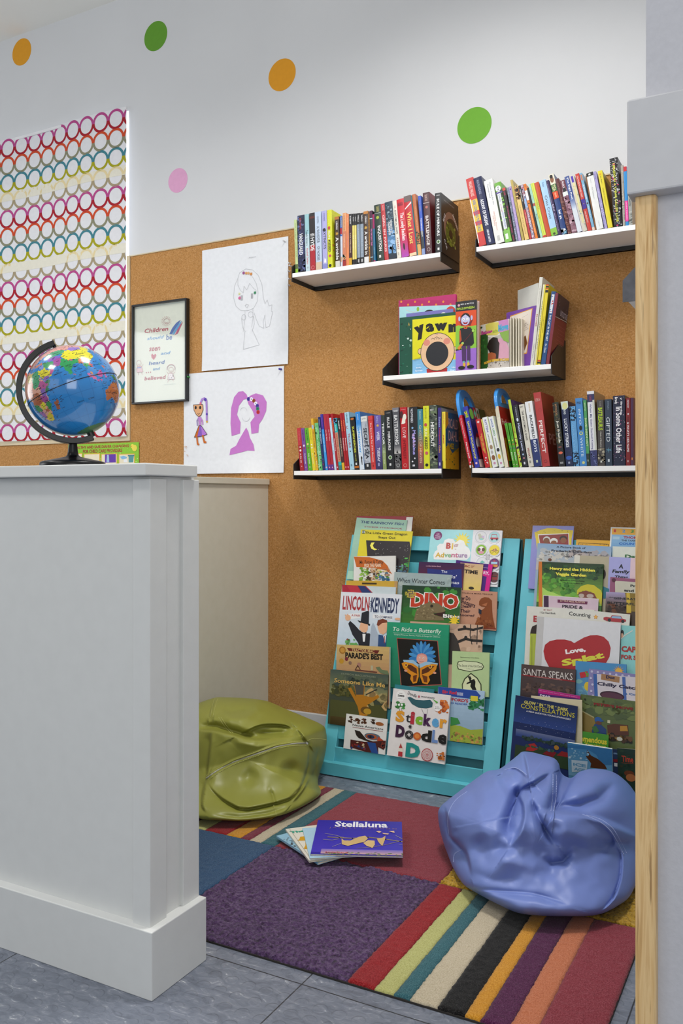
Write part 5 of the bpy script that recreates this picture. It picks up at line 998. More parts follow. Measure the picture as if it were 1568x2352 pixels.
shelf_row('lower left shelf', 1.0967, *C2, [
 ('purple book lettered WEEK and TUESDAY', 'purple book', 25, 145, -10, 272, '6a5aa8', [('g', 0, .4, 1, 1, '6a5aa8', '34305a'), V('BANKS', .02, .14, 'b0b4e0', .3, .6, .01), ('s', .5, .19, .26, 5, 'e0b048'), V('WEEK', .3, .47, 'e8e8f4', .3, .72, .02), V('TUESDAY', .6, .86, 'e8e8f4', .3, .72, .02), ('r', .35, .88, .6, .94, '9a98c0')]),
 ('dark green to olive book lettered TERROR', 'green TERROR book', 155, 221, 95, 270, '2e3836', [('g', 0, .4, 1, .7, '2e3836', '98a878'), ('B', .7, 1, '8c9c60'), V('TERROR', .14, .55, 'eceee8', .2, .75, .04), V('A GENTLE GRIEF', .6, .9, 'd0dcb8', .3, .6)]),
 ('black book with white mirror title and green eye', 'black mirror book', 229, 360, 175, 187, '1e1f22', [('t', 'O BRIEN', .2, .035, .8, .05, 'c0c0c0'), V('RULE', .12, .3, 'e6e6e6', .3, .65, .03), V('MIRRORS', .36, .68, 'e6e6e6', .3, .65, .03), ('e', .5, .8, .26, .035, 'c8d0c8'), ('e', .5, .8, .18, .024, '6a9a4a'), ('d', .5, .8, .08, '101010'), ('r', .35, .9, .6, .94, 'e0e0e0')]),
 ('grey book lettered BATTLESONG', 'grey battle book', 373, 489, 318, 137, '54545a', [('B', 0, .06, '7a7a82'), ('t', 'TANNER', .15, .04, .85, .07, 'e0e0e0', .02), V('BATTLESONG', .12, .60, 'e4e4e4', .2, .75, .04), ('g', 0, .6, 1, .75, '54545a', 'c8c4c0'), ('p', [.3, .74, .45, .68, .65, .75], '2c2a2a'), ('B', .75, 1, '4c4a4c'), ('b', 0, .76, 1, .95, ['5c5a5c', '3a383a', '6c6a6c'], 30, .2, 3), ('o', .5, .94, .26, .06, 'c0c0c0')]),
 ('red book with a white silhouette', 'red silhouette book', 496, 616, 455, 127, 'bc1c24', [('t', 'GOODMAN', .15, .03, .85, .045, 'e0a0a0'), ('e', .2, .12, .25, .06, '4a2024'), ('e', .68, .16, .26, .05, 'ece6d8'), ('p', [.15, .27, .4, .15, .8, .18, .75, .26, .5, .27], 'ece6d8'), V('LOVE', .33, .5, 'f0e0e0', .3, .75, 0), V('INTEREST', .53, .84, '7a0c14', .3, .7, .01), ('o', .5, .94, .26, .05, 'e0a8a0')]),
 ('grey page edge of a thin book', 'grey thin book', 619, 640, 592, 125, 'b4b0a4', []),
 ('black book with galaxy script title', 'galaxy script book', 646, 786, 627, 120, '1c1c20', [V('NOWINSKI', .03, .25, 'e8e8f0', .15, .45, .01), ('s', .35, .34, .18, 5, '90c0f0'), V('Meg & Linus', .38, .77, 'b0a8f0', .25, .75, .03), V('g & Lin', .44, .64, 'e0b8ec', .3, .7, .02), ('s', .6, .83, .14, 5, 'f0f0f8'), ('s', .3, .88, .14, 5, 'f0f0f8'), ('r', .3, .93, .6, .96, 'd0d0d8')]),
 ('teal to orange book with faint capitals', 'teal to orange book', 791, 886, 762, 158, '3a8090', [('g', 0, .3, 1, .7, '3a8090', 'b86a3a'), ('g', 0, .7, 1, 1, 'a85a4a', '7a4a54'), V('SEDGWICK', .03, .18, 'c8e0e4', .35, .65, 0), V('GHOSTS OF HEAVEN', .27, .9, 'e4ccb4', .3, .7, 0)]),
 ('second yellow book with pink lips', 'yellow lips book', 891, 996, 872, 102, 'd9dc28', [('b', 0, 0, 1, 1, ['e6e870'], 60, .05, 3), V('ILLACONIS', .03, .2, 'b0a820', .3, .6), ('e', .4, .3, .24, .026, 'c04a4a'), V('SUN', .36, .48, 'f6f4c0', .2, .65, .03), V('KISSED', .5, .69, '2a2a18', .2, .7, .02), ('e', .5, .75, .26, .026, 'c8506a'), ('d', .5, .94, .26, '1a1a1a')]),
 ('mossy grey green book lettered HIDEOUT', 'mossy hideout book', 1001, 1139, 985, 87, '4a5248', [('b', 0, 0, 1, 1, ['3a4438', '5a6656', '6a7a5a', '2c342c', '8a907a'], 80, .2, 5), ('t', 'KEY', .1, .06, .6, .09, 'e0e0d8'), V('HIDEOUT', .27, .66, 'f0f0ec', .15, .6, .05)], {'w': .17}),
 ('narrow violet book with orange script', 'narrow violet book', 1146, 1206, 1138, 132, '3a2c78', [V('Sweet', .15, .32, 'b0b8e8', .25, .75), V('Montgomery', .34, .6, 'd0405a', .25, .75), V('Gifts', .62, .74, 'e8a850', .25, .75), ('r', .3, .9, .7, .95, 'c0c0e0')], {'w': .16, 'front': [('r', 0, 0, 1, 1, '8a8a90')]}),
 ('yellow and blue storybook against the shelf end', 'yellow storybook', 1216, 1276, 1210, 205, 'ecd83a', [V('ROALD DAHL', .03, .22, 'e08a50', .3, .7, .01), V('JAMES', .4, .56, 'd0503a', .2, .6, .03)], {'w': .13, 'front': f33, 'dy': .002}),
 ], after='bright red book')
# the thin card box that holds the four board books
xa, xb = on_y(675+46*.12755, 900, SHELF_Y).x, on_y(675+325*.12755, 900, SHELF_Y).x
t = tag(empty('book_sleeve', (xa, SHELF_Y+.02, 1.0967)), 'four-coloured card strip lying on top of the small board books', 'book sleeve')
m = MB(); zt = on_y(700, 984, SHELF_Y).z-1.0967
for i, c_ in enumerate(('c03a44', '9a7ab8', '86b84c', 'dccc3c')): a_ = (xb-xa)/4; m.box(i*a_, -.012, zt, (i+1)*a_, .09, zt+.0022, c_)
m.build('card', M['matte'], t)
# ---- lower right, first the two books with blue carrying handles
def handle_book(bx0, bx1, tx, ty, hx, hy, label, spine, front, col):
    org, sc = D1; Yf = SHELF_Y+.002; z0 = 1.0967; w = .178
    X0, X1 = on_y(org[0]+bx0*sc, 900, Yf).x, on_y(org[0]+bx1*sc, 900, Yf).x
    T = on_y(org[0]+tx*sc, org[1]+ty*sc, Yf); th = math.atan2(X0-T.x, T.z-z0); h = math.hypot(T.z-z0, X0-T.x); t_ = (X1-X0)*math.cos(th)
    r = make_book('board_book', w, h, t_, col, spine, front, True, bulge=.0002)
    r.matrix_world = Matrix.Translation((X0, Yf, z0+.0003)) @ Matrix.Rotation(-th, 4, 'Y') @ BASIS
    Th = on_y(org[0]+hx*sc, org[1]+hy*sc, Yf); H = (Th.z-z0)/math.cos(th)+.012
    m = MB(); yb = h*.985; n = 28; g = H-yb; cx_ = w/2; z0_, z1_ = .0010, t_-.0010
    ro = lambda i: (cx_+w/2*math.cos(math.pi*i/n), yb+.08*g+.92*g*math.sin(math.pi*i/n)**.8)
    ri = lambda i: (cx_+(w/2-.040)*math.cos(math.pi*i/n), yb+.24*g+.50*g*math.sin(math.pi*i/n)**.8)
    O_, I_ = [ro(i) for i in range(n+1)], [ri(i) for i in range(n+1)]; loop = O_+I_[::-1]
    for z_ in (z0_, z1_):
        for i in range(n): m.face([(*O_[i], z_), (*O_[i+1], z_), (*I_[i+1], z_), (*I_[i], z_)])
        m.face([(0, yb-.002, z_), (w, yb-.002, z_), (*O_[0], z_), (*I_[0], z_), (*I_[-1], z_), (*O_[-1], z_)])
    rim = [(0, yb-.002), (w, yb-.002)]+O_
    for L_ in (rim, I_):
        for i in range(len(L_)): a_, b_ = L_[i], L_[(i+1) % len(L_)]; m.face([(*a_, z0_), (*b_, z0_), (*b_, z1_), (*a_, z1_)])
    o_ = m.build('handle', M['blueplastic'], r)
    wl = o_.modifiers.new('weld', 'WELD'); wl.merge_threshold = .0002; bv = o_.modifiers.new('bevel', 'BEVEL'); bv.width = .003; bv.segments = 3; bv.limit_method = 'ANGLE'; bv.angle_limit = R(50)
    return tag(r, label, 'book', 'books on the lower right shelf'), r
r, _ = handle_book(290, 350, 92, 525, 52, 100, 'red board book with a blue carrying handle, leaning at the far left, lower right shelf',
   [V('My Carry-Along Touch Book', .06, .44, 'f4dce0', .3, .7, .01), V('Perfect pets', .52, .82, 'f8f0f0', .25, .75, .03), ('d', .5, .9, .22, 'f0c0c8'), ('B', .95, 1, 'e8e8e0')], [('r', 0, 0, 1, 1, 'c8202c'), ('r', .02, .7, .4, 1, 'e08a1c')], 'c81c34')
santa = [('r', 0, 0, 1, 1, '28286e'), ('b', 0, 0, 1, 1, ['f0f0f8'], 60, .012, 3), ('e', .14, .12, .11, .09, '7ab84a'), ('r', .27, 0, .45, .19, 'b02438'), ('p', [.36, .03, .44, .1, .36, .17, .28, .1], '70c0a8'), ('r', .45, 0, .62, .19, 'e4e0d8'), ('e', .54, .11, .06, .06, 'c88a58'), ('p', [.48, .09, .54, .02, .6, .09], '2f6a3a'), ('r', .62, 0, 1, .19, '4a5a24'), ('e', .22, .55, .12, .07, 'e0b090'), ('e', .2, .62, .14, .1, 'f0ece8'), ('p', [.1, .5, .22, .42, .34, .5], 'b82028'), ('r', .1, .66, .4, .86, 'b82028'), ('p', [0, .88, .3, .86, .3, 1, 0, 1], 'f0e8e0')]
shelf_row('lower right shelf', 1.0967, *D1, [
 ('royal blue board book lettered SANTAS WORKSHOP', 'royal blue board book', 376, 462, 168, 378, '3038a4', [('p', [.15, .18, .5, .06, .85, .18], '8ac02a'), ('b', .2, .07, .8, .17, ['e04a6a', 'e8d030', '6ab02a'], 16, .12, 4), V("SANTA'S WORKSHOP", .24, .86, 'e0d860', .3, .72, .04), ('d', .5, .93, .22, 'f0c0c8')], {'w': .175, 'front': santa, 'bulge': .0005}),
 ('small red board book with yellow lettering', 'small red lettered book', 556, 636, 385, 592, 'c02024', [('s', .5, .06, .34, 8, 'f0e0e0'), V('THE NOT VERY MERRY', .3, .72, 'ecd050', .52, .75, .03), V('POUT POUT FISH', .36, .66, 'ecd050', .25, .48, .03), ('b', .2, .78, .8, .92, ['f0e0e0'], 5, .12, 3)], {'w': .13}),
 ('thin pale yellow board book', 'thin pale yellow book', 641, 668, 478, 590, 'd8cc6a', [], {'w': .12}),
 ('white board book lettered KITTEN and friends', 'white KITTEN book', 682, 782, 495, 560, 'e8eae8', [V('KITTEN', .05, .3, '6a5aa8', .3, .62, .03), V('and friends', .34, .52, '3a3a3a', .35, .55, .01), ('e', .5, .6, .26, .045, 'a08468'), ('e', .45, .7, .2, .035, 'b8b4ac'), ('e', .5, .81, .3, .05, '8a5834'), ('d', .5, .92, .2, 'c88aa8'), ('r', .93, 0, 1, 1, 'c8d850')], {'w': .13}),
 ('white board book lettered DUCKLING and friends', 'white DUCKLING book', 796, 888, 605, 548, 'e8eae8', [V('DUCK', .05, .22, '4a6ab8', .3, .62, .03), V('LING', .24, .38, '58a068', .3, .62, .03), V('and friends', .42, .6, '3a3a3a', .35, .55, .01), ('e', .5, .66, .28, .035, '2a2a2c'), ('e', .45, .79, .26, .05, 'e0b838'), ('d', .5, .92, .2, 'c88aa8'), ('r', .93, 0, 1, 1, 'c8d850')], {'w': .13}),
 ], after=None, w=.14)
r, _ = handle_book(892, 955, 716, 370, 662, 80, 'cream edged red board book, the second one with a blue carrying handle',
   [('B', .18, 1, 'e4dcc4')], [('r', 0, 0, 1, 1, 'b01c24'), ('t', 'Perfect pets', .06, .2, .9, .34, 'f0c8c8', .01), ('r', .05, .52, 1, 1, 'c09a10'), ('r', .05, .9, 1, 1, '3a7a2a')], 'd8d0b8')
shelf_row('lower right shelf', 1.0967, *D1, [
 ('left one of two small green board books lettered Easter', 'first small green book', 1032, 1078, 882, 658, '52a428', [V('bright baby', .06, .3, '1c3810', .35, .65, .02), ('d', .5, .39, .24, 'e8d848'), ('d', .5, .48, .24, 'd8582c'), ('d', .5, .57, .24, '5a3a8a'), V('Easter', .66, .86, 'e8f4d8', .3, .7, .02), ('d', .5, .94, .16, 'f0c0c8')], {'w': .11}),
 ('right one of two small green board books lettered Easter', 'second small green book', 1081, 1129, 947, 655, '52a428', [V('bright baby', .06, .3, '1c3810', .35, .65, .02), ('d', .5, .39, .24, 'e8d848'), ('d', .5, .48, .24, 'd8582c'), ('d', .5, .57, .24, '5a3a8a'), V('Easter', .66, .86, 'e8f4d8', .3, .7, .02), ('d', .5, .94, .16, 'f0c0c8')], {'w': .11}),
 ('tall lime spined picture book', 'tall lime book', 1140, 1190, 937, 252, 'b8d83c', [V('THE COLD NUTCRACKER', .28, .5, '5a8a20', .3, .7, .01), ('b', 0, .55, 1, 1, ['e8e8d0', '3a3a3a', 'd8b030'], 24, .3, 4), ('r', 0, 0, .12, 1, 'a02428')], {'w': .17, 'front': [('r', 0, 0, 1, 1, '4a3a78'), ('s', .1, .2, .05, 5, 'e0b048'), ('t', 'A PICTURE', .1, .06, .8, .1, '2a2048')]}),
 ('charcoal book with white Maternity script', 'charcoal script book', 1202, 1288, 1022, 347, '26262c', [V('Halpern', .04, .2, 'b8bcc8', .35, .65), ('e', .5, .24, .2, .03, 'd0dcec'), V('Maternity Leave', .3, .74, 'c8d0f0', .25, .75, .03), ('d', .45, .8, .18, 'a8c0e0'), ('d', .5, .86, .16, 'e08a9a'), ('r', .3, .92, .6, .96, 'e0e0e8')]),
 ('cream book with grey and red capitals', 'cream anatomy book', 1299, 1388, 1130, 337, 'd8d4c6', [('t', 'BENNETT', .15, .03, .75, .05, '5a5a58'), V('THE ANATOMICAL SHAPE', .1, .58, '3a3434', .3, .68, .01), V('HEART', .7, .87, '9a4038', .3, .68, .01), ('r', .3, .9, .6, .94, '8a8a80')]),
 ('white over navy book lettered BACKFIELD BOYS', 'white and navy book', 1397, 1524, 1230, 290, 'e8eaec', [V('FEINSTEIN', .03, .16, 'd0b070', .45, .62, .01), V('BACKFIELD', .21, .57, '20242c', .35, .7, .03), ('B', .58, 1, '26346e'), V('BOYS', .60, .78, 'e8eef8', .35, .72, .03), ('r', .35, .9, .6, .94, 'c0c8a8')], {'hard': True}),
 ], after='second blue handled book')
fl = [('b', 0, 0, 1, 1, ['141a34', '2c2848', '3a2c50', '10142c'], 60, .12, 5), ('b', 0, 0, 1, 1, ['c05a8a', 'e08ab0', '8a3a68', '4a5a9a', 'c8c8dc'], 100, .06, 6)]
shelf_row('lower right shelf', 1.0967, *D2, [
 ('oversized red book lettered PERFECT', 'big red book', 42, 165, -112, 92, 'b23a38', [V('AHERN', .08, .12, 'e0a8a0', .1, .8, 0), ('o', .6, .24, .22, .02, '8a2a2a'), V('PERFECT', .38, .82, 'f4e4e0', .25, .72, .02), ('o', .5, .93, .22, .04, '6a1c1c')], {'w': .165, 'front': [('g', 0, 0, 1, 1, '902022', '6a1618'), ('t', 'PE', .2, .55, .7, .7, 'c88a84', .01)]}),
 ('dark forest book with white Just Friends script', 'dark forest book', 312, 412, 200, 252, '22261e', [('b', 0, 0, 1, .75, ['3c4628', '5a4a24', '1a1e16', '6a5a34', '2c3420'], 70, .14, 5), V('PITCOCK', .03, .2, 'c08a5a', .35, .65, .01), V('Just Friends', .29, .63, 'eceadc', .28, .72, .03), ('B', .69, 1, '1c1a1c'), ('e', .5, .79, .35, .02, 'e06a4a'), ('e', .5, .7, .3, .01, '8a4a44'), ('t', 'SWOON', .25, .93, .75, .96, 'd8d8d8', .02)]),
 ('deep blue book lettered LUCKY STRIKES', 'deep blue book', 426, 545, 335, 237, '18244a', [('p', [0, 0, 1, 0, 1, .1, .6, .13, .1, .12], 'cfdccc'), ('e', .55, .07, .36, .05, 'd8d890'), V('BAYARD', .13, .2, 'e0e8f0', .3, .6, .01), V('LUCKY STRIKES', .27, .71, 'e8ecf4', .25, .68, .02), ('e', .5, .87, .4, .03, '2a58b0'), ('b', 0, .7, 1, .9, ['5a74b0'], 20, .02, 3), ('r', .35, .93, .6, .96, 'a0a8c0')]),
 ('light blue book with dark leafy corners', 'leafy blue book', 551, 645, 480, 317, '62a4d8', [('b', 0, 0, 1, .24, ['16243c'], 34, .13, 4), ('b', 0, .76, 1, 1, ['16243c'], 34, .13, 5), V('CALPURNIA TATE', .26, .76, '8ac4ec', .2, .5, .01), V('THE EVOLUTION OF', .28, .7, '86c0e8', .6, .78, 0)]),
 ('mid blue book lettered INTO WHITE', 'mid blue book', 652, 768, 573, 182, '4588c8', [('t', 'PINK', .2, .05, .8, .09, '1c2c48', .01), V('INTO', .16, .39, 'd8ecf8', .35, .65, 0), ('e', .5, .44, .22, .035, '16181c'), ('o', .5, .52, .26, .1, 'dce070'), V('WHITE', .58, .86, 'd8ecf8', .3, .65, 0), ('d', .55, .95, .2, 'd0d488')]),
 ('green book with pale title letters in boxes', 'boxed letter green book', 769, 818, 703, 212, '4c9c5c', [V('BANTLE', .04, .16, 'c8e0b0', .3, .7, .01), V('DAVID INSIDE OUT', .27, .7, 'e4ecb8', .2, .8, .02), ('B', .81, 1, '24302c'), ('r', .3, .9, .6, .93, 'b0c0b0')]),
 ('tall white book with navy ends and grey script', 'tall white book', 828, 945, 765, 67, 'e4e4e8', [('B', .04, .145, '2e2c58'), V('IONES', .06, .13, 'a03a5a', .3, .6, .01), V('When My Sister Started Kissing', .17, .78, '6a6a9a', .2, .55, .01), ('r', .72, .12, 1, .85, 'c8ccc0'), ('B', .79, 1, '34386c'), ('b', 0, .8, 1, 1, ['6a74a8', '2a2c58'], 20, .14, 4)], {'w': .17, 'front': [('r', 0, 0, 1, 1, 'a08a6a')]}),
 ('grey brown book lettered BATTLESAURUS in lime', 'lime lettered book', 951, 1062, 927, 207, '4a4440', [V('FALKNER', .02, .1, '9a928a', .4, .6, 0), V('BATTLESAURUS', .12, .46, 'b8d81c', .15, .8, .05), V('Clash of Empires', .48, .72, 'e0dcd0', .35, .58, .01), ('b', 0, .72, 1, .95, ['2a2420', '8a8068', 'b0a890'], 30, .2, 6), ('r', .35, .92, .6, .95, 'd0d0c8')]),
 ('slate blue book lettered GIFTED', 'slate book', 1072, 1186, 1054, 197, '2c3a4c', [V('SWAIN', .03, .15, '8a9cb0', .4, .62, 0), V('GIFTED', .27, .64, 'd8dee4', .2, .72, 0), ('l', [.15, .75, .85, .77], .06, '6aa8c0'), ('l', [.15, .78, .85, .75], .05, '6aa8c0'), ('l', [.5, .73, .5, .8], .05, '6aa8c0'), ('r', .35, .9, .6, .94, 'd0d8e0')]),
 ('thick dark floral book with white script title', 'dark floral book', 1199, 1397, 1190, 140, '181c38', fl+[V('Brody', .02, .12, 'f4f0f4', .1, .4, .03), V('In Some Other Life', .16, .82, 'f8f4f8', .25, .72, .04), V('y Brody', .03, .26, 'f4f0f4', .6, .78, .03)], {'bulge': .0006}),
 ('dark red book with white capitals beside the post', 'dark red book', 1406, 1480, 1405, 172, '7c181c', [V('PETROFF', .03, .15, 'e8e0e0', .3, .6, .02), ('s', .5, .24, .25, 5, 'f0f0f0'), V('ASH', .28, .36, '5a0c10', .3, .7, .02), V("& WHAT'S HER NAME", .36, .8, 'f0e4e4', .25, .7, .02), ('r', .3, .92, .6, .95, 'c0a0a0')]),
 ('narrow plum book at the right end', 'narrow plum book', 1483, 1530, 1482, 170, '4a2444', [('e', .5, .9, .2, .02, 'e08a30')]),
 ], after='white and navy book')
# ================================================================ face-out books
def proj(P):
    d = Vector(P)-ORG; z = -_s*d.x+_c*d.y; x = _c*d.x+_s*d.y
    return CX+FPX*x/z, HZ-FPX*d.z/z
def frame_matrix(o, x, y):
    x = x.normalized(); y = (y-x*y.dot(x)).normalized(); z = x.cross(y)
    return Matrix(((x.x, y.x, z.x, o.x), (x.y, y.y, z.y, o.y), (x.z, y.z, z.z, o.z), (0, 0, 0, 1)))
CR = {'a': ((780, 1170), .27423), 'b': ((740, 1440), .29974), 'c': ((1180, 1190), .18495), 'd': ((1160, 1480), .19770), 'm': ((860, 620), .29974), 'f': ((600, 1800), .25510)}
def place(label, crop, o, xd, yd, w, h, t, col, ops, hard=True, group=None, name='book', kind='cover', spine=()):
    org, sc = CR[crop]; Mx = frame_matrix(o, xd, yd); z = Mx.to_3x3().col[2]
    q = [proj(o+Mx.to_3x3().col[0]*a*w+Mx.to_3x3().col[1]*b*h) for a, b in ((0, 1), (1, 1), (1, 0), (0, 0))]
    f = quad(*[((u-org[0])/sc, (v-org[1])/sc) for u, v in q])
    r = make_book(name, w, h, t, col, spine, [conv(f, p) for p in ops], hard, kind=kind, bulge=.0002)
    Mx.translation = o-z*t; r.matrix_world = Mx
    tag(r, label, 'book', group); return r
RACKQ = []
def rack_book(*a, **k): RACKQ.append((a, k))
def place_rack_books():
    nrm = Vector((0, -math.cos(TH), math.sin(TH))); up = Vector((0, math.sin(TH), math.cos(TH))); done = []
    S0 = RY0*math.sin(TH)
    for a, kw in sorted(RACKQ, key=lambda q: (-q[0][4], q[0][5])):
        label, crop, TL, TR, k, layer, t, col, ops = a[:9]; hard = a[9] if len(a) > 9 else False; t = min(t, .0075 if layer > .5 or hard else .0045)
        if t <= .006: t *= .75
        org, sc = CR[crop]; sb = (.098+.073*k-.001)/math.cos(TH) if k >= 0 else .052/math.cos(TH)
        nb, nt = .0065+t, .012+t
        for it in range(3):
            p0 = rk(0, 0, nt); A = on_plane(org[0]+TL[0]*sc, org[1]+TL[1]*sc, p0, nrm); B = on_plane(org[0]+TR[0]*sc, org[1]+TR[1]*sc, p0, nrm)
            xd = B-A; w = xd.length; xd.normalize(); yd = nrm.cross(xd); sA = A.dot(up)-S0; h = sA-sb
            bx = -yd.x*h; x0, x1 = min(A.x, A.x+bx)-.0015, max(B.x, B.x+bx)+.0015; sA0 = sA; sA = max(sA, B.dot(up)-S0); back0 = .0058; slope = .004/h
            for (X0, X1, s0, s1, n0, sl) in done:
                if X1 < x0 or X0 > x1 or s1 < sb or s0 > sA: continue
                lo, hi = max(s0, sb), min(s1, sA)
                if lo-sb < .03: back0 = max(back0, n0+sl*(lo-s0)+.0010)
            for (X0, X1, s0, s1, n0, sl) in done:
                if X1 < x0 or X0 > x1 or s1 < sb or s0 > sA: continue
                lo, hi = max(s0, sb), min(s1, sA)
                for q in (lo, hi):
                    if q-sb > .006: slope = max(slope, (n0+sl*(q-s0)+.0010-back0)/(q-sb))
            nb, nt = back0+t, back0+t+slope*h
        done.append((x0, x1, sb-(B-A).dot(up) if (B-A).dot(up) > 0 else sb+(B-A).dot(up), sA, nb, slope))
        Pb = A-yd*h-nrm*(nt-nb); yd2 = A-Pb
        place(label, crop, Pb, xd, yd2, w, yd2.length, t, col, ops, hard, 'picture books in the magazine racks', kw.get('name', 'book'))
# ---------------- left rack
rack_book('tall red hardcover at the very top of the left rack, behind the mint book', 'a', (141, 56), (614, 58), 8, 0, .006, 'a02634', [('r', 560, 66, 606, 400, 'e8e6e0')], True)
rack_book('mint green sticker storybook at the top left of the left rack', 'a', (143, 68), (566, 90), 8, 1, .003, 'a8d0b8', [('g', 143, 68, 640, 560, 'a8d0b8', '90b8a8'), ('t', 'THE RAINBOW FISH', 180, 97, 533, 138, '1e3a74', .02), ('t', 'STICKER STORYBOOK', 210, 142, 526, 172, '9a2848', .02)])
rack_book('yellow bordered book with a crescent moon in a starry night, left rack', 'a', (178, 168), (612, 184), 8, 2.4, .004, 'dccb28', [('p', [222, 260, 585, 272, 645, 590, 250, 590], '2c2428'), ('b', 300, 280, 580, 400, ['e8e8e0'], 26, .008, 3), ('p', [295, 278, 268, 280, 256, 305, 268, 332, 295, 344, 318, 338, 290, 325, 280, 305], 'f0e860'),
   ('t', 'The Little Green Dragon', 215, 186, 565, 226, '22200c', .01, 0, 2), ('t', 'Steps Out', 328, 224, 468, 256, '22200c', .01, 0, 2), ('r', 190, 178, 212, 204, '1c4a5a'), ('t', 'H', 193, 182, 209, 200, 'e0e0d0', .03), ('b', 520, 410, 650, 520, ['3a9040', '5ab050', '2a7034'], 40, .05, 6), ('b', 480, 470, 560, 530, ['6a8a9a', '4a6a80'], 14, .04, 7)])
ks = [('r', 766, 165, 1130, 700, 'a4dce0'), ('r', 1126, 165, 1400, 700, 'e8e6ea'), ('d', 824, 222, 36, '7a2a68'), ('t', 'with\n10 busy\nsounds!', 802, 200, 846, 246, 'f0d8ec', .01), ('s', 1030, 265, 78, 14, 'e8d848'), ('d', 1030, 265, 46, 'f0e068'), ('p', [790, 420, 786, 385, 800, 355, 820, 340, 818, 310, 840, 290, 870, 290, 882, 260, 915, 246, 955, 250, 975, 280, 1010, 255, 1045, 265, 1062, 310, 1090, 330, 1102, 365, 1095, 400, 1070, 425, 940, 426], 'f0f0ee'),
      ('t', 'B', 898, 280, 934, 334, 'c0504c', .05), ('t', 'i', 944, 286, 954, 338, 'e8c050', .03), ('t', 'g', 960, 292, 994, 350, 'c8a8a8', .03), ('t', 'Ad', 806, 362, 876, 405, 'd8b040', .03), ('t', 've', 880, 374, 938, 406, '8ab88a', .03), ('t', 'nt', 942, 366, 996, 406, 'c87090', .03), ('t', 'ure', 1000, 376, 1074, 408, 'a88ab0', .03)]
for x, y, c_, art in ((1188, 232, 'e4e4e6', 'bird'), (1297, 234, 'a8d8dc', 'car'), (1190, 342, '8abf34', 'cow'), (1298, 345, 'ecd63a', 'bike'), (1198, 452, 'dfe2e4', 'fish'), (1297, 458, '6a2a68', 'boat'), (1297, 570, '5a2c30', 'bus')):
    ks += [('d', x, y, 54, 'f4f4f6'), ('d', x, y, 50, 'cfcfd4'), ('d', x, y, 42, c_)]
    if art == 'bird': ks += [('e', x+4, y+8, 22, 20, 'c0c0b0'), ('d', x-12, y-14, 13, 'c8c8b4'), ('p', [x, y, x+30, y-12, x+26, y+12], 'd0b8dc'), ('e', x+4, y+20, 14, 8, '90d0c8')]
    if art == 'car': ks += [('r', x-32, y+4, x+32, y+20, 'c83040'), ('l', [x-24, y+4, x-18, y-22, x+18, y-22, x+24, y+4], .006, 'c83040'), ('d', x-18, y+20, 8, '3a3a3c'), ('d', x+20, y+20, 8, '3a3a3c')]
    if art == 'cow': ks += [('e', x, y, 22, 30, 'f4f0ec'), ('e', x-18, y-2, 12, 16, '6a4a3a'), ('e', x+18, y-2, 12, 16, '6a4a3a'), ('e', x, y+22, 22, 12, 'dc98a8')]
    if art == 'bike': ks += [('o', x-20, y+12, 14, .005, '4a3a20'), ('o', x+20, y+12, 14, .005, '4a3a20'), ('l', [x-20, y+12, x-6, y-8, x+14, y-8, x, y+12, x-6, y-8], .006, 'a03a7a'), ('l', [x+20, y+12, x+12, y-16], .006, 'a03a7a')]
    if art == 'fish': ks += [('p', [x-20, y-4, x, y-22, x+26, y-6, x, y+6], '7ac0b4')]
    if art == 'boat': ks += [('r', x-24, y-16, x+24, y+4, 'a8d0e8'), ('r', x-26, y+6, x+26, y+28, 'd89038'), ('r', x-6, y-26, x+8, y-18, 'd84040')]
    if art == 'bus': ks += [('r', x-22, y-20, x+26, y+22, '8a2828'), ('r', x-16, y-14, x+20, y, '3a1a1c')]
for i in range(5):
    for j in range(6): ks.append(('d', 1230+i*8, 382+j*8, 2, '505054'))
bk = rack_book('pale blue board book with a white panel of round sound buttons', 'a', (766, 165), (1362, 178), 8, .6, .008, 'e8e6ea', ks, True, name='sound_book')
rack_book('white book with an orange banner and a man in a shrub, left rack', 'a', (118, 394), (468, 388), 7, 1.6, .006, 'e6e4e0', [('p', [118, 396, 250, 400, 360, 430, 400, 470, 425, 520, 440, 545, 380, 510, 280, 490, 140, 482], 'cc6a2c'), ('t', 'Mr. Putter & Tabby', 168, 424, 368, 470, '3a2a20', .01, 0, 6), ('t', 'PICK THE PEARS', 208, 454, 348, 484, 'f0e0c8', .02, 0, 6), ('b', 170, 490, 240, 595, ['8ab84a', '6a9a34', 'a8cc60'], 30, .06, 3), ('b', 230, 490, 330, 600, ['8a6a3a', 'd8b090', '4a3a28', 'c8a070'], 34, .06, 5), ('b', 300, 510, 410, 600, ['4a7ab0', '6a9a40', '3a6a8a', 'e0d090'], 34, .07, 6), ('b', 365, 490, 420, 560, ['a8806a', 'c09a80'], 12, .05, 7)])
rack_book('dark violet golden-framed night book behind the winter book, left rack', 'a', (664, 438), (1042, 452), 7, 1.4, .005, '4a1c44', [('g', 664, 438, 1050, 700, '3c1a48', '7a2030'), ('p', [735, 495, 880, 510, 1020, 500, 1025, 680, 735, 680], '24307a'), ('t', 'a Little Golden Book', 724, 468, 850, 484, 'd8a8b8', .01), ('t', 'The', 854, 510, 902, 534, 'e8e8f0', .01), ("t", "Dolls'", 850, 546, 980, 580, 'e8e8f0', .01), ('t', 'Christmas', 800, 592, 1000, 628, 'e8e8f0', .01), ('b', 740, 510, 1020, 660, ['8a90d0'], 20, .008, 2)])
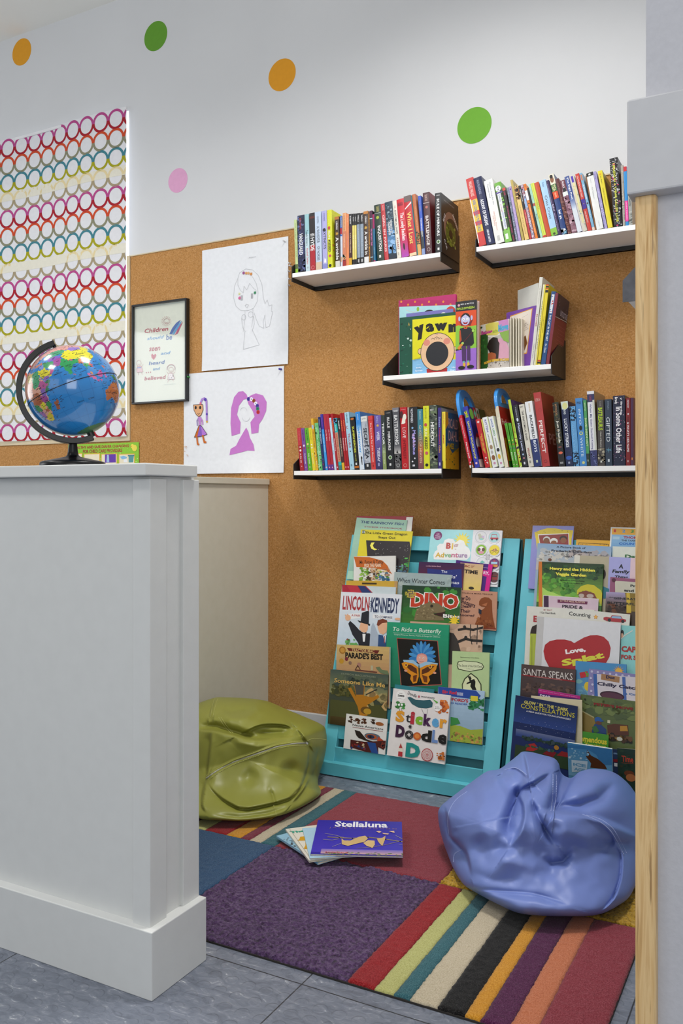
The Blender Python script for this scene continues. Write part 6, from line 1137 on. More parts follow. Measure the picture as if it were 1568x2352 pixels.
rack_book('cream comic style book with brown cap lettering TIME, left rack', 'a', (1010, 446), (1202, 462), 7, .9, .003, 'd8b888', [('g', 1010, 446, 1230, 700, 'd8b48c', 'e4cc70'), ('t', 'AC', 1046, 466, 1090, 488, '8a2420', .04), ('r', 1098, 470, 1132, 475, '8a2420'), ('r', 1098, 478, 1126, 483, '8a2420'), ('r', 1098, 486, 1118, 491, '8a2420'), ('t', 'TIME', 1046, 504, 1156, 546, '2a1c14', .04), ('e', 1102, 660, 22, 14, '3a3424')])
rack_book('purple paperback with a hot pink stripe, right of the cream book, left rack', 'a', (975, 424), (1282, 464), 7, 0, .008, '4a207a', [('r', 1250, 440, 1290, 800, 'd81c8c'), ('t', 'Discovery', 1200, 486, 1244, 500, 'e8d0f0', .01), ('p', [1195, 510, 1252, 518, 1258, 572, 1200, 560], 'd81c8c'), ('t', 'RY,', 1206, 520, 1250, 556, 'f4e8f4', .02)])
rack_book('pale grey wintry book with thin curly title, left rack', 'a', (458, 524), (934, 548), 6, 2.4, .004, 'a4b4b4', [('b', 470, 540, 930, 900, ['94a6a8', 'b0bcb8', '9aaaa8', 'a8b8bc'], 60, .08, 3), ('t', 'When Winter Comes', 482, 572, 880, 632, '30383c', 0, .05, 3)])
rack_book('tan board book with a brown dinosaur, right side of the left rack', 'a', (955, 672), (1318, 690), 6, .6, .007, 'c89478', [('t', 'JANE YOLEN & MARK TEAGUE', 965, 692, 1280, 722, '4a2a20', .01, 0, 2), ('t', 'How Do', 985, 722, 1096, 764, '3a2030', .02, 0, 10), ('t', 'Dinosaurs', 990, 758, 1140, 806, '3a2030', .02, 0, 16), ('t', 'Clean', 1006, 796, 1096, 826, '3a2030', .02, 0, 8), ('t', 'Their', 1010, 834, 1096, 868, '3a2030', .02, 0, 6), ('t', 'Rooms?', 1000, 872, 1130, 900, '3a2030', .02, 0, 4),
   ('p', [1170, 770, 1185, 748, 1215, 735, 1250, 740, 1275, 765, 1278, 850, 1282, 900, 1295, 960, 1300, 998, 1140, 990, 1135, 960, 1150, 925, 1180, 900, 1170, 880, 1180, 850, 1205, 835, 1222, 818, 1190, 815, 1168, 800], '8a4a24'), ('b', 1150, 900, 1280, 990, ['7a3c1c', '9a5a30'], 30, .05, 4), ('p', [1190, 800, 1240, 780, 1228, 812], 'b87048'), ('p', [1165, 830, 1190, 845, 1188, 880, 1165, 870], '2a3040'), ('r', 1160, 985, 1320, 1005, '8a3a24')], True)
rack_book('ochre book edge standing behind the flag book, left rack', 'a', (55, 595), (482, 602), 4, 0, .006, 'c8a038', [('r', 190, 614, 312, 630, '3a2c14'), ('r', 460, 600, 482, 900, 'b8905a')], True)
rack_book('red and blue topped picture book behind the top hat book', 'a', (20, 632), (470, 652), 4, 1, .006, 'c4d0d4', [('p', [20, 632, 220, 640, 280, 700, 20, 700], 'a82438'), ('p', [150, 636, 210, 640, 270, 700, 190, 700], '24346a'), ('p', [60, 640, 150, 640, 180, 700, 100, 700], 'b83040')])
SK = 'e4b08c'
rack_book('white book with tall red and blue capitals and a man in a top hat', 'a', (12, 690), (520, 714), 4, 2, .006, 'd8dce2', [('g', 12, 690, 560, 1330, 'dfe2e8', 'b8cfe2'), ('t', 'LINCOLN', 32, 722, 248, 856, 'a83238', .03), ('t', 'KENNEDY', 272, 738, 492, 876, '26345a', .03), ('t', 'A\nN\nD', 256, 765, 272, 826, '26345a', .01), ('p', [80, 876, 178, 872, 175, 912, 70, 925], 'e8e8ea'), ('t', 'A PAIR', 102, 880, 176, 902, 'a83238', .02), ('p', [280, 880, 450, 890, 440, 925, 282, 915], 'e8e8ea'), ('t', 'TO COMPARE', 298, 890, 442, 920, '26345a', .02, 0, 3),
   ('p', [190, 868, 240, 852, 252, 858, 248, 960, 180, 940], '20242e'), ('p', [152, 930, 260, 962, 258, 978, 170, 950], '1a1e26'), ('p', [180, 950, 242, 968, 240, 1010, 222, 1035, 190, 1030, 168, 1000], SK), ('p', [170, 1010, 200, 1040, 230, 1030, 225, 1050, 190, 1048], '2a1c18'), ('p', [90, 935, 130, 970, 175, 1020, 210, 1040, 255, 1040, 290, 1090, 300, 1230, 180, 1230, 160, 1120, 110, 1050, 75, 960], '22242e'), ('p', [195, 1045, 222, 1045, 215, 1110, 200, 1110], 'f0f0f0'), ('e', 72, 910, 22, 26, SK), ('l', [60, 905, 48, 885], .014, SK), ('l', [70, 895, 66, 880], .014, SK),
   ('p', [270, 980, 285, 950, 300, 980, 330, 1060, 330, 1230, 250, 1230, 260, 1060], 'a8b4c4'), ('p', [318, 960, 330, 930, 370, 922, 400, 940, 405, 985, 395, 1030, 370, 1050, 340, 1040, 325, 1000], SK), ('p', [315, 970, 325, 930, 365, 920, 398, 930, 405, 950, 360, 955, 330, 980], '7a3a24'), ('p', [330, 1050, 380, 1060, 430, 1050, 470, 1120, 480, 1230, 320, 1230], '2a4a7a'), ('p', [368, 1060, 392, 1060, 385, 1120], 'f0f0f0'), ('l', [380, 1065, 378, 1120], .012, 'a83238'), ('b', 60, 1080, 150, 1220, ['4a8a44', '6aa85a', '8a5a4a'], 30, .05, 4), ('e', 490, 920, 26, 12, SK)])
rack_book('green dinosaur book with big red and orange DINO letters', 'a', (525, 634), (1016, 655), 4, 1.2, .007, '245c2c', [('g', 525, 634, 1060, 1100, '1c3c24', '4a8a30'), ('b', 525, 640, 1040, 940, ['2a6a30', '1a3c20', '3f8a34'], 50, .1, 5), ('t', 'DINO', 596, 688, 1000, 848, 'ece8e0', .10, 0, 5), ('t', 'DINO', 604, 694, 992, 842, 'c03a20', .05, 0, 5), ('s', 600, 712, 46, 12, '4a2050'), ('t', 'WITH\nGLOW-IN-\nTHE-DARK\nPAGES', 548, 672, 644, 746, 'e8d848', .02, 0, 8),
   ('p', [625, 930, 640, 860, 680, 810, 740, 785, 760, 765, 775, 785, 830, 790, 880, 830, 890, 855, 850, 870, 790, 872, 800, 890, 870, 905, 880, 935], '7a6a4a'), ('b', 640, 800, 800, 930, ['8a7a58', '6a5a3c', '9a8a64'], 60, .03, 6), ('d', 775, 812, 12, '2c2418'), ('p', [790, 878, 880, 862, 885, 870, 868, 905, 800, 886], '3a1c18'), ('t', 'Bites', 866, 876, 1014, 920, '141414', .08, 0, 2), ('t', 'Bites', 870, 878, 1010, 918, 'ece8e0', .03, 0, 2), ('s', 960, 935, 50, 10, 'e8c830')])
rack_book('black and white silhouette photograph book, left rack', 'a', (590, 936), (1200, 970), 3, .6, .006, 'c8a68c', [('b', 900, 960, 1200, 1300, ['d0b098', 'b89880', 'c8a890'], 20, .12, 3), ('p', [915, 1030, 960, 1040, 990, 1090, 1020, 1200, 1060, 1210, 1060, 1300, 915, 1300], '3a3430'), ('l', [1000, 1010, 1060, 1000, 1120, 1010, 1200, 990], .028, '2c2826'), ('l', [1100, 960, 1095, 1060, 1110, 1130], .012, '3a3430'), ('l', [1155, 965, 1150, 1130], .012, '3a3430'), ('l', [1000, 1110, 1060, 1085, 1110, 1100, 1200, 1105], .032, '2c2826'), ('d', 1050, 985, 12, '2c2826'), ('d', 1060, 1075, 13, '2c2826')])
rack_book('green book with a child in blue petals reading a butterfly book', 'a', (398, 942), (915, 968), 3, 2.4, .009, '1f8a64', [('g', 398, 942, 1000, 1600, '239870', '1c6a50'), ('t', 'To Ride a Butterfly', 444, 984, 850, 1052, 'd8e4d4', .01, .15, 3), ('l', [448, 1034, 848, 1056], .003, 'c8dccc'), ('t', 'Original Pictures, Stories, Poems, & Songs for Children', 458, 1042, 842, 1080, 'c8dccc', .004, 0, 3),
   ('p', [479, 1077, 825, 1102, 857, 1471, 516, 1487], 'a8584a'), ('p', [485, 1083, 819, 1107, 850, 1465, 522, 1480], '141210')] + [('e', 696+68*math.cos(R(a_)), 1232+76*math.sin(R(a_)), 46, 19, ('2f78b8' if i % 2 else '4a94cc'), a_) for i, a_ in enumerate(range(150, 400, 19))] + [('e', 694, 1254, 44, 50, 'e0a090'), ('e', 694, 1232, 40, 26, 'd88f88'), ('e', 694, 1258, 40, 42, 'e4a898'), ('d', 678, 1244, 6, 'f4f0ec'), ('d', 706, 1248, 6, 'f4f0ec'), ('d', 680, 1245, 3, '3a2420'), ('d', 707, 1249, 3, '3a2420'), ('l', [672, 1272, 690, 1280, 708, 1274], .004, '8a3a34'),
   ('p', [535, 1262, 620, 1262, 668, 1300, 730, 1276, 826, 1290, 820, 1312, 740, 1304, 672, 1332, 600, 1296, 545, 1288], '9ac0d8')]+[('p', q_, c_) for q_, c_ in (([523, 1290, 553, 1279, 619, 1292, 664, 1323, 668, 1400, 652, 1454, 619, 1460, 596, 1421, 604, 1389, 564, 1361, 537, 1328], 'd88a1c'), ([820, 1300, 780, 1296, 730, 1306, 678, 1330, 678, 1400, 700, 1456, 740, 1466, 762, 1430, 750, 1398, 790, 1372, 812, 1340], 'd88a1c'), ([545, 1300, 600, 1302, 650, 1335, 655, 1380, 600, 1352], '5a2c12'), ([800, 1312, 745, 1318, 694, 1345, 692, 1385, 750, 1362], '5a2c12'), ([620, 1395, 655, 1385, 645, 1440, 622, 1445], '6a3414'), ([740, 1400, 695, 1388, 712, 1446, 738, 1450], '6a3414'))]+[('d', 562, 1305, 15, 'e8b830'), ('d', 764, 1318, 15, 'e8b830'), ('d', 562, 1305, 8, '7a1c44'), ('d', 764, 1318, 8, '7a1c44'), ('e', 560, 1352, 14, 10, 'd89c84'), ('e', 800, 1370, 14, 10, 'd89c84'), ('l', [670, 1310, 674, 1440], .014, '3a4a30')], True)
rack_book('pale green mystery book with a black silhouette in an arch', 'b', (996, 184), (1280, 197), 3, .8, .008, 'b4cc94', [('t', '90th Anniversary Limited Edition', 1058, 228, 1202, 246, '28301c', .004, 0, 2), ('p', [1030, 295, 1040, 265, 1085, 258, 1130, 262, 1190, 268, 1225, 280, 1240, 305, 1225, 330, 1180, 335, 1130, 345, 1080, 335, 1040, 325], '3a4428'), ('p', [1036, 295, 1046, 270, 1085, 263, 1130, 267, 1188, 273, 1220, 284, 1234, 305, 1220, 325, 1178, 330, 1130, 340, 1082, 330, 1046, 320], 'd4dcb4'), ('t', 'The Secret of the Old Clock', 1042, 286, 1226, 314, '28301c', .006, 0, 2), ('t', 'A Mystery', 1105, 318, 1165, 328, '28301c', 0),
   ('p', [1075, 560, 1070, 440, 1090, 395, 1140, 352, 1190, 390, 1220, 440, 1225, 560], '3a4428'), ('p', [1082, 560, 1078, 442, 1096, 402, 1140, 362, 1184, 396, 1212, 444, 1216, 560], 'd8dcb0'), ('p', [1115, 380, 1135, 378, 1145, 395, 1140, 408, 1165, 400, 1175, 420, 1172, 455, 1185, 490, 1180, 560, 1140, 560, 1150, 480, 1135, 455, 1140, 430, 1105, 440, 1110, 428, 1130, 418, 1125, 400], '14140c')], True)
rack_book('cream parade book with dark cap title and balloons, left rack', 'b', (110, 134), (512, 154), 2, 1.2, .004, 'c8a868', [('g', 110, 134, 560, 600, 'd0b070', 'a06a5a'), ('p', [190, 160, 440, 180, 425, 206, 205, 184], '6a2420'), ('t', 'TRACTOR MAC', 228, 166, 402, 200, 'd8b878', .02, 0, 5), ("t", "PARADE'S BEST", 178, 192, 466, 256, '1c1814', .05, 0, 6), ('d', 156, 178, 26, 'a8742c'), ('d', 156, 178, 17, 'c89440'), ('d', 148, 262, 18, 'c0902c'), ('d', 188, 246, 13, '7a2434'), ('d', 216, 276, 12, '8a6a5a'), ('d', 285, 292, 16, 'a87a6a'), ('l', [255, 330, 275, 296, 295, 330], .014, '4a2a24'), ('l', [255, 330, 420, 348], .02, '6a3a30'), ('r', 375, 296, 392, 335, 'b8b090'), ('p', [412, 310, 440, 305, 460, 330, 500, 335, 515, 370, 450, 355, 425, 330], '6a7a58')])
rack_book('pages of a white magazine behind the parade book, left rack', 'b', (340, 148), (520, 156), 2, .3, .004, 'd4d2cc', [])
rack_book('painterly book with an orange tree and a child, lower left rack', 'b', (63, 324), (506, 368), 1, 2, .006, '3c4438', [('g', 63, 324, 560, 560, '46544c', '8a8a60'), ('r', 63, 555, 560, 900, '4a4c28'), ('g', 63, 680, 560, 860, '4a3a1c', '2c2818'), ('b', 80, 440, 260, 540, ['4a4c24', '3a4028', '5c5a30'], 60, .07, 5), ('b', 100, 360, 500, 470, ['3c4a44', '4a5648', '56624c'], 50, .09, 6), ('b', 300, 500, 520, 640, ['c0a06a', 'a89a6a', '90885a'], 20, .12, 8),
   ('p', [248, 450, 330, 450, 325, 530, 390, 540, 430, 520, 440, 540, 380, 580, 345, 600, 350, 680, 290, 680, 275, 610, 250, 560, 200, 470, 225, 465, 265, 540], 'b0741c'), ('p', [250, 440, 325, 440, 320, 520, 265, 520], '4a4a44'), ('l', [340, 520, 420, 480], .018, '3c3c34'), ('e', 338, 640, 38, 34, '6a4a1c'), ('e', 350, 648, 28, 26, 'b8902c'), ('t', 'PATRICIA MACLACHLAN', 150, 352, 410, 392, '8a9078', .01, 0, 6), ('t', 'Someone Like Me', 96, 392, 482, 466, 'd8b060', .015, 0, 7)], True)
rack_book('teal board book top edge behind the doodle book', 'b', (556, 440), (856, 478), 0, .6, .008, '2c7a84', [('t', 'BAA', 742, 490, 804, 518, '16384a', .01)], True)
dog = [('g', 888, 455, 1260, 920, 'a8c4dc', '88a4b8'), ('p', [888, 455, 1180, 490, 1215, 530, 1190, 560, 888, 520], '24489a'), ('t', 'Big Red', 922, 484, 1030, 528, 'c83040', .04, 0, 6), ('t', 'YOUNG READERS', 1034, 502, 1080, 530, 'e8ecf4', .01), ('t', "CLIFFORD'S", 920, 536, 1120, 582, 'b02834', .04, 0, 5), ('t', 'GOOD READER', 930, 570, 1115, 604, '24489a', .02, 0, 5), ('b', 1130, 540, 1245, 640, ['2c7a4c', '3a8a58', '1f6a40'], 40, .08, 3), ('p', [980, 745, 1060, 760, 1140, 790, 1250, 780, 1250, 920, 980, 920], '9aac3c'), ('b', 990, 800, 1240, 900, ['c8a050', '7a9a34', 'b88a48', '8a6a40'], 46, .05, 4), ('p', [985, 690, 1040, 700, 1060, 740, 985, 760], '3a8a44'), ('r', 1140, 528, 1192, 572, 'd8c83c')]
rack_book('red and blue young reader book with a grassy path, low in the left rack', 'b', (888, 458), (1244, 492), 1, 1.6, .006, 'b8c8d8', dog)
rack_book('small white book of native american crafts at the lower left', 'b', (184, 664), (500, 708), 0, 2, .006, 'dcdcd8', [('b', 205, 690, 290, 740, ['5a3420', '3a2418'], 12, .06, 3), ('b', 300, 700, 360, 740, ['4a2c1c', '6a4028'], 10, .06, 4), ('e', 440, 745, 30, 18, '9a5a2c'), ('b', 365, 705, 410, 745, ['3a2a20'], 6, .05, 5), ('t', 'Native Americans', 234, 742, 466, 792, '1c1c20', .005, 0, 8), ('l', [234, 768, 464, 802], .008, '8a1c20'), ('p', [250, 790, 290, 800, 340, 860, 400, 880, 390, 890, 330, 870, 280, 850, 262, 830], '241c1c'), ('e', 385, 840, 58, 34, '5a6a7a'), ('e', 378, 842, 42, 26, 'a8542c'), ('e', 374, 842, 26, 18, '1c2c54'), ('d', 372, 842, 9, '1a1414'), ('p', [430, 840, 470, 870, 460, 885, 420, 870], 'b0442c'), ('p', [218, 862, 330, 880, 500, 870, 500, 900, 470, 940, 430, 920, 430, 975, 350, 960, 300, 945, 215, 920], '4a1c1c'), ('p', [345, 880, 410, 890, 430, 970, 380, 965], '24488a'), ('b', 225, 870, 330, 940, ['2a3a6a', '8a2c28', 'c8b090'], 20, .05, 6), ('b', 440, 880, 500, 930, ['1c1c24', '8a3a2c'], 10, .05, 7)], True)
st = [('r', 540, 470, 1000, 1080, 'e0dcda'), ('d', 604, 530, 38, 'ececea'), ('t', 'over', 592, 508, 616, 518, '3a3a3a', .01), ('t', '200', 580, 520, 630, 542, '1c1c1c', .05), ('t', 'stickers!', 576, 548, 632, 558, '3a3a3a', .01), ('t', 'Doodle', 658, 504, 728, 538, '2c2c30', .01, 0, 14), ('d', 744, 538, 9, 'b8606a'), ('t', 'monsters', 762, 530, 862, 556, '2c2c30', .01, 0, 4),
      ('p', [655, 545, 675, 538, 720, 562, 780, 566, 830, 562, 850, 585, 845, 618, 800, 628, 740, 622, 690, 595], '2c5a64'), ('b', 570, 580, 632, 628, ['4a9a4a', '3a7a3c'], 16, .05, 3), ('d', 590, 600, 8, 'f4f4f4'), ('d', 612, 600, 8, 'f4f4f4'), ('l', [596, 628, 592, 650], .006, '3a3a30'), ('l', [610, 628, 614, 650], .006, '3a3a30'), ('b', 885, 560, 960, 670, ['c86a28', 'a84a20', 'd87a38'], 26, .055, 5), ('p', [845, 552, 890, 580, 880, 590], '5aa83c'), ('d', 885, 622, 26, 'ececea'), ('t', "Let's\ndraw!", 866, 608, 900, 636, '3a3a3a', .01),
      ('t', 'S', 568, 640, 630, 736, 'd8962c', .06), ('t', 't', 644, 672, 682, 736, '2c2c30', .01), ('t', 'i', 684, 650, 708, 750, 'b02c3c', .06), ('t', 'c', 720, 684, 770, 756, '7ab02c', .07), ('t', 'k', 784, 668, 836, 766, '46224e', .06), ('t', 'e', 846, 700, 894, 774, '5aa0d0', .06), ('t', 'r', 906, 706, 952, 782, 'dc9a30', .05), ('l', [765, 630, 782, 668], .004, '2c2c30'), ('l', [812, 634, 806, 668], .004, '2c2c30'),
      ('t', 'D', 570, 750, 632, 852, '3c1c3c', .07), ('e', 670, 828, 30, 38, '2c2a2c'), ('e', 670, 828, 10, 14, 'd0ccca'), ('b', 645, 796, 695, 860, ['b8b4b2'], 22, .012, 6), ('e', 732, 838, 27, 34, 'c0602c'), ('e', 732, 838, 16, 20, 'd8843c'), ('t', 'd', 766, 786, 838, 886, '161616', .05), ('t', 'L', 850, 790, 886, 892, '6a8ac0', .05), ('t', 'e', 892, 820, 958, 906, '161616', .04), ('s', 678, 766, 18, 8, '2c2c30'),
      ('t', 'D', 650, 884, 750, 1008, '1f8a86', .07), ('d', 808, 978, 44, 'a83a3c')] + [('o', 808, 978, 38-7*i, .008, 'e0dcda') for i in range(5)] + [('p', [590, 920, 606, 888, 622, 925, 622, 975, 590, 970], 'e0d8c8'), ('p', [588, 950, 620, 955, 618, 990, 585, 985], 'b02c34'), ('p', [592, 925, 606, 890, 620, 928], 'a83a3c'), ('b', 885, 960, 958, 1020, ['c06a28', 'd07a34'], 20, .05, 7), ('d', 908, 986, 5, '3a2014'), ('d', 936, 990, 5, '3a2014')]
rack_book('white doodle sticker activity book with a carrying slot in its top', 'b', (545, 470), (982, 524), 0, 3.6, .007, 'e0dcda', st, True, name='activity_book')
# ---------------- right rack
rack_book('purple book with a yellow framed family portrait, top of the right rack', 'c', (233, 92), (745, 98), 8, .8, .006, '8a8ac8', [('p', [255, 180, 330, 150, 420, 125, 520, 128, 600, 145, 735, 155, 715, 260, 710, 420, 290, 420, 275, 280], 'dcc22c'), ('p', [300, 205, 685, 190, 690, 420, 330, 420], 'e8e4e0'), ('p', [310, 215, 675, 200, 682, 420, 340, 420], '8a2c28'), ('e', 408, 270, 42, 42, 'c8c8c4'), ('e', 405, 285, 36, 36, '7a4424'), ('e', 497, 290, 46, 40, 'dcdcd8'), ('e', 497, 310, 34, 30, '8a5030'), ('e', 614, 256, 44, 36, '2a1a14'), ('e', 615, 280, 34, 36, '8a5030'), ('b', 262, 135, 730, 200, ['3a3014'], 16, .012, 3)])
rack_book('yellow book with a black ruled border, top middle of the right rack', 'c', (775, 264), (1202, 280), 8, .4, .006, 'e0a828', [('l', [805, 420, 805, 308, 1175, 326, 1175, 420], .012, '2a200c'), ('b', 810, 310, 1170, 345, ['2a200c'], 26, .012, 3)])
rack_book('counting book with orange number strip, top right of the right rack', 'c', (1202, 112), (1680, 122), 8, 1, .006, 'dfe0dc', [('p', [1215, 128, 1680, 140, 1680, 215, 1215, 205], 'e4a83c'), ('t', '1', 1240, 140, 1266, 178, 'c83a2c', .04), ('t', '2', 1346, 144, 1384, 182, '3a94d0', .04), ('t', '3', 1452, 146, 1490, 186, '4a9a44', .04), ('g', 1215, 208, 1680, 700, '8ab4d8', '4a84b8'), ('t', 'THOMAS', 1362, 226, 1600, 264, 'a82834', .04), ('t', 'THE TANK', 1336, 270, 1520, 296, '20283c', .03), ('t', 'COUNTS', 1304, 304, 1560, 342, '2a6ab8', .05), ('r', 1226, 230, 1312, 270, 'a8c8dc')])
rack_book('sky and clouds biography book with black serif title, right rack', 'c', (292, 312), (1212, 354), 7, 1.8, .005, 'a0b4c8', [('g', 292, 312, 1212, 700, '8aa8c8', 'c8c0b8'), ('b', 300, 390, 720, 560, ['c8c4bc', 'b4b8bc', 'd0ccc4'], 40, .07, 3), ('b', 700, 400, 1200, 520, ['b4a8a4', 'a8a4a8', 'c0b4ac'], 30, .08, 4), ('t', 'A Picture Book of', 538, 346, 896, 386, '1e2030', .01, 0, 2), ('t', 'Frederick Douglass', 472, 392, 974, 450, '1e2030', .03, 0, 2), ('t', 'David A.', 628, 466, 740, 492, '1e2030', .02), ('e', 452, 520, 22, 20, '6a3a20')], True)
rack_book('white book with a green initial behind the portrait book, right rack', 'c', (1225, 350), (1700, 366), 7, 1.2, .005, 'd8dcd0', [('t', 'Day', 1380, 454, 1560, 520, '2a6a34', .04)])
rack_book('beige book with a lavender title panel lettered A Family, right rack', 'c', (750, 460), (1660, 502), 7, 3, .006, 'b4aa90', [('r', 1192, 480, 1456, 1100, 'a8a8dc'), ('r', 1456, 480, 1660, 1100, 'e0c4cc'), ('r', 752, 460, 788, 1100, 'd8d4c8'), ('t', 'A', 1312, 574, 1366, 630, '14141c', .04, .1), ('t', 'Family', 1232, 640, 1440, 704, '14141c', .04, .15, 3), ('t', 'Thing', 1258, 714, 1420, 760, '14141c', .04, .1), ('e', 1120, 700, 26, 60, '2c1c18'), ('p', [1115, 850, 1190, 880, 1190, 1000, 1115, 1000], '2c7a8a')], True)
rack_book('leafy green hardcover with bubbly yellow title, right rack', 'c', (308, 538), (1112, 574), 5, 2, .008, '3a6a24', [('g', 308, 538, 1112, 1100, '243c1c', '8ac040'), ('b', 350, 560, 1110, 760, ['24441c', '1c3818', '2c5424'], 60, .09, 3), ('b', 350, 680, 760, 960, ['4a8a28', '6aa83a', '3a7424', '5a9a30'], 60, .07, 4), ('p', [350, 860, 420, 910, 500, 930, 560, 960, 700, 1000, 350, 1100], 'a8d060'), ('p', [308, 538, 350, 540, 356, 1200, 308, 1200], 'cc7420'), ('t', 'Henry and the Hidden', 450, 608, 1008, 682, 'e8dc4a', .05, 0, 3), ('t', 'Veggie Garden', 524, 676, 904, 746, 'e8dc4a', .05, 0, 3), ('t', 'by Kimberly Williams-Paisley', 576, 766, 884, 800, '1c3010', .02, 0, 2), ('t', 'with Gurney Williams III', 606, 800, 856, 828, '1c3010', .02, 0, 2),
   ('p', [790, 960, 792, 900, 840, 850, 920, 826, 1000, 840, 1050, 880, 1080, 900, 1100, 960, 1090, 1100, 1030, 1000, 960, 920, 860, 910], 'c8bc24'), ('p', [810, 930, 900, 905, 1000, 940, 1030, 1000, 1020, 1100, 810, 1100], '7a4030'), ('e', 845, 968, 32, 26, 'b8a89c'), ('e', 950, 974, 42, 28, 'b8a89c')], True)
rack_book('pink framed book behind the butterfly book, right edge of the right rack', 'c', (1196, 732), (1700, 770), 6, 2, .005, '9a5a78', [('p', [1255, 780, 1700, 810, 1700, 1100, 1260, 1100], 'd0ccb8'), ('d', 1240, 772, 26, '5a2a3c'), ('t', 'Pride', 1448, 826, 1600, 868, '1c1c1c', .04), ('t', 'and', 1370, 880, 1490, 922, '1c1c1c', .04)])
rack_book('book with heavy black capitals on lilac, brown and gold, right rack', 'c', (1142, 914), (1730, 948), 5, 3, .004, '4a3a2c', [('g', 1142, 914, 1400, 1120, 'a89cc0', '5a4438'), ('b', 1150, 1060, 1470, 1200, ['3a2418', '6a3a1c', '2a1c14'], 40, .08, 3), ('p', [1380, 920, 1700, 940, 1700, 1180, 1420, 1160], '8a7020'), ('p', [1400, 920, 1440, 920, 1460, 1180, 1400, 1180], 'd0b034'), ('t', '**GENERATION', 1180, 976, 1640, 1032, '141014', .03), ('t', 'BUTTERFLY', 1160, 1036, 1560, 1092, '141014', .03)])
rack_book('pink board book with rounded corners and a plum ribbon title', 'c', (364, 956), (1050, 1002), 4, 1.4, .007, 'd8d4cc', [('p', [372, 966, 1042, 1010, 1042, 1300, 372, 1300], 'd0b8c4'), ('p', [370, 966, 432, 970, 434, 1300, 370, 1300], '3c1c3c'), ('p', [545, 1014, 918, 1040, 912, 1076, 545, 1054], '6a2048'), ('t', 'LITTLE MISS AUSTEN', 580, 1018, 882, 1062, 'd8b8a0', .01, 0, 4), ('t', 'PRIDE &', 604, 1078, 862, 1136, '241c24', .04, 0, 4), ('t', 'PREJUDICE', 600, 1146, 870, 1190, '241c24', .04, 0, 4)], True)
rack_book('white beginner reader book with a red initial, behind the heart book', 'c', (162, 1092), (1000, 1140), 3, .4, .005, 'd8d6cc', [('t', 'MY FIRST', 374, 1134, 480, 1156, 'a85a54', .01), ('t', 'I Can Read Book', 328, 1162, 524, 1198, '2a2a2c', .01, 0, 3), ('t', 'E', 246, 1214, 286, 1296, 'a82c34', .05), ('p', [210, 1400, 230, 1350, 300, 1320, 300, 1450, 200, 1460], '2a1a14')])
rack_book('long white counting book with a red car and an orange star', 'c', (636, 1120), (1442, 1196), 3, 1.2, .004, 'd8d6cc', [('t', 'Counting', 686, 1164, 956, 1254, '1c1c20', .01, 0, 5), ('s', 1022, 1234, 34, 5, 'd88a30'), ('s', 1022, 1234, 20, 5, 'e8b850'), ('p', [1118, 1240, 1150, 1232, 1205, 1240, 1220, 1212, 1330, 1220, 1350, 1255, 1392, 1266, 1390, 1290, 1340, 1302, 1160, 1284, 1118, 1266], 'a82c34'), ('p', [1214, 1246, 1226, 1220, 1325, 1226, 1342, 1256], '8ab4d4'), ('d', 1190, 1272, 20, '1c1c20'), ('d', 1354, 1288, 20, '1c1c20')])
rack_book('narrow olive and yellow book peeking out left of the heart book', 'c', (202, 1434), (440, 1446), 2, 1.2, .005, 'a8b43c', [('l', [222, 1470, 222, 1900], .012, '3a3c14')])
heart = [760, 1560, 720, 1535, 640, 1515, 540, 1515, 450, 1535, 390, 1580, 370, 1660, 390, 1760, 450, 1870, 560, 1960, 700, 2060, 850, 2060, 1000, 1980, 1120, 1860, 1190, 1730, 1205, 1620, 1180, 1540, 1120, 1480, 1040, 1458, 960, 1462, 880, 1490, 810, 1530]
rack_book('white hardcover with a huge red heart, right rack', 'c', (290, 1222), (1326, 1304), 2, 3.2, .010, 'd8d8da', [('r', 290, 1222, 314, 2300, 'c0bebc'), ('p', heart, 'a81a20'), ('t', 'Love,', 650, 1610, 900, 1705, 'f0e8e4', .05, 0, -14), ('t', 'Splat', 600, 1690, 1130, 1850, 'd8d43c', .05, 0, -17)], True)
rack_book('turquoise book with large red capitals at the right edge of the right rack', 'c', (1330, 1330), (1740, 1352), 2, 2.2, .006, '8accc8', [('l', [1330, 1500, 1390, 1450, 1470, 1400], .03, 'd8d8cc'), ('e', 1345, 1430, 20, 40, '1c1818'), ('e', 1340, 1460, 18, 30, 'd8a888'), ('t', 'CAPS', 1334, 1590, 1560, 1680, 'a82c28', .05), ('t', 'FOR SALE', 1330, 1700, 1640, 1780, 'a82c28', .05)])
rack_book('dark maroon hardcover lettered SANTA SPEAKS, right rack', 'd', (188, 230), (818, 296), 1, 1.4, .010, '4a3230', [('g', 188, 230, 830, 900, '50403c', '3a2c30'), ('b', 200, 420, 820, 620, ['5a443c', '4a3834', '6a5044'], 40, .09, 3), ('p', [190, 350, 815, 425, 815, 442, 190, 364], '8a2024'), ('t', 'SANTA SPEAKS', 214, 278, 782, 420, 'dcd4cc', 0, 0, 6), ('t', 'The Wit and Wisdom of Santas Across the Nation', 336, 374, 664, 420, 'd8a8a0', .01, 0, 6)], True)
rack_book('blue picture book with an orange sun and bright letters, right rack', 'd', (816, 192), (1408, 234), 1, .6, .006, '3a7ab4', [('g', 816, 192, 1410, 700, '4a90c4', '5a8aa8'), ('b', 830, 420, 1000, 700, ['6aa0b8', '7ab0b0'], 20, .1, 3), ('s', 1320, 312, 66, 14, 'dc9a30'), ('d', 1320, 315, 38, 'e8b448'), ('t', 'I', 868, 318, 966, 390, 'c02c34', .08, 0, -14), ('t', "'m", 930, 310, 990, 380, '5aa83c', .05), ('e', 960, 490, 40, 56, 'e0c030')])
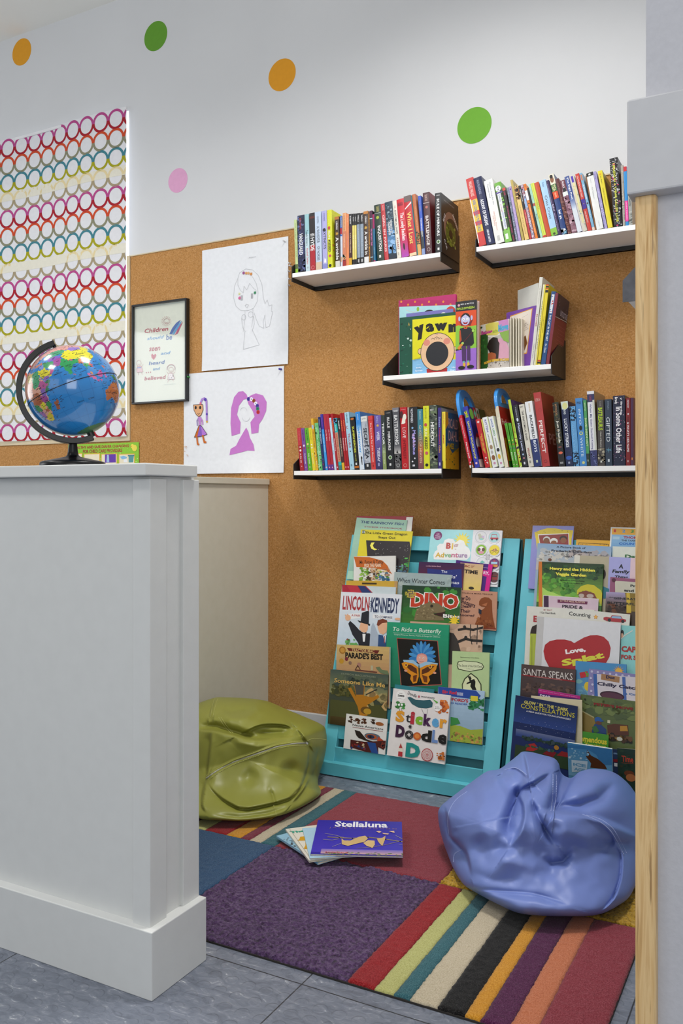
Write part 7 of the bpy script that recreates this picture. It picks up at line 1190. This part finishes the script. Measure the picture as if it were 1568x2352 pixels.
rack_book('lilac polka-dot book lettered Chilly, right edge of the right rack', 'd', (972, 282), (1620, 360), 1, 1.6, .005, '8a84b4', [('d', x_, y_, 14, 'c8c4dc') for x_, y_ in ((1006, 318), (1078, 326), (1150, 336), (1222, 346), (1294, 356), (1366, 364), (1440, 374), (994, 396), (1014, 470), (1000, 545), (1020, 600))]+[('p', [1040, 345, 1700, 400, 1700, 700, 1056, 700], 'd8d0d4'), ('p', [1024, 345, 1066, 348, 1084, 700, 1046, 700], '3a64a8'), ('p', [1362, 380, 1400, 384, 1416, 700, 1378, 700], '4a6aac'), ('p', [1120, 345, 1335, 380, 1330, 450, 1115, 412], 'a87c54'), ('t', 'Doc', 1176, 362, 1276, 412, '2a2448', .06, 0, 6), ('t', 'Chilly Catches', 1072, 436, 1640, 560, '2a2040', .04, 0, 8), ('t', 'a Cold', 1394, 560, 1560, 606, '3a6aa8', .04), ('e', 1245, 600, 140, 70, '3a1c2c'), ('e', 1245, 606, 124, 58, '5a3244')])
rack_book('hot pink paperback lying slanted behind the constellation book', 'd', (385, 514), (872, 600), 0, 1.2, .006, '4a2070', [('p', [385, 514, 872, 600, 872, 640, 385, 574], 'b81c7c'), ('t', '#1 New York Times bestselling author', 398, 540, 840, 628, 'e0a8d0', .01, 0, 10), ('t', 'DEAR', 405, 586, 530, 630, 'e8e0f0', .03, 0, 10)])
rack_book('midnight blue constellation field guide above red tents, right rack', 'd', (120, 590), (842, 722), 0, 2.6, .005, '1c2c5c', [('g', 120, 590, 920, 1060, '16264e', '2c4484'), ('g', 120, 1060, 920, 1140, '2c4484', '6a7498'), ('b', 190, 1090, 740, 1170, ['2c4438', '243c30', '3a4a50'], 50, .05, 4), ('r', 120, 1160, 940, 1500, '2c4028'), ('p', [240, 1230, 275, 1158, 345, 1150, 400, 1210, 330, 1240], 'a82c28'), ('p', [440, 1270, 520, 1215, 600, 1260, 560, 1310], '7a1c24'), ('p', [600, 1290, 660, 1240, 730, 1260, 730, 1310], '8a2424'), ('e', 600, 1200, 26, 32, 'a8782c'), ('b', 240, 1170, 560, 1240, ['3a5a38', '2c4a44', '40607a'], 24, .05, 6), ('b', 180, 840, 880, 1120, ['c8d0e0'], 58, .006, 5),
   ('t', 'GLOW * IN * THE * DARK', 226, 654, 736, 788, 'd8cc6a', .04, 0, 11), ('t', 'CONSTELLATIONS', 188, 690, 806, 860, 'd0c43c', .005, 0, 12), ('t', 'A FIELD GUIDE FOR YOUNG STARGAZERS', 250, 770, 762, 886, 'd8d8d8', .03, 0, 12)], extra=.006)
rack_book('cream page block fanning out behind the constellation book', 'd', (300, 596), (892, 648), 0, 1.8, .004, 'd8cca8', [])
rack_book('olive painterly book with red PETERS MOVE title, right rack', 'd', (876, 580), (1640, 680), 1, 2.4, .005, '5c6a3c', [('b', 880, 600, 1640, 900, ['66743f', '5a6a3c', '728048', '52603a'], 60, .12, 3), ('p', [876, 770, 1040, 860, 1060, 1000, 876, 1100], '8a7434'), ('l', [890, 775, 1030, 850], .02, 'a8a070'), ('p', [1010, 1000, 1040, 930, 1100, 920, 1180, 990, 1180, 1100, 1010, 1060], '2a4474'), ('e', 1085, 880, 42, 40, '2a5a9a'), ('p', [1110, 870, 1155, 895, 1100, 905], '2a5a9a'), ('e', 1090, 915, 34, 26, '6a4028'), ('p', [1010, 960, 1060, 950, 1100, 1010, 1040, 1040], '3a6a34'), ('p', [1190, 940, 1270, 925, 1430, 940, 1440, 1060, 1200, 1060], '5a3420'), ('p', [1340, 950, 1420, 950, 1430, 1010, 1340, 1010], 'b8862c'), ('b', 1200, 1040, 1470, 1140, ['4a3420', '8a6a2c', '2c2418', '6a4a2c'], 40, .06, 4), ('e', 1335, 1100, 32, 28, 'c8c8b8'), ('r', 1195, 880, 1226, 920, 'c8c4a0'), ("t", "PETER'S MOVE", 1034, 676, 1490, 770, '8a2420', .05, 0, 6), ('t', 'BY ALEXANDER JANE', 1280, 790, 1480, 818, '2a2c1c', .01, 0, 6), ('d', 930, 640, 12, '2c2c20')])
rack_book('grass green book with yellow lettering below the olive book', 'd', (740, 990), (1200, 1054), 0, 1.4, .004, '4c9430', [('t', 'Tremendous', 800, 1046, 1180, 1170, 'e0d040', .04, 0, 8), ('t', 'Tractors', 920, 1140, 1170, 1210, 'e0d040', .04, 0, 8)])
rack_book('thick icy blue paperback with boxed pale capitals, just behind the blue bean bag', 'd', (722, 1142), (1240, 1218), -1, 3.6, .010, '5aa0cc', [('g', 722, 1142, 1250, 1600, '4c94c8', '7ab4d8'), ('p', [722, 1160, 1240, 1210, 1240, 1400, 1120, 1400, 1060, 1280, 960, 1220, 722, 1200], '3f80b8'), ('p', [955, 1220, 1000, 1290, 1080, 1330, 1160, 1400, 1185, 1450, 990, 1430, 1000, 1380, 940, 1300], '5a3420'), ('b', 740, 1200, 980, 1340, ['8ac0e0', 'a8d4ec', '5a9ac8'], 30, .04, 3), ('p', [770, 1340, 960, 1355, 950, 1470, 775, 1480], 'c8e0f0'), ('t', 'ICE', 788, 1370, 940, 1430, '6aa8d0', .05), ('t', 'AGE', 800, 1424, 930, 1480, '6aa8d0', .05), ('d', 880, 1320, 14, 'c8e4f4'), ('d', 748, 1310, 14, 'c8e4f4')], name='paperback')
rack_book('blue and red paperback edge between the icy book and the dark book', 'd', (1150, 1208), (1310, 1222), -1, 1.6, .004, '2c3a5c', [('r', 1255, 1330, 1305, 1370, '8a2024'), ('p', [1265, 1375, 1302, 1380, 1302, 1420, 1265, 1415], 'd8d8d8'), ('t', 'OPEN', 1256, 1256, 1302, 1280, '8ab0d8', .02)])
rack_book('dark green book with red Time lettering, lower right edge', 'd', (1298, 1204), (1660, 1234), -1, 2.6, .006, '22382c', [('b', 1300, 1220, 1660, 1600, ['1c3024', '2c4430', '3a3a24'], 40, .09, 3), ('t', 'Time', 1350, 1290, 1490, 1375, 'b8402c', .02, 0, 4), ('l', [1352, 1374, 1490, 1388], .008, 'b8402c'), ('e', 1440, 1500, 60, 40, '6a3a20'), ('e', 1460, 1550, 60, 50, 'a8683c')])

place_rack_books()
# ---------------- face-out books on the middle shelf
ZM = 1.4387
def mid(label, x0, x1, ytop, Y, t, col, ops, hard=True, x1t=None, name='book', ytop2=None, lean=.0):
    org, sc = CR['m']; A = on_y(org[0]+x0*sc, 800, Y); B = on_y(org[0]+x1*sc, 800, Y); T = on_y(org[0]+x0*sc, org[1]+ytop*sc, Y)
    return place(label, 'm', Vector((A.x, Y, ZM+.0003)), Vector((1, 0, 0)), Vector((0, lean, 1)), B.x-A.x, T.z-ZM, t, col, ops, hard, 'books on the middle shelf', name)
mid('pink topped picture book with orange dots, at the back of the middle shelf', 184, 622, 236, 2.925, .012, 'b82468', [('p', [184, 236, 622, 230, 622, 268, 190, 282], 'b02060')]+[('d', 205+i*54, 244+(i % 2)*22, 8, 'e08a30') for i in range(9)]+[('p', [190, 283, 622, 268, 622, 800, 190, 800], 'a8d8dc'), ('d', 584, 318, 36, 'c8402c'), ('l', [245, 310, 300, 325, 370, 300], .01, 'c8ccc0'), ('e', 336, 300, 10, 16, '8ab83c'), ('e', 420, 325, 36, 16, '18181c')])
mid('lavender reader book showing a READY TO READ banner', 243, 600, 336, 2.91, .006, '6a68b0', [('r', 243, 330, 612, 362, '7874b8'), ('t', 'READY-TO-READ', 266, 342, 494, 362, 'e8d8a8', .03, 0, -1), ('d', 528, 350, 24, 'e0e0d8'), ('t', '1', 522, 340, 534, 360, '2c2c40', .03)], False)
mid('dark green foil covered book behind the yawning baby book', 191, 620, 368, 2.895, .010, '14503c', [('b', 195, 400, 285, 790, ['0e3c2c', '1c6a50', 'c8dcd4', '0a2c20'], 26, .03, 3), ('t', 'A', 258, 402, 272, 430, 'c8a850', .01)])
baby = [('r', 284, 300, 760, 850, 'e0d818'), ('p', [284, 690, 350, 680, 760, 690, 760, 850, 284, 850], '84bce4'), ('t', 'y', 312, 420, 392, 534, '14120c', .09, 0, -16), ('t', 'a', 394, 406, 458, 478, '14120c', .09, 0, -6), ('t', 'w', 462, 402, 560, 470, '14120c', .09, 0, 0), ('t', 'n', 568, 408, 640, 480, '14120c', .09, 0, 8), ('p', [400, 760, 420, 756, 560, 750, 556, 800, 404, 800], 'a82428'),
        ('e', 350, 624, 18, 22, '2c2418'), ('e', 350, 624, 15, 19, 'e8be96'), ('e', 620, 612, 20, 24, '2c2418'), ('e', 620, 612, 17, 21, 'e8be96'), ('e', 484, 628, 131, 136, '2c2418'), ('e', 484, 628, 127, 132, 'e8be96'), ('e', 402, 558, 26, 22, 'dc8c78'), ('e', 556, 546, 26, 22, 'dc8c78'), ('e', 482, 642, 86, 86, '2c2418'), ('e', 482, 642, 82, 82, '26262a'),
        ('l', [438, 532, 448, 522, 460, 530], .006, '2c2418'), ('l', [496, 528, 508, 520, 520, 528], .006, '2c2418'), ('l', [464, 534, 464, 520, 480, 512, 496, 520, 496, 532], .006, '2c2418'), ('l', [478, 534, 476, 522, 486, 524], .004, '2c2418'), ('l', [478, 498, 470, 486], .004, '2c2418'), ('l', [486, 496, 488, 482], .004, '2c2418'), ('t', 'words by', 324, 724, 356, 732, 'e8f0f8', 0), ('t', 'Sally', 320, 742, 362, 760, 'e8f0f8', .02), ('t', 'Symes', 312, 764, 370, 784, 'e8f0f8', .02), ('t', 'Nick', 594, 738, 634, 754, 'e8f0f8', .02), ('t', 'Sharratt', 580, 758, 650, 776, 'e8f0f8', .02)]
for i in range(9): baby.append(('l', [302+i*6, 698-i*1.4, 304+i*6, 682-i*1.6], .004, '6a6414'))
mid('yellow board book lettered yawn with a wide open baby mouth', 290, 660, 382, 2.876, .012, 'e0d818', baby)
hal = [('r', 610, 220, 790, 800, '201c20'), ('p', [615, 322, 780, 304, 780, 440, 615, 440], 'd84c1c'), ('p', [615, 435, 640, 425, 700, 436, 780, 424, 780, 600, 615, 610], '8ac03c'), ('p', [615, 622, 700, 606, 780, 596, 780, 770, 615, 770], '9a68c8'), ('d', 646, 272, 9, 'e0a0b0'), ('t', 'MIX & MATCH', 660, 248, 760, 270, 'e8e8e8', .01, 0, -5), ('t', 'HALLOWEEN', 630, 276, 764, 308, 'b8d83c', .02, 0, -4),
       ('p', [640, 375, 666, 430, 700, 420, 735, 428, 756, 372, 735, 395, 660, 400], '7a1c20'), ('e', 697, 378, 38, 44, '141216'), ('e', 650, 376, 8, 18, 'b8b8dc'), ('e', 744, 366, 8, 18, 'b8b8dc'), ('e', 697, 384, 34, 38, 'c0c0e0'), ('p', [664, 368, 697, 340, 730, 366, 728, 350, 697, 330, 668, 348], '141216'), ('d', 683, 378, 9, 'f4f4f4'), ('d', 711, 376, 9, 'f4f4f4'), ('d', 683, 379, 3, '141216'), ('d', 711, 377, 3, '141216'), ('p', [676, 398, 697, 404, 718, 396, 708, 414, 686, 416], 'a01c28'),
       ('p', [655, 450, 690, 440, 736, 440, 756, 470, 762, 560, 745, 580, 680, 584, 650, 570, 650, 500], '1c1a1e'), ('p', [680, 434, 697, 446, 716, 432, 708, 452, 688, 452], 'd84c1c'), ('p', [650, 470, 660, 460, 668, 540, 652, 560], 'b8481c'), ('l', [768, 455, 668, 570], .016, '7a1c1c'), ('p', [665, 562, 680, 572, 650, 615, 634, 600], 'd88a30'), ('e', 676, 562, 10, 8, 'a8d060'), ('e', 756, 466, 10, 8, 'a8d060'), ('p', [668, 584, 702, 582, 702, 700, 672, 700], '4a2a5c'), ('p', [708, 582, 734, 578, 736, 692, 710, 696], '4a2a5c'), ('r', 678, 700, 692, 735, '70c0a0'), ('r', 712, 696, 726, 730, '70c0a0'), ('e', 688, 728, 10, 16, 'e0b030'), ('e', 720, 724, 10, 16, 'e0b030'), ('e', 668, 750, 26, 12, '141216'), ('e', 736, 742, 26, 12, '141216')]
mid('narrow board book lettered HALLOWEEN with a smiling vampire', 621, 784, 246, 2.868, .026, 'c8a4a0', hal)
# open board books and slim books at the right of the middle shelf
def fan(label, x0, x1, y0t, y1t, Ya, Yb, t, col, ops, n=1, pc='e0d8c0', hard=True, name='book'):
    """a book standing turned a little about its left edge, from (x0, Ya) to (x1, Yb)"""
    org, sc = CR['m']; A = on_y(org[0]+x0*sc, 800, Ya); B = on_y(org[0]+x1*sc, 800, Yb); T = on_y(org[0]+x0*sc, org[1]+y0t*sc, Ya)
    A = Vector((A.x, Ya, ZM+.0003)); B = Vector((B.x, Yb, ZM+.0003))
    return place(label, 'm', A, B-A, Vector((0, 0, 1)), (B-A).length, T.z-ZM, t, col, ops, hard, 'books on the middle shelf', name)
fan('plain tall white book with its cover turned to the left', 1096, 1252, 158, 62, 3.0, 2.925, .006, 'dcdcd4', [], name='book')
bb_ = fan('open purple bordered board book with a page of text, middle shelf', 1010, 1236, 330, 255, 2.955, 2.885, .006, '7a4aa8', [('p', [1000, 340, 1228, 262, 1180, 722, 1140, 722, 1060, 700, 1040, 360], '7a4aa8'), ('p', [1040, 352, 1212, 292, 1170, 640, 1090, 660, 1050, 500], 'e0a040'), ('p', [1046, 358, 1206, 300, 1165, 632, 1094, 650, 1056, 500], 'e8ddd0'), ('t', 'I really want', 1130, 345, 1178, 362, '6a5a50', 0, 0, -14), ('t', 'a broader\nand softer rug\nto sit on\nand to read', 1132, 400, 1180, 470, '8a7a70', 0, 0, -14), ('p', [1140, 520, 1160, 500, 1172, 560, 1150, 620], '7a4a20')])
fan('board book with a child seen from behind, its thick pages fanned open', 812, 1030, 424, 362, 2.93, 2.868, .010, 'c0b8b0', [('p', [812, 424, 1030, 362, 1034, 470, 900, 520, 812, 500], 'e0dcd0'), ('r', 812, 500, 870, 755, '2c5a28'), ('b', 812, 430, 850, 760, ['3a7a30', '24481c'], 16, .06, 3), ('p', [850, 420, 900, 400, 960, 400, 1000, 440, 940, 500, 860, 500], 'd8cc60'), ('p', [950, 380, 1025, 364, 1030, 470, 960, 480], 'cc8ac0'), ('t', 'Babies', 818, 452, 906, 500, 'c04a8a', .06, 0, -10), ('t', 'on the', 908, 448, 946, 486, '8ab030', .03, 0, -10), ('t', 'Move', 950, 404, 1026, 474, '48a8d0', .06, 0, -10),
   ('p', [940, 530, 1000, 520, 1030, 600, 1030, 690, 900, 690], 'd8a0b4'), ('p', [862, 590, 880, 540, 910, 515, 945, 520, 955, 570, 945, 640, 920, 660, 890, 640], '1c1614'), ('p', [872, 640, 900, 630, 930, 640, 940, 690, 870, 690], 'a85a34'), ('p', [945, 540, 960, 560, 950, 690, 930, 690], '2a1a14'), ('l', [845, 715, 900, 695, 960, 688, 1028, 686], .06, 'd0a838'), ('b', 850, 705, 1030, 740, ['e0d8c8', '6a5a4a', 'c8c0b0'], 40, .03, 5), ('p', [960, 480, 1030, 460, 1034, 560, 990, 540], '8ab04a')])
# loose thick pages of that board book
org, sc = CR['m']
t = tag(empty('board_pages', (on_y(860+1050*.29974, 800, 2.88).x, 2.88, ZM)), 'thick cream pages fanned open beside the child board book', 'book', 'books on the middle shelf')
for i, (xb, xt, yt) in enumerate(((1042, 1036, 362), (1062, 1060, 364), (1084, 1080, 366), (1104, 1102, 368), (1122, 1124, 372))):
    A = on_y(org[0]+xb*sc, 800, 2.872+i*.003); T = on_y(org[0]+xt*sc, org[1]+yt*sc, 2.872+i*.003); m = MB()
    a = R(96-i*2); L = .050; dx, dy = math.cos(a)*L, math.sin(a)*L; h = T.z-ZM; x = A.x-t.location.x; y = 2.872+i*.003-2.88; th_ = .0040
    m.raw([(x-th_/2, y, .0003), (x+th_/2, y, .0003), (x+dx+th_/2, y+dy, .0003), (x+dx-th_/2, y+dy, .0003), (x-th_/2, y, h), (x+th_/2, y, h), (x+dx+th_/2, y+dy, h), (x+dx-th_/2, y+dy, h)], [(0, 3, 2, 1), (4, 5, 6, 7), (0, 1, 5, 4), (1, 2, 6, 5), (2, 3, 7, 6), (3, 0, 4, 7)], 'e2dac4')
    m.build('page', M['matte'], t, bevel=.0008)
def slim(desc, xb0, xb1, xt0, yt, col, ops, ex=None):
    org, sc = CR['m']; ex = ex or {}; Yf = ex.get('Y', 2.869); X0, X1 = on_y(org[0]+xb0*sc, 900, Yf).x, on_y(org[0]+xb1*sc, 900, Yf).x
    T = on_y(org[0]+xt0*sc, org[1]+yt*sc, Yf); th = math.atan2(X0-T.x, T.z-ZM); h = math.hypot(T.z-ZM, X0-T.x); t_ = (X1-X0)*math.cos(th)
    r = make_book('book', ex.get('w', .15), h, t_, col, ops, ex.get('front', ()), t_ > .011)
    r.matrix_world = Matrix.Translation((X0, Yf, ZM+.0003+max(0, t_*math.sin(-th)))) @ Matrix.Rotation(-th, 4, 'Y') @ Matrix.Rotation(R(ex.get('turn', 0)), 4, 'Z') @ BASIS
    tag(r, desc, 'book', 'books on the middle shelf')
slim('white spined book with small red capitals, leaning right on the middle shelf', 1192, 1216, 1264, 58, 'd8d6cc', [V('ELOISE', .42, .56, 'b0483c', .3, .7, .02), V('Kay Thompson', .1, .3, 'a8a498', .35, .65, 0), V('Hilary Knight', .76, .92, '8a8678', .35, .65, 0)])
slim('thin white paperback with a yellow front, leaning right', 1219, 1242, 1290, 115, 'dcd8b8', [V('Alexander Who', .2, .8, '6a6a48', .35, .65, 0), ('r', .6, 0, 1, 1, 'd8c830')])
slim('thin bright yellow book with red and black end bands', 1246, 1268, 1314, 114, 'e0cc28', [('B', 0, .015, 'c83028'), ('B', .02, .04, '18181a'), ('B', .045, .06, 'c83028'), ('B', .07, .1, '18181a'), V('Frog and Toad', .4, .6, '7a6a10', .35, .65, .01), ('B', .94, .96, 'c83028'), ('B', .965, .985, '18181a')])
slim('blue spined book with white capitals, leaning right beside the thin yellow book', 1274, 1308, 1356, 170, '1e4a80', [('r', .2, .04, .8, .3, 'd8dce0'), ('b', .3, .06, .7, .28, ['c83030', '2a4a8a'], 12, .12, 3), V('THE CAT IN THE HAT', .32, .68, 'e8ecf0', .3, .72, .03), V('Dr. Seuss', .72, .84, 'e0e4ea', .3, .7, .02)])
slim('dark red and navy large book leaning steeply right against the shelf end', 1312, 1336, 1384, 180, '7a2434', [], {'w': .15, 'turn': 0, 'front': [('r', 0, 0, 1, .32, '26243c'), ('b', .1, .05, 1, .3, ['3a3858', '8a88a0'], 24, .03, 4), ('t', 'UNTOLD TALE', .35, .2, .98, .28, 'b8b4c4', .02), ('l', [0, .33, 1, .3], .012, 'd8d4cc')]+[('r', .3, .42+i*.05, .9, .425+i*.05, 'a85a60') for i in range(7)]})

# ---------------- four picture books on the rug
def floor_book(label, TL, TR, BL, z, t, col, ops, spine=(), hard=False, BR=None):
    z += .0062
    org, sc = CR['f']; K = lambda p: on_z(org[0]+p[0]*sc, org[1]+p[1]*sc, z+t)
    a, b, c_ = K(TL), K(TR), K(BL); o = c_; xd = (b-a); yd = a-c_
    w = xd.length; h = (yd-xd.normalized()*yd.dot(xd.normalized())).length
    o = a-(yd-xd.normalized()*yd.dot(xd.normalized()))
    return place(label, 'f', o, xd, yd, w, h, t, col, ops, hard, 'picture books stacked on the rug', spine=spine)
floor_book('light blue picture book at the bottom of the stack on the rug', (135, 470), (600, 352), (455, 726), .0128, .006, '88bcdc', [('g', 135, 420, 760, 760, '94c4e0', '7a94a0'), ('b', 240, 520, 420, 620, ['2c3034', '485058', '3a3e40'], 40, .06, 3), ('b', 380, 640, 760, 720, ['48503a', '2c3028', '6a7460'], 40, .06, 4)], [V('BLUEBERRIES', .2, .8, 'd8e4ec', .3, .7, .02)])
floor_book('cream picture book with an orange animal shape, second in the stack', (217, 408), (640, 352), (452, 688), .0192, .006, 'dcd8cc', [('t', 'The', 268, 428, 382, 462, '2a9a84', .06, 0, -5), ('p', [322, 520, 345, 512, 352, 490, 385, 486, 405, 490, 440, 560, 410, 590, 385, 585, 400, 560, 400, 520, 360, 522], 'd09a20'), ('l', [240, 404, 460, 680], .01, 'a09a88')], hard=True)
floor_book('pale blue snowy picture book, third in the stack on the rug', (370, 400), (900, 372), (490, 668), .0256, .004, 'a8cce0', [('b', 380, 400, 560, 660, ['e4eef4'], 50, .008, 3)])
bat = [('g', 512, 326, 1400, 640, '2420a0', '3a30b8'), ('g', 540, 590, 1400, 650, '7a6ac0', 'c8a0a8'), ('b', 560, 612, 1390, 655, ['6a7a58', '8a9070', '586848'], 60, .03, 3), ('t', 'Stellaluna', 668, 342, 1136, 404, 'f0f0f4', .03, 0, 2), ('t', 'J A N E L L   C A N N O N', 612, 396, 1216, 426, '8a6a8a', 0, 0, 2), ('l', [600, 490, 700, 496, 820, 502, 960, 492, 1120, 510, 1250, 530, 1345, 545], .022, '8a7a64'), ('l', [572, 458, 650, 470, 740, 494], .007, 'a8a090'), ('l', [556, 512, 640, 518, 700, 506], .007, 'a8a090'), ('l', [640, 575, 720, 545, 780, 520], .008, '9a90b0'), ('l', [860, 590, 1000, 580, 1120, 560, 1240, 530], .008, '9a8a70'), ('l', [1210, 478, 1270, 510], .007, 'a8a090'), ('l', [1240, 560, 1340, 566], .006, 'a8a090'),
       ('p', [722, 505, 745, 522, 800, 524, 880, 490, 935, 480, 960, 505, 930, 535, 850, 552, 780, 570, 725, 556], 'd0b078'), ('p', [918, 545, 960, 520, 1020, 525, 1022, 560, 998, 590, 985, 580, 950, 572], 'd8b880'), ('p', [1040, 505, 1090, 500, 1118, 480, 1112, 520, 1090, 570, 1070, 555, 1050, 530], 'd0b078'), ('p', [1032, 440, 1060, 435, 1082, 445, 1060, 455], 'e0b8a0'), ('p', [1085, 455, 1150, 462, 1140, 470, 1100, 466], 'e0b8a0'), ('p', [1148, 440, 1195, 435, 1200, 455, 1180, 450], 'e0b8a0'), ('r', 578, 618, 776, 630, 'c03048'), ('t', 'SCHOLASTIC', 590, 619, 768, 629, 'f0d8dc', .03)]
floor_book('deep blue picture book with white script title, top of the stack on the rug', (510, 328), (1264, 344), (560, 636), .0298, .005, '2824a0', bat)

for o in bpy.data.objects:
    if o.type == 'MESH' and not o.get('kind') and not o.parent and not o.get('label'): print('UNTAGGED', o.name)
